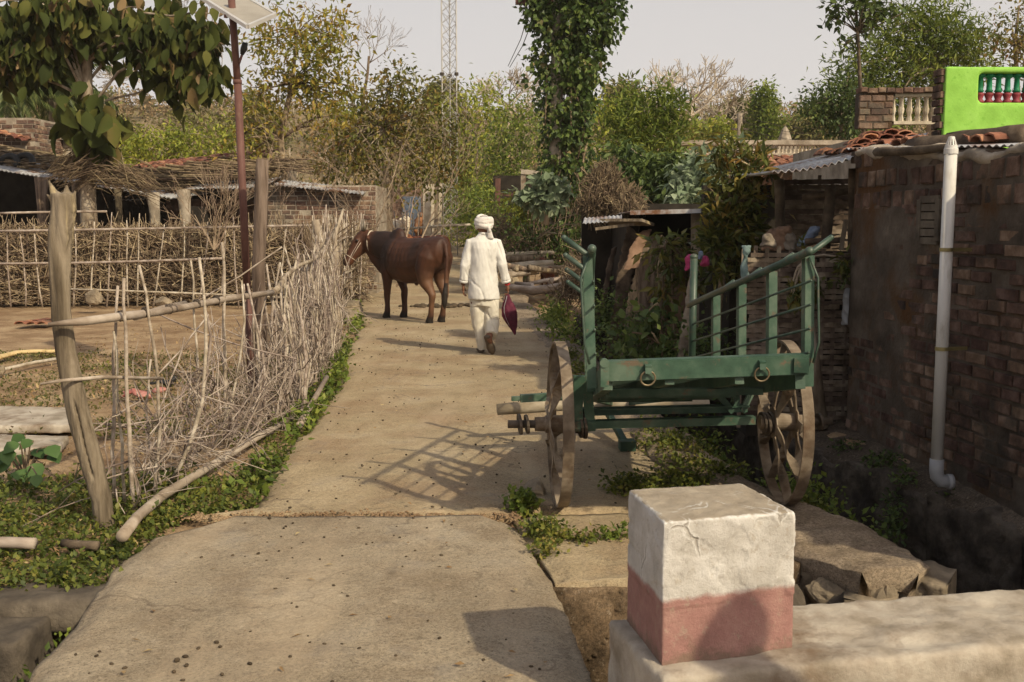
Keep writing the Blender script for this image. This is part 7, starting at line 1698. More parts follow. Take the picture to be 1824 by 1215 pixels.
for (u, v, du, dv) in ((155, 280, 30, -28), (160, 300, -30, -30)): mb.tube([D(u, v, Yk - 0.1), D(u + du, v + dv, Yk - 0.3)], [0.05, 0.03], 8)
mb.build('trunk', M['bark'], teak, smooth=True)
lv = Leaves()
clump_leaves(lv, ctr, 17, (0.38, 0.38, 0.28), 0.33, rng, 0.55, 2.2, 0.5, T_BIG, 0.5, 0.5)
clump_leaves(lv, blob_points([B(170, 205, Yk - 0.3, 40, 45), B(120, 190, Yk - 0.3, 30, 30), B(175, 255, Yk - 0.3, 28, 25), B(120, 225, Yk, 18, 22)], 22, rng), 5, (0.2, 0.2, 0.14), 0.46, rng, 0.66, 1.6, 0.5, T_BIG, 0.25, 0.5)
lv.build('crown', LM['teak'], teak)
lv = Leaves(); clump_leaves(lv, blob_points([B(370, 90, Yk, 26, 90), B(300, 120, Yk - 0.2, 60, 40), B(200, 5, Yk, 120, 25), B(20, 80, Yk - 0.3, 40, 60)], 34, rng), 3, (0.3, 0.3, 0.25), 0.26, rng, 0.5, 2.0, 0.4, T_BIG, 0.3, 0.4); lv.build('withered_leaves', LM['wither'], teak)
mb = MB()
for (u, v) in ((385, 60), (372, 100), (395, 120), (350, 30), (330, 40), (390, 30)):
    q = D(u, v, Yk - 0.2); grow(mb, q, (0.2, 0, 1), 0.35, 0.008, 3, rng, None, 0.1, 0.7, (2, 3), 0.2, 0.7, 0.003)
mb.build('seed_heads', M['brush'], teak)
# dry brush stacked round its trunk
mb = MB()
for i in range(420):
    f = rng.random(); c = D(100 + 170 * f, 296 + 26 * f + rng.normal() * 12, Yk - 0.2 + rng.normal() * 0.25); d = Vector((rng.normal() * 0.5 + (1 if f > 0.45 else -1), rng.normal() * 0.4, -0.35 + rng.normal() * 0.3)).normalized(); L = rng.uniform(0.3, 0.9)
    mb.tube([c - d * L / 2, c, c + d * L / 2 + Vector((0, 0, -0.06))], [0.008, 0.008, 0.003], 4, cap=False)
tag(mb.build('brush_heap', M['thatch'], None, D(170, 300, Yk)), 'heap of dry twigs lodged round the teak trunk on the shed roof', 'brush heap')
# fan of long hanging palm leaves
def palm(label, base, top, n, L, seed, name='palm_tree'):
    rng = np.random.default_rng(seed); t = thing(name, tuple(base), label, 'palm'); mb = MB(); mb.tube([base, Vector(base).lerp(top, 0.5) + Vector((0.1, 0, 0)), top], [0.16, 0.14, 0.12], 10, wob=0.1, rng=rr); mb.build('trunk', M['bark'], t, smooth=True)
    V = []; Fc = []; nn = 0; lv = Leaves()
    for i in range(n):
        a = rng.uniform(0, 2 * math.pi); el = rng.uniform(-0.1, 1.2); d = Vector((math.cos(a) * math.cos(el), math.sin(a) * math.cos(el), math.sin(el)))
        pts = []; q = Vector(top); m = 14
        for k in range(m): q = q + d * L / m; d = (d + Vector((0, 0, -0.11))).normalized(); pts.append((q.copy(), d.copy()))
        P = []; Dv = []
        for q, dd in pts[2:]:
            for s in (-1, 1):
                sd = dd.cross(Vector((0, 0, 1))); sd = sd.normalized() if sd.length > 0.01 else Vector((1, 0, 0))
                for e in (0, 0.5): P.append(q - dd * e * L / m); Dv.append(dd * 0.55 + sd * s * 0.75 + Vector((0, 0, -0.5)))
        P = np.array(P); Dv = np.array(Dv); lv.put(P, Dv, np.tile([0, 0, 1.0], (len(P), 1)) + 0.2 * rnd_dirs(len(P), rng), np.full(len(P), L * 0.26) * rng.uniform(0.8, 1.1, len(P)), np.full(len(P), 0.035))
    lv.build('crown', LM['palm'], t)
    return t
palm('yellow green palm with long hanging leaves behind the brick stub at the left edge', D(15, 330, 30), D(15, 165, 30), 30, 1.9, 911)
palm('second palm with drooping leaves just left of the teak trunk', D(85, 330, 31), D(95, 160, 31), 26, 1.9, 912)

# yellowing tree left of centre, and its darker neighbour
Y1_ = 24.5
make_tree('tall yellowing tree with sparse upright twigs right of the solar pole', 'tree', [D(505, 420, Y1_), D(507, 330, Y1_), D(500, 250, Y1_), D(520, 150, Y1_), D(530, 60, Y1_)], [0.12, 0.10, 0.08, 0.05, 0.025],
          [B(480, 70, Y1_, 50, 65), B(540, 110, Y1_, 80, 90), B(590, 90, Y1_, 45, 80), B(500, 180, Y1_, 75, 70), B(580, 180, Y1_, 60, 60), B(450, 260, Y1_, 50, 50), B(500, 25, Y1_, 40, 40), B(600, 40, Y1_, 12, 50), B(560, 60, Y1_, 30, 50), B(420, 230, Y1_, 30, 40)], 215, 18, 0.155, 'yellow', 921, wr=0.4, droop=0.25, spread=0.32, nlimb=60, shell=0.1, bark='brush')
make_tree('dense olive green tree with reddish tips behind the bare shrub', 'tree', [D(690, 430, 27), D(690, 330, 27), D(685, 230, 27), D(690, 160, 27)], [0.14, 0.12, 0.07, 0.03],
          [B(640, 200, 27, 60, 70), B(700, 190, 27, 65, 65), B(760, 220, 27, 60, 65), B(660, 280, 27, 80, 60), B(740, 300, 27, 75, 55), B(600, 280, 27, 50, 60), B(700, 140, 27, 30, 25), B(790, 290, 27, 40, 60)], 310, 18, 0.15, 'olive', 922, spread=0.4, nlimb=50, shell=0.05)
# bare shrub in front of them
rng = np.random.default_rng(930); t = thing('bare_shrub', tuple(D(670, 470, 21.0)), 'wide leafless shrub of pale brown spreading branches behind the bull fence', 'shrub'); mb = MB()
for (u, v, dx, L) in ((535, 440, -0.35, 0.9), (548, 440, 0.2, 1.05), (645, 450, 0.0, 1.15), (690, 450, 0.3, 1.1), (705, 455, 0.7, 1.15), (660, 450, -0.4, 1.0)):
    g = D(u, v, 21.3); g.z = 0.3; grow(mb, g, (dx * 1.25, rng.normal() * 0.2, 1.0), L * 1.3, 0.028, 4, rng, None, 0.07, 0.6, (1, 3), 0.14, 0.74, 0.003)
mb.build('branches', M['twig'], t)
rng = np.random.default_rng(931); t = thing('dead_tree', tuple(D(650, 300, 26.5)), 'bare dead sapling whose crown of fine twigs stands against the sky above the olive tree', 'tree'); mb = MB()
mb.tube([D(640, 300, 29), D(648, 170, 29), D(655, 130, 29), D(657, 100, 29)], [0.06, 0.045, 0.035, 0.03], 8)
for dx in (-0.5, 0.1, 0.7, 1.0): grow(mb, D(655, 125 - 10 * dx, 29), (dx, 0.1, 0.8), 0.62, 0.016, 3, rng, None, 0.08, 0.6, (2, 3), 0.12, 0.75, 0.004)
mb.build('branches', M['brush'], t)
rng = np.random.default_rng(932); t = thing('bare_shrub', tuple(D(385, 420, 19.3)), 'small leafless shrub in front of the tiled shed, left of the rusty pole', 'shrub'); mb = MB()
for dx in (-0.5, -0.15, 0.2, 0.5, 0.8): g = D(380, 400, 19.4); g.z = 1.1; grow(mb, g, (dx, 0.1, 0.9), 0.65, 0.018, 3, rng, None, 0.1, 0.5, (2, 3), 0.1, 0.72, 0.004)
mb.build('branches', M['twig'], t)

# greens beyond the bull and man
def bush(label, blobs, n, per, L, m, seed, spread=0.35, wr=0.45, droop=0.3, tpl=T_SMALL, base=None, cat='bush', name='bush', bark='bark', outward=0.6, group=None, shell=0.25, nl=14):
    c = blobs[0][0]; bz_ = base if base is not None else Vector((c.x, c.y, gz(0, c.y)))
    return make_tree(label, cat, [bz_, Vector(bz_).lerp(c, 0.4), Vector(bz_).lerp(c, 0.9)], [0.06, 0.05, 0.03], blobs, n, per, L, m, seed, name, wr, droop, spread, tpl, bark, group, shell, nl, 0.6, outward)
bush('bright yellow green tree behind the lattice mast', [B(850, 220, 44, 70, 60), B(830, 290, 44, 60, 60), B(870, 180, 44, 40, 30), B(800, 200, 44, 40, 35), B(760, 190, 44, 30, 30), B(850, 350, 44, 60, 40)], 190, 16, 0.2, 'bright', 941, 0.6, cat='tree', name='tree')
bush('dark green bush low behind the lattice mast', [B(840, 350, 46.5, 60, 50), B(800, 380, 46.5, 30, 40), B(880, 320, 46.5, 40, 40), B(830, 265, 46, 35, 40)], 260, 16, 0.2, 'dark', 942, 0.5)
bush('leafy green thicket between the man and the creeper', [B(930, 250, 36, 60, 60), B(900, 300, 36, 50, 50), B(950, 320, 36, 60, 50), B(940, 200, 36, 40, 40), B(900, 240, 36, 40, 40)], 200, 16, 0.16, 'green', 943, 0.45)
bush('low green bush behind the turban of the man', [B(880, 400, 31, 35, 50), B(905, 425, 30, 40, 30), B(860, 380, 32, 30, 40), B(835, 365, 33, 25, 40)], 200, 16, 0.13, 'green', 944, 0.35)
bush('bright weeds at the foot of the lattice mast', [B(795, 412, 37, 22, 16), B(840, 425, 40, 40, 10), B(780, 405, 37, 20, 22)], 90, 14, 0.13, 'bright', 945, 0.2)
bush('dark bush right of the pale gate pillar', [B(790, 385, 39, 25, 45), B(820, 350, 41, 30, 50)], 120, 14, 0.16, 'green', 946, 0.35)
bush('sunny green tree over the tiled shed on the left', [B(280, 262, 36, 80, 30), B(230, 272, 36, 50, 25), B(350, 266, 36, 60, 28), B(320, 245, 36, 30, 20), B(395, 255, 36, 35, 35)], 210, 15, 0.17, 'bright', 947, 0.45, cat='tree', name='tree')
bush('olive bush on the slope behind the sunny green tree', [B(230, 232, 55, 50, 18), B(325, 215, 58, 45, 25), B(400, 215, 57, 35, 30)], 120, 14, 0.26, 'scrubgreen', 948, 0.8)
bush('round olive bush on the slope left of the teak trunk', [B(110, 190, 60, 60, 40), B(60, 170, 60, 50, 30)], 140, 14, 0.26, 'scrubgreen', 949, 0.8)

# pole wrapped by creeper
Yv = 25.0
t = thing('creeper_pole', (D(1005, 460, Yv).x, Yv, 0), 'utility pole completely overgrown by a dense green creeper, wider at the top', 'creeper')
rng = np.random.default_rng(950)
mb = MB(); mb.tube([(D(982, 470, Yv).x, Yv, -0.1), D(990, 240, Yv), D(995, -60, Yv)], [0.17, 0.15, 0.13], 12); mb.build('pole', M['greyplaster'], t, smooth=True)
mb = MB(); mb.bar(D(918, 4, Yv), D(1090, 2, Yv), 0.14, 0.10); mb.build('crossarm', M['rustpole'], t)
mb = MB()
for k in range(16):
    x0 = rng.uniform(962, 1050); pts = [D(x0 + rng.normal() * 14, v, Yv + rng.normal() * 0.2) for v in (480, 420, 360, 300, 220, 120)]; mb.tube(pts, [0.03, 0.03, 0.028, 0.022, 0.02, 0.012], 6, wob=0.1, rng=rr)
for k in range(240):
    u = rng.uniform(950, 1075); v = rng.uniform(300, 470); q = D(u, v, Yv - 0.5 + rng.normal() * 0.2); mb.tube(stick_pts(q, q + Vector((rng.normal() * 0.15, rng.normal() * .1, -rng.uniform(0.3, 0.9))), rr, 0.06, 5), 0.008, 4)
mb.build('vine_stems', M['brush'], t)
bl_ = [B(1020, -30, Yv, 75, 50), B(1010, 40, Yv, 62, 45), B(1052, 40, Yv, 36, 55), B(990, 100, Yv, 36, 50), B(1035, 110, Yv, 34, 50), B(1008, 170, Yv, 42, 45), B(1006, 230, Yv, 44, 42), B(1003, 275, Yv, 44, 40), B(1008, 320, Yv, 50, 40), B(1008, 350, Yv, 54, 34), B(1000, 400, Yv, 36, 36), B(1010, 440, Yv, 30, 26), B(1038, 190, Yv, 16, 40), B(960, 20, Yv, 20, 25), B(1085, 20, Yv, 20, 40)]
ctr = blob_points(bl_, 640, rng, 0.5); lv = Leaves(); clump_leaves(lv, ctr, 20, 0.2, 0.135, rng, 0.75, 1.0, 0.4, T_SMALL, 0.35, 0.9)
for (u, v) in ((935, 110), (938, 140), (945, 90), (1075, 95), (1070, 130), (1062, 150), (1090, 70)):
    clump_leaves(lv, [list(D(u, v, Yv))], 14, 0.22, 0.13, rng, 0.75, 1.0, 0.4)
lv.build('creeper_leaves', LM['vine'], t)
mb = MB()
for (u0, v0, u1, v1) in ((942, 22, 905, 118), (945, 45, 908, 120), (925, 8, 960, 80)):
    mb.tube([D(u0, v0, Yv), D((u0 + u1) / 2 + 4, (v0 + v1) / 2, Yv + 5), D(u1, v1, Yv + 12)], 0.012, 5)
mb.build('cable', M['black'], t)
bush('tangle of creeper and thorns under the overgrown pole', [B(940, 430, 24.6, 45, 35), B(900, 440, 26, 30, 30), B(1000, 440, 24.4, 40, 30), B(1050, 430, 22, 40, 50)], 130, 14, 0.11, 'vine', 951, 0.4)
rng = np.random.default_rng(952)
def dead_heap(label, blobs, n, seed, L=0.3, r=0.006, m='brush'):
    rng = np.random.default_rng(seed); mb = MB(); P = blob_points(blobs, n, rng, 0.3)
    for p in P:
        d = Vector(rng.normal(size=3) * np.array((0.7, 0.7, 1.0)) + np.array((0, 0, -0.3))).normalized(); l = L * rng.uniform(0.5, 1.4); p = Vector(p)
        w = Vector(rng.normal(size=3)) * l * 0.25; mb.tube([p - d * l / 2, p + w * 0.5, p + d * l / 2], [r, r, r * 0.5], 3, cap=False)
    b = blobs[0][0]; tag(mb.build('dry_vines', M[m], None, (b.x, b.y, 0)), label, 'dry vines')
dead_heap('heap of dead brown vines hanging over the shed roof right of the creeper', [B(1075, 330, 13.2, 32, 28), B(1100, 355, 13.0, 45, 25), B(1060, 365, 13.0, 28, 28), B(1120, 375, 12.6, 25, 15), B(1080, 305, 13.3, 15, 14)], 1700, 953, 0.28, 0.0055, 'thatch')
dead_heap('grey tangle of dead stems on the bank behind the log heap', [B(910, 430, 26, 35, 40), B(940, 440, 25, 40, 30), B(890, 415, 27, 20, 40)], 700, 954, 0.6, 0.009, 'brush')
dead_heap('dry thorny tangle on the drain bank below the pink cloth', [B(1045, 490, 16, 45, 40), B(1080, 460, 15, 40, 40), B(1020, 520, 16, 35, 20)], 700, 955, 0.45, 0.007, 'brush')
bush('pale blue green castor plant in front of the creeper', [B(985, 335, 22, 28, 18), B(960, 355, 22, 22, 16), B(975, 365, 22, 20, 10), B(940, 345, 22, 14, 10)], 46, 11, 0.17, 'castor', 956, 0.16, 0.8, 0.6, T_BIG, base=D(972, 400, 22.1))
bush('weedy green shrub hanging on the bank left of the grey post', [B(935, 385, 25.5, 18, 30), B(925, 360, 26, 20, 15)], 60, 12, 0.14, 'bright', 957, 0.2)

# right of the creeper
bush('dark green shrub with upright feathery shoots right of the creeper', [B(1150, 215, 21, 60, 55), B(1200, 215, 21, 40, 50), B(1110, 240, 21, 45, 45), B(1170, 270, 21, 60, 40), B(1130, 180, 21, 20, 25), B(1175, 175, 21, 20, 22)], 230, 18, 0.15, 'green', 961, 0.26, 0.28, -0.35)
bush('fern like darker bush with broad drooping leaves below the feathery shrub', [B(1170, 320, 17.5, 60, 40), B(1200, 345, 17.0, 50, 30), B(1140, 340, 17.5, 40, 30), B(1215, 300, 17.2, 30, 25), B(1110, 300, 18, 35, 40)], 200, 16, 0.17, 'dark', 962, 0.24, 0.4, 0.7)
bush('silvery blue green shrub in front of the terrace wall', [B(1255, 320, 16.5, 45, 35), B(1235, 355, 16.0, 40, 20), B(1280, 290, 17, 30, 22)], 110, 14, 0.17, 'castor', 963, 0.22, 0.5, 0.5)
bush('yellow green bush filling the gap between the creeper and the feathery shrub', [B(1075, 220, 30, 40, 50), B(1060, 180, 30, 25, 30), B(1090, 280, 30, 40, 50)], 80, 15, 0.16, 'bright', 964, 0.4)
# ochre leaved sapling in front of the huts
Yc_ = 9.35
make_tree('tall sapling with long ochre and green leaves in the drain before the huts', 'tree', [D(1276, 700, Yc_), D(1280, 560, Yc_), D(1290, 460, Yc_), D(1300, 380, Yc_), D(1300, 290, Yc_)], [0.035, 0.03, 0.026, 0.02, 0.01],
          [B(1300, 320, Yc_, 42, 50), B(1330, 350, Yc_, 40, 40), B(1290, 390, Yc_, 42, 40), B(1320, 420, Yc_, 35, 40), B(1270, 440, Yc_, 40, 35), B(1290, 480, Yc_, 40, 35), B(1345, 310, Yc_, 30, 30), B(1275, 290, Yc_, 20, 30), B(1300, 265, Yc_, 14, 25), B(1345, 275, Yc_, 14, 22)], 110, 15, 0.125, 'croton', 971, spread=0.11, wr=0.3, droop=-0.25, nlimb=60, shell=0.0, flat=0.5, bark='brush')
make_tree('thin sapling with drooping ochre leaves before the low shed', 'tree', [D(1205, 700, 10.2), D(1200, 560, 10.2), D(1195, 440, 10.2), D(1180, 420, 10.2)], [0.016, 0.014, 0.01, 0.006],
          [B(1170, 440, 10.2, 28, 22), B(1205, 430, 10.2, 22, 25), B(1200, 480, 10.2, 28, 25), B(1230, 500, 10.2, 22, 20), B(1185, 520, 10.2, 20, 20)], 34, 10, 0.13, 'croton', 972, spread=0.1, wr=0.32, droop=0.3, nlimb=30, shell=0.0, bark='brush')
make_tree('spindly stem with broad grey green leaves low behind the cart', 'plant', [D(1175, 720, 9.6), D(1180, 620, 9.6), D(1172, 540, 9.6)], [0.012, 0.01, 0.006],
          [B(1165, 560, 9.6, 40, 30), B(1120, 590, 9.8, 40, 30), B(1190, 600, 9.6, 35, 30), B(1150, 610, 9.7, 40, 20)], 30, 7, 0.085, 'dark', 973, name='plant', spread=0.14, wr=0.75, droop=0.6, tpl=T_BIG, nlimb=20, shell=0.0, bark='brush')
bush('leafy weeds hanging over the top of the bamboo wall', [B(1425, 438, 8.05, 18, 8), B(1395, 450, 8.0, 16, 8), B(1500, 470, 8.05, 14, 22), B(1480, 500, 8.0, 20, 14), B(1430, 520, 8.05, 30, 30)], 34, 8, 0.08, 'croton', 974, 0.06, 0.4, 0.4, base=Vector((2.45, 8.1, 0)))
def weeds(label, blobs, n, per, L, m, seed, spread=0.1, wr=0.6, kind=None, name='weeds', cat='weeds', tpl=T_SMALL, droop=0.0):
    rng = np.random.default_rng(seed); lv = Leaves(); ctr = blob_points(blobs, n, rng, 0.0); clump_leaves(lv, ctr, per, spread, L, rng, wr, droop, 0.7, tpl)
    b = blobs[0][0]; return tag(lv.build(name, LM[m], None, (b.x, b.y, b.z)), label, cat, None, kind)
def gblob(u, v, rx, ry, rz, z=0.0): return (G(u, v, z) + Vector((0, 0, rz * 0.6)), (rx, ry, rz))
def dblob(u, v, Y_, rx, ry, rz): return (D(u, v, Y_), (rx, ry, rz))
weeds('dark green weeds filling the drain under the cart', [(Vector((1.75, 7.4, -0.5)), (0.25, 0.8, 0.25)), (Vector((1.85, 6.6, -0.6)), (0.25, 0.6, 0.25)), (Vector((1.6, 8.6, -0.4)), (0.25, 0.9, 0.3))], 260, 12, 0.05, 'green', 981, 0.12)
weeds('dark weeds in the drain behind the right cart wheel', [(Vector((2.05, 6.2, -0.4)), (0.22, 0.5, 0.25)), (Vector((2.0, 6.9, -0.35)), (0.2, 0.5, 0.25))], 150, 12, 0.05, 'green', 982, 0.12)
weeds('shadowed undergrowth between the huts and the drain', [dblob(1120, 620, 10.5, 0.5, 0.6, 0.35), dblob(1180, 660, 9.8, 0.4, 0.6, 0.3), dblob(1090, 560, 11.5, 0.4, 0.6, 0.3), dblob(1250, 640, 9.2, 0.3, 0.5, 0.4)], 330, 12, 0.055, 'dark', 983, 0.14)
weeds('green weeds in the drain beside the fallen trunk', [dblob(990, 560, 17, 0.3, 1.2, 0.2), dblob(1005, 600, 14.5, 0.25, 1.0, 0.2)], 110, 12, 0.07, 'green', 984, 0.15)
weeds('small weeds at the foot of the brick wall near the pipe', [dblob(1575, 820, 7.0, 0.12, 0.2, 0.08), dblob(1610, 845, 6.6, 0.08, 0.1, 0.06), dblob(1510, 800, 7.5, 0.15, 0.15, 0.06), dblob(1690, 885, 6.2, 0.04, 0.05, 0.03)], 60, 8, 0.035, 'dark', 985, 0.05)
weeds('weeds clinging to the dark retaining wall', [dblob(1590, 910, 6.5, 0.1, 0.1, 0.2), dblob(1595, 945, 6.3, 0.1, 0.1, 0.15)], 40, 8, 0.035, 'dark', 986, 0.06)
# creeping weeds on the earth around the cart
weeds('leafy green tuft at the lane edge beside the left cart wheel', [gblob(930, 908, 0.10, 0.09, 0.07)], 70, 7, 0.035, 'green', 987, 0.035, 0.75)
weeds('yellow green creeping weeds below the left cart wheel', [gblob(965, 945, 0.14, 0.12, 0.035), gblob(1000, 962, 0.14, 0.09, 0.03), gblob(975, 985, 0.08, 0.08, 0.03), gblob(1045, 965, 0.06, 0.05, 0.03)], 150, 7, 0.03, 'ground', 988, 0.04, 0.6)
weeds('small green tuft left of the bollard', [gblob(1095, 960, 0.09, 0.06, 0.03)], 34, 7, 0.03, 'green', 989, 0.035, 0.6)
weeds('creeping weeds under the cart, near its rest leg', [gblob(1190, 800, 0.28, 0.5, 0.05), gblob(1230, 840, 0.3, 0.3, 0.05), gblob(1160, 770, 0.15, 0.3, 0.04)], 330, 8, 0.035, 'ground', 990, 0.06, 0.6)
weeds('darker creeping weeds between the cart and the bollard', [gblob(1120, 875, 0.15, 0.15, 0.05), gblob(1200, 868, 0.3, 0.12, 0.05), gblob(1280, 850, 0.2, 0.1, 0.04)], 230, 8, 0.035, 'ground', 991, 0.05, 0.6)
weeds('weeds on the drain kerb behind the left cart wheel', [gblob(1030, 665, 0.10, 0.5, 0.05), gblob(1020, 640, 0.08, 0.4, 0.05)], 90, 8, 0.045, 'ground', 992, 0.08, 0.6)
weeds('yellow green weed at the foot of the right cart wheel', [gblob(1440, 905, 0.09, 0.05, 0.03)], 30, 7, 0.03, 'ground', 993, 0.035, 0.6)
# round leaved plant at the left edge
rng = np.random.default_rng(994); t = thing('broad_leaf_plant', tuple(G(45, 850)), 'low plant with large round soft green leaves at the left edge by the concrete slabs', 'plant'); mb = MB(); lv = Leaves(); g = G(45, 850)
for (u, v, L) in ((10, 800, .11), (35, 790, .11), (60, 785, .10), (85, 795, .11), (20, 820, .12), (50, 812, .12), (75, 825, .13), (30, 838, .12), (0, 815, .12), (62, 800, .1), (90, 808, .1), (45, 775, .1), (-15, 805, .12), (65, 845, .08)):
    q = D(u, v, g.y + rng.normal() * 0.12); mb.tube([g, g.lerp(q, 0.6) + Vector((0, 0, 0.06)), q], [0.006, 0.005, 0.004], 5)
    a = rng.uniform(0, 6.28); lv.put(np.array([list(q)]), np.array([[math.cos(a) * 0.6, -0.5 + 0.3 * math.sin(a), -0.25]]), np.array([[0.1, -0.5, 1.0]]), np.array([L * 1.0]), np.array([L * 1.0]), T_BIG)
mb.build('stem', M['brush'], t); lv.build('leaves', LM['round'], t)

LM['dryweed'] = leaf_mat('dusty_weed_leaf', [(0.1, (0.06, 0.07, 0.02)), (0.5, (0.12, 0.12, 0.03)), (0.8, (0.19, 0.15, 0.06)), (0.95, (0.24, 0.16, 0.08))], 0.25)
LM['verge'] = leaf_mat('verge_weed_leaf', [(0.1, (0.045, 0.065, 0.014)), (0.5, (0.095, 0.125, 0.024)), (0.85, (0.17, 0.185, 0.035)), (0.97, (0.26, 0.2, 0.06))], 0.35)
# creeping ground cover of the yard edge (nobody could count it)
def cover(name, n, region, L, m, seed, hgt_=0.05, kind='stuff', per=5, sp=0.05, wr=0.62):
    rng = np.random.default_rng(seed); P = []
    while len(P) < n:
        x, y = region(rng)
        P.append((x, y, float(hgt(np.array(x), np.array(y))) + 0.012 + abs(rng.normal()) * hgt_))
    lv = Leaves(); clump_leaves(lv, np.array(P), per, (sp, sp, sp * 0.5), L, rng, wr, -0.1, 0.75, T_SMALL, 0.4, 0.3); return tag(lv.build(name, LM[m]), kind=kind)
def reg_yard(rng):
    while True:
        y = 4.4 + 8.5 * rng.random() ** 1.5; lo = -5.2 if y < 8 else -7.0; x = rng.uniform(lo, float(laneL(y)) - 0.02 if y > 5.65 else -1.88)
        if fbm(np.array([x * 1.1]), np.array([y * 1.1]), 77)[0] + (0.10 if y < 6.5 else -0.06) > 0.0 - 0.12 * (abs(x - fx(max(5.4, y))) < 0.25): return x, y
cover('ground_cover', 2600, reg_yard, 0.030, 'ground', 995, 0.025, per=9, sp=0.055)
def reg_lush(rng):
    k = rng.random()
    if k < 0.6:
        y = rng.uniform(4.45, 6.6); x = rng.uniform(-3.3, -1.62 if y > 5.7 else -1.86); 
        return x, y
    while True:
        y = rng.uniform(5.5, 14.5); x = float(laneL(y)) - abs(rng.normal()) * 0.14 + 0.04
        if fbm(np.array([y * 1.1]), np.array([3.0]), 84)[0] > -0.03 - 0.12 * (y < 7): return x, y
cover('ground_cover', 1150, reg_lush, 0.034, 'verge', 996, 0.035, per=9, sp=0.05)
def reg_patch(rng):
    while True:
        y = rng.uniform(7.4, 12.8); x = rng.uniform(-6.5, -2.25)
        if fbm(np.array([x * 0.9]), np.array([y * 0.7]), 83)[0] > -0.05 - 0.25 * (y < 9.5) * (x < -3.6): return x, y
cover('ground_cover', 1700, reg_patch, 0.032, 'dryweed', 1101, 0.03, per=8, sp=0.07)
def reg_strip(rng):
    while True:
        y = rng.uniform(6, 21); x = float(laneL(y)) - abs(rng.normal()) * 0.12 + 0.04
        if fbm(np.array([y * 1.3]), np.array([1.0]), 79)[0] > -0.02: return x, y
cover('ground_cover', 260, reg_strip, 0.06, 'green', 997, 0.07, per=9, sp=0.07)
def reg_litter(rng): return rng.uniform(-6, -1.9), 4.6 + 12 * rng.random() ** 1.3
cover('leaf_litter', 1100, reg_litter, 0.05, 'drylit', 998, 0.004, per=2, sp=0.05, wr=0.4)
def reg_lane(rng):
    y = 3.0 + 16 * rng.random() ** 1.4; return rng.uniform(-1.6, 0.2 if y < 5.6 else float(laneR(y))), y
rng = np.random.default_rng(999); P = np.array([(*reg_lane(rng), 0.03) for _ in range(150)]); P[:, 2] += rise(P[:, 1])
lv = Leaves(); a = rng.uniform(0, 6.28, len(P)); lv.put(P, np.stack([np.cos(a), np.sin(a), 0 * a], -1), np.tile([0, 0, 1.0], (len(P), 1)) + 0.5 * rnd_dirs(len(P), rng), rng.uniform(0.02, 0.05, len(P)), rng.uniform(0.008, 0.02, len(P)))
tag(lv.build('fallen_leaves', LM['drylit']), kind='stuff')
weeds('small flowering weeds at the bottom of the left ditch', [dblob(90, 1200, 4.0, 0.1, 0.08, 0.06), dblob(130, 1150, 4.2, 0.06, 0.06, 0.08)], 34, 7, 0.03, 'green', 1000, 0.05)

# right hand trees
make_tree('large fine leaved acacia like tree behind the brick terrace on the right', 'tree', [D(1660, 260, 26), D(1662, 200, 26), D(1665, 120, 26), D(1660, 60, 26)], [0.16, 0.14, 0.1, 0.05],
          [B(1560, 150, 26, 70, 55), B(1620, 110, 26, 70, 60), B(1690, 80, 26, 60, 60), B(1660, 30, 26, 55, 40), B(1600, 60, 26, 50, 40), B(1530, 110, 26, 40, 30), B(1720, 140, 26, 50, 35), B(1510, 150, 26, 35, 22), B(1590, 190, 26, 80, 40), B(1740, 100, 26, 30, 25)], 290, 34, 0.19, 'green', 1011, spread=0.40, wr=0.22, droop=-0.1, nlimb=34, shell=0.1, bark='paletwig')
make_tree('dark broad leaved tree with stiff whorls of leaves at the top right of the sky', 'tree', [D(1540, 260, 22), D(1532, 150, 22), D(1528, 60, 22), D(1520, -40, 22)], [0.045, 0.04, 0.035, 0.025],
          [B(1500, 5, 22, 40, 16), B(1545, 15, 22, 40, 18), B(1490, 38, 22, 18, 9), B(1530, -35, 22, 60, 26), B(1590, 20, 22, 25, 20), B(1540, 45, 22, 22, 14), B(1530, 80, 22, 30, 14)], 60, 14, 0.17, 'dark', 1012, spread=0.16, wr=0.5, droop=0.1, nlimb=40, shell=0.2, bark='darkwood')
make_tree('dark green bush below the acacia beside the brick terrace', 'tree', [D(1500, 290, 24), D(1500, 230, 24), D(1500, 200, 24)], [0.08, 0.07, 0.05],
          [B(1490, 200, 24, 40, 45), B(1520, 220, 24, 35, 35), B(1460, 190, 24, 30, 30), B(1510, 160, 24, 30, 30)], 170, 15, 0.13, 'dark', 1013, spread=0.3, nlimb=20)
make_tree('sparse thorny tree with few yellow leaves at the far right edge', 'tree', [D(1815, 240, 24), D(1812, 150, 24), D(1808, 80, 24), D(1815, 10, 24)], [0.08, 0.06, 0.045, 0.02],
          [B(1800, 60, 24, 40, 50), B(1825, 100, 24, 40, 50), B(1790, 95, 24, 20, 20), B(1830, 30, 24, 30, 30)], 110, 9, 0.12, 'olive', 1014, spread=0.3, nlimb=30, shell=0.1, bark='brush')
make_tree('narrow cone shaped bright green tree on the slope behind the balustrade', 'tree', [D(1362, 280, 48), D(1362, 240, 48), D(1362, 190, 48)], [0.14, 0.12, 0.06],
          [B(1362, 235, 48, 30, 22), B(1362, 205, 48, 24, 22), B(1360, 178, 48, 17, 20), B(1362, 160, 48, 9, 10)], 200, 15, 0.22, 'green', 1015, spread=0.4, nlimb=10, shell=0.2)
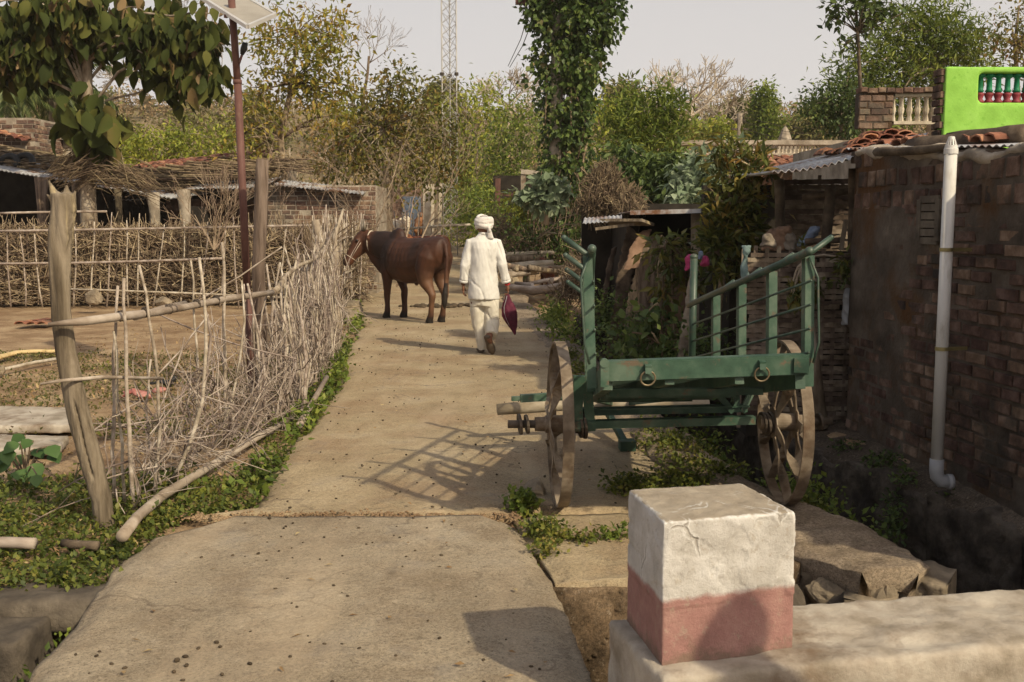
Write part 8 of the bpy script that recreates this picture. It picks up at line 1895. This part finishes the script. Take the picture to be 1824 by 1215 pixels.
for i, (u, v, ru, rv, Y_, m, lb) in enumerate([
    (1270, 238, 40, 16, 52, 'bright', 'pale green tree on the slope left of the cone shaped tree'), (1435, 228, 40, 20, 55, 'scrubgreen', 'olive tree on the slope right of the cone shaped tree'), (1325, 195, 26, 18, 70, 'scrubgreen', 'dark olive tree on the slope above the utility pole'),
    (1110, 170, 30, 20, 75, 'scrubgreen', 'round olive tree on the hill right of the creeper top'), (790, 165, 25, 18, 80, 'scrubgreen', 'dark tree on the ridge right of the lattice mast'), (1465, 200, 36, 24, 62, 'green', 'green tree on the slope left of the acacia'), (1230, 260, 35, 20, 40, 'olive', 'olive bush just above the far balustrade'), (460, 210, 40, 45, 50, 'scrubgreen', 'olive tree on the slope seen beside the rusty pole')]):
    bush(lb, [B(u, v, Y_, ru, rv), B(u - ru * 0.5, v + rv * 0.4, Y_, ru * 0.6, rv * 0.7), B(u + ru * 0.5, v + rv * 0.5, Y_, ru * 0.6, rv * 0.6)], 130, 13, 0.0052 * Y_, m, 1020 + i, 0.008 * Y_, cat='tree', name='tree', nl=10)
# leafless pale trees of the dry hill
for i, (u, vb, vt, Y_, lb, sp) in enumerate([(905, 215, 118, 62, 'pale leafless tree on the hill left of the creeper', 1.0), (1225, 225, 98, 58, 'widest pale leafless tree on the hill right of the creeper', 1.15), (212, 160, 104, 105, 'small pale leafless tree on the ridge under the teak', 0.9), (1285, 235, 140, 64, 'smaller leafless tree right of the widest pale leafless tree', 0.8), (1160, 210, 175, 85, 'thin leafless tree on the ridge left of the widest pale leafless tree', 0.8)]):
    rng = np.random.default_rng(1040 + i); b = D(u, vb, Y_); tp = D(u, vt, Y_); Hh = tp.z - b.z; t = thing('bare_tree', tuple(b), lb, 'tree'); mb = MB()
    b2 = b - Vector((0, 0, 1.0)); mb.tube([b2, b, b + Vector((0.05 * Hh, 0, 0.25 * Hh))], [0.06 * Hh * 0.6, 0.03 * Hh, 0.025 * Hh], 8)
    for k in range(7): a = k * 0.9 + 0.5 * rng.random(); grow(mb, b + Vector((0.03 * Hh, 0, (0.14 + 0.03 * k) * Hh)), (math.cos(a) * 1.25 * sp, math.sin(a) * 0.9, 0.8), 0.31 * Hh, 0.02 * Hh, 4, rng, None, 0.03, 0.6, (2, 2), 0.10, 0.73, 0.007 + 0.00016 * Y_)
    mb.build('branches', M['paletwig'], t)
# dry wood of the hill: far scrub that reads as one mass
rng = np.random.default_rng(1060)
def scrub(n, m, seed, per, pick):
    rng = np.random.default_rng(seed); P = []
    while len(P) < n:
        y = 60 + 95 * rng.random() ** 1.2; x = rng.uniform(-0.62, 0.62) * y
        if pick(x, y, rng): P.append((x, y, float(hill_z(np.array(x), np.array(y)))))
    P = np.array(P); lv = Leaves()
    for p in P:
        h = rng.uniform(0.9, 3.0) * (1.25 if rng.random() < 0.12 else 1); w = h * rng.uniform(0.45, 0.8); bl = [((p[0], p[1], p[2] + h * 0.5), (w, w, h * 0.5))]
        ctr = blob_points(bl, 11, rng, 0.1); clump_leaves(lv, ctr, per, w * 0.3, 0.36, rng, 0.55, 0.0, 0.4, T_SMALL, 0.4, 0.5)
    return tag(lv.build('hill_scrub', LM[m]), kind='stuff')
scrub(1150, 'scrub', 1061, 8, lambda x, y, r: fbm(np.array([x * 0.05]), np.array([y * 0.05]), 81)[0] > -0.16)
scrub(420, 'scrubgreen', 1062, 8, lambda x, y, r: fbm(np.array([x * 0.05]), np.array([y * 0.05]), 82)[0] - 0.002 * (y - 70) > -0.04)
mb = MB(); rng = np.random.default_rng(1063)
for i in range(260):
    y = 66 + 75 * rng.random(); x = rng.uniform(-0.58, 0.58) * y; z = float(hill_z(np.array(x), np.array(y))); grow(mb, (x, y, z - 0.1), (rng.normal() * 0.2, 0, 1), rng.uniform(0.8, 1.5), 0.06, 2, rng, None, 0.2, 0.5, (2, 3), 0.12, 0.75, 0.02)
tag(mb.build('bare_scrub', M['paletwig']), kind='stuff')

# ------------------------------------------------------------------ the dusty air
hz = MB(); hz.box((0, 110, 38.5), (760, 420, 81.6)); ho = hz.build('haze', M['soil'])
hm = bpy.data.materials.new('dusty_air'); hm.use_nodes = True; ht = hm.node_tree; ht.nodes.clear()
hout = ht.nodes.new('ShaderNodeOutputMaterial'); hv = ht.nodes.new('ShaderNodeVolumePrincipled')
hv.inputs['Color'].default_value = (0.95, 0.88, 0.80, 1); hv.inputs['Density'].default_value = 0.0006; hv.inputs['Anisotropy'].default_value = 0.2
ht.links.new(hv.outputs[0], hout.inputs['Volume']); ho.data.materials.clear(); ho.data.materials.append(hm)
tag(ho, kind='stuff')
